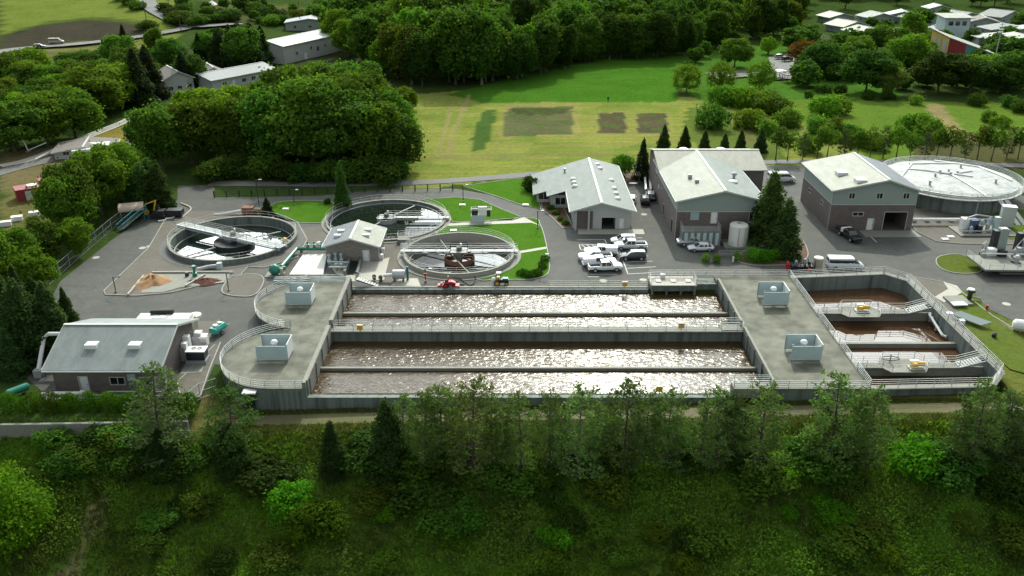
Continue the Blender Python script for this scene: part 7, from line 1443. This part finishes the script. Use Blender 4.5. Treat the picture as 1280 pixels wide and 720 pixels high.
w2 = gabled('long_shed', 'long low grey roofed shed between the grove and the tree screen', 'building', 0, 0, 13, L_+3, 3.4, 1.4, 'siding_pale', roofs=('roof_slate', 'roof_slate'), rz=ang+math.pi/2, openings=[('door', 'L', 8, 0, 1.2, 2.2), ('window', 'L', 12, 1, 1.6, 1.1), ('window', 'L', 16, 1, 1.6, 1.1), ('window', 'L', 4, 1, 1.6, 1.1)]); w2.location = (b[0], b[1], 0)
house('house', 'small pale house with a brown gabled roof left of the long low shed', 208, 118, 9, 12, 4.6, 2.2, 35, 'siding_pale', 'roof_shingle')
house('house', 'second small brown roofed house tucked behind the dark firs', 254, 106, 8, 10, 3.4, 2.0, 30, 'siding_pale', 'roof_shingle')
house('carport_building', 'low open dark roofed building behind the long white warehouse', 358, 38, 22, 12, 3.6, 1.6, 8, 'siding', 'roof_slate')
house('barn', 'low brown roofed shed with pale walls beside the lane at the left', 70, 200, 13, 9, 1.9, .9, 16, 'siding_pale', 'roof_shingle')
rs_ = thing('red_shed', 'dark red shed with a white roof vent by the left lane', 'shed', (*G(36, 248)[:2], 0), rad(35)); MB().box(-2.2, -1.8, 0, 2.2, 1.8, 2.4).build('wall', 'red_wall', rs_); MB().box(-2.3, -1.9, 2.4, 2.3, 1.9, 2.55).build('roof', 'red_wall', rs_); MB().box(.2, -.8, 2.55, 2.0, .8, 2.8).build('roof_panel', 'white_metal', rs_); MB().box(-.6, -1.86, .1, .6, -1.8, 2.1).build('door', 'trim', rs_)
rs2 = thing('red_container', 'low dark red box to the right of the red shed', 'container', (*G(42, 240)[:2], 0), rad(35)); MB().box(1.4, -.5, 0, 5.2, 2, 2.2).build('box_body', 'red_wall', rs2); MB().box(1.35, -.55, 2.2, 5.25, 2.05, 2.3).build('lid', 'red_wall', rs2)
cm = thing('camper_trailer', 'white rounded camper trailer beside the lane at the left', 'trailer', (*G(109, 198)[:2], 0), rad(15)); MB().loft([(-3, [(0, .5), (.9, .5), (1., 1.2), (.8, 2.2), (0, 2.4)]), (2.6, [(0, .5), (.9, .5), (1., 1.2), (.8, 2.5), (0, 2.7)]), (3.2, [(0, .7), (.7, .7), (.8, 1.2), (.6, 1.9), (0, 2.0)])]).build('body', 'white_metal', cm); MB().box(-1.5, -1.02, 1.3, .8, -.93, 1.9).build('window', 'dark_glass', cm)
for s in (-1, 1): wheel(cm, -.3, s*.9, .36, .2)
bt = thing('white_awning', 'small bright white awning beyond the camper trailer', 'awning', (*G(120, 193)[:2], 0), rad(15)); MB().add([(-1.5, -1.2, 2.2), (3.5, -1.2, 2.2), (3.5, 1.2, 2.7), (-1.5, 1.2, 2.7), (-1.5, -1.2, 2.28), (3.5, -1.2, 2.28), (3.5, 1.2, 2.78), (-1.5, 1.2, 2.78)], [(0, 3, 2, 1), (4, 5, 6, 7), (0, 1, 5, 4), (1, 2, 6, 5), (2, 3, 7, 6), (3, 0, 4, 7)]).build('canopy', 'white_fabric', bt); MB().tube([(-1.4, -1.1, 0), (-1.4, -1.1, 2.2)], .06).tube([(3.4, -1.1, 0), (3.4, -1.1, 2.2)], .06).build('post', 'white_metal', bt)
wm = thing('boom_pole', 'tilted white pole standing by the lane at the left', 'pole', (*G(36, 190)[:2], 0)); MB().tube([(0, 0, 0), (-1.2, 0, 5)], .16, 6).build('pole', 'white_metal', wm); MB().tube([(0, 0, .4), (4, 1.6, 1.9)], .14, 6).build('arm', 'white_metal', wm); MB().cbox(0, 0, -.1, 1, 1, .4).build('base', 'concrete', wm)
for i, (px, py, l) in enumerate([(44, 270, 'small white boat shaped trailer load under the left trees'), (22, 276, 'left white crate among the trees at the left edge'), (8, 282, 'white crate at the very left edge among the trees')]):
    t = thing('white_crate', l, 'crate', (*G(px, py)[:2], 0), .4); MB().cbox(0, 0, 0, 1.9, 1.1, .8).build('crate_body', 'white_metal', t); MB().cbox(0, 0, .8, 2.0, 1.2, .1).build('lid', 'white_fabric', t)
# utility poles near the road bend
for px, py, hp, l in ((185, 38, 42, 'left wooden utility pole on the hillside road'), (227, 42, 36, 'middle wooden utility pole at the road junction'), (243, 33, 40, 'right wooden utility pole by the road bend'), (376, 36, 44, 'wooden utility pole behind the long white warehouse'), (215, 30, 30, 'thin wooden utility pole before the junction')):
    x, y, z = G(px, py); h = hp*(y*CP+H_*SP)/F_; t = thing('utility_pole', l, 'utility pole', (x, y, z)); MB().tube([(0, 0, -.3), (0, 0, h)], [.2, .12], 6).build('pole', 'wood', t); MB().cbox(0, 0, h-1.0, 2.4, .14, .14).build('crossarm', 'wood', t)
# neighbourhood at the upper right
HS = [(1043, 30, 17, 12, 3.2, 1.6, 'roof_pale', 15, 'white roofed house at the far left of the neighbourhood'), (1060, 42, 18, 13, 3.2, 1.8, 'roof_pale', 25, 'large white roofed house left in the front row'), (1078, 50, 20, 12, 3.2, 1.6, 'roof_pale', 18, 'white roofed house second in the front row'), (1108, 52, 22, 12, 3., 1.4, 'roof_pale', -5, 'long white roofed house third in the front row'), (1092, 30, 18, 12, 3.2, 1.8, 'roof_grey', 12, 'grey roofed house behind the white front row'), (1115, 27, 18, 12, 3.2, 2, 'roof_slate', -15, 'dark roofed house at the back of the neighbourhood'), (1152, 33, 22, 14, 3.4, 2, 'roof_mid', 20, 'grey roofed house in the middle of the back row'), (1200, 31, 22, 13, 3.4, 2, 'roof_mid', 22, 'grey roofed house right of the middle in the back row'), (1218, 36, 16, 12, 3.4, 2, 'roof_shingle', -15, 'brown roofed house beside the grey one in the back row'), (1256, 30, 22, 13, 3.4, 2.2, 'roof_mid', 30, 'pale grey roofed house at the right of the back row'), (1268, 48, 22, 12, 3.4, 2, 'roof_slate', -20, 'dark roofed house at the right edge'), (1245, 46, 26, 12, 3.2, 1.4, 'roof_mid', 4, 'long flat grey roof in the second row at the right'), (1250, 62, 28, 16, 3.4, 2, 'roof_pale', -8, 'wide white roofed building before the right edge'), (1178, 46, 12, 10, 3.2, 1.5, 'roof_mid', 0, 'small grey roof left of the blue box house'), (1230, 56, 24, 9, 3, 1.0, 'roof_slate', -4, 'low flat dark roof right of the blue box house'), (1168, 18, 14, 10, 3.2, 1.6, 'roof_slate', 0, 'small dark roof at the very back among the trees')]
for px, py, w_, d_, e_, r_, rf_, a_, l in HS: house('house', l, px-7, py, w_*.82, d_*.85, e_, r_, a_, 'siding', rf_, over=.9)
x, y, z = G(1178, 48); bh = thing('box_house', 'two-storey blue grey box house with a flat pale roof among the houses', 'house', (x, y, z), rad(0)); MB().box(0, 0, 0, 11, 9, 8.6).build('wall', 'blue_grey_metal', bh); MB().add([(-1.2, -1.2, 8.6), (12.2, -1.2, 8.6), (12.2, 10, 9.4), (-1.2, 10, 9.4), (-1.2, -1.2, 8.9), (12.2, -1.2, 8.9), (12.2, 10, 9.7), (-1.2, 10, 9.7)], [(0, 3, 2, 1), (4, 5, 6, 7), (0, 1, 5, 4), (1, 2, 6, 5), (2, 3, 7, 6), (3, 0, 4, 7)]).build('roof', 'roof_pale', bh)
for k in (1.5, 4.5, 7.5): wn = MB().box(k-.1, -.06, 5.4, k+2.1, 0, 7.4).build('window', 'trim', bh); MB().box(k, -.09, 5.5, k+2, -.05, 7.3).build('pane', 'dark_glass', wn)
# long coloured building: yellow, red, teal walls under one pale roof
a = np.array(G(1161, 62)[:2]); b = np.array(G(1183, 69)[:2]); c = np.array(G(1242, 82)[:2]); 
cb_ = thing('coloured_building', 'long building with yellow, red and teal walls under one slanting pale roof', 'building', (b[0], b[1], 0)); A = a-b; Cc = c-b
def wallseg(p, q, z0, z1a, z1b, name, m): return MB().add([(p[0], p[1], z0), (q[0], q[1], z0), (q[0], q[1], z1b), (p[0], p[1], z1a)], [(0, 1, 2, 3)]).build(name, m, cb_)
wallseg(A, (0, 0), 0, 8.2, 6.6, 'end_wall', 'ochre_wall'); wallseg((0, 0), Cc*.38, 0, 6.6, 5.5, 'side_wall', 'red_wall'); wallseg(Cc*.38, Cc, 0, 5.5, 3.4, 'side_wall', 'teal_wall')
wq = Cc+A; wallseg(Cc, wq, 0, 3.4, 5.0, 'rear_wall', 'teal_wall'); wallseg(wq, A, 0, 5.0, 8.2, 'far_wall', 'siding')
for k in (.2, .5, .8): p = A*(1-k); nrm = np.array((A[1], -A[0]))/np.linalg.norm(A); nrm = nrm if nrm[1] < 0 else -nrm; d = A/np.linalg.norm(A); p = p+nrm*.06; MB().add([(*(p-d*1.2), .5), (*(p+d*1.2), .5), (*(p+d*1.2), 5.6), (*(p-d*1.2), 5.6)], [(0, 1, 2, 3)]).build('window', 'blue_grey_metal', cb_)
d1 = Cc/np.linalg.norm(Cc); d2 = A/np.linalg.norm(A); pts4 = [(-d1-d2)*1.2, Cc+(d1-d2)*1.2, Cc+A+(d1+d2)*1.2, A+(-d1+d2)*1.2]; zz4 = [6.75, 3.45, 5.1, 8.4]
MB().add([(*p, z) for p, z in zip(pts4, zz4)]+[(*p, z+.35) for p, z in zip(pts4, zz4)], [(0, 3, 2, 1), (4, 5, 6, 7), (0, 1, 5, 4), (1, 2, 6, 5), (2, 3, 7, 6), (3, 0, 4, 7)]).build('roof', 'roof_pale', cb_)
nf = chain('long grey fence along the left side of the neighbourhood', [(1018, 44), (1030, 50), (1060, 62), (1072, 66)], 1.8)
lt = thing('light_mast', 'tall floodlight mast rising over the right hand houses', 'mast', (*G(1242, 80)[:2], 0)); MB().tube([(0, 0, 0), (0, 0, 15)], [.3, .15], 6).build('mast', 'galvanised', lt)
for k in range(4): MB().cbox(0, 0, 11.4+k*1.0, 1.8, .5, .4).build('lamp_head', 'white_metal', lt)
for px, py, l in ((968, 98, 'left pale picnic shelter roof by the park car lot'), (990, 102, 'right low park building by the red trees')):
    x, y, z = G(px, py); t = thing('park_shelter', l, 'shelter', (x, y, z), .3); MB().cbox(0, 0, 2.4, 7, 4, .2).build('roof', 'white_fabric' if px < 980 else 'roof_shingle', t)
    for sx in (-3, 3):
        for sy in (-1.6, 1.6): MB().tube([(sx, sy, 0), (sx, sy, 2.4)], .1, 5).build('post', 'wood', t)
x, y, z = G(266, 12); t = thing('garden_tent', 'small white garden tent inside the road bend at the top left', 'tent', (x, y, z)); MB().lathe(0, 0, [(3, 2.3), (.2, 4.2)], 8).build('roof', 'white_fabric', t); MB().tube([(-2.4, -1.5, 0), (-2.4, -1.5, 2.4)], .1).tube([(2.4, -1.5, 0), (2.4, -1.5, 2.4)], .1).build('post', 'white_metal', t)
for px, py, l in ((760, 128, 'tiny walker in dark clothes on the edge of the playing field'),):
    x, y, z = G(px, py); v = [(0, 0, 1.0), (0, 0, 1.25), (0, 0, 1.5), (0, 0, 1.68), (.13, 0, .9), (.2, .1, .5), (.18, .05, .08), (-.13, 0, .9), (-.16, -.12, .5), (-.12, -.2, .08), (.24, 0, 1.42), (.3, .05, 1.1), (.28, .15, .85), (-.24, 0, 1.42), (-.3, -.05, 1.1), (-.28, -.15, .85)]
    e = [(0, 1), (1, 2), (2, 3), (0, 4), (4, 5), (5, 6), (0, 7), (7, 8), (8, 9), (2, 10), (10, 11), (11, 12), (2, 13), (13, 14), (14, 15)]; R_ = [.17, .17, .15, .11, .1, .07, .05, .1, .07, .05, .07, .05, .04, .07, .05, .04]
    me = bpy.data.meshes.new('person'); me.from_pydata(v, e, []); me.materials.append(M('dark_paint')); o = bpy.data.objects.new('person', me); COL.objects.link(o); o.location = (x, y, z)
    md = o.modifiers.new('skin', 'SKIN'); 
    for i, r in enumerate(R_): me.skin_vertices[0].data[i].radius = (r, r)
    me.skin_vertices[0].data[0].use_root = True; o.modifiers.new('sub', 'SUBSURF').levels = 1; tag(o, l, 'person')
# hide nothing, clean up unused
print('OBJECTS', len(bpy.data.objects), 'TREES', cnt)
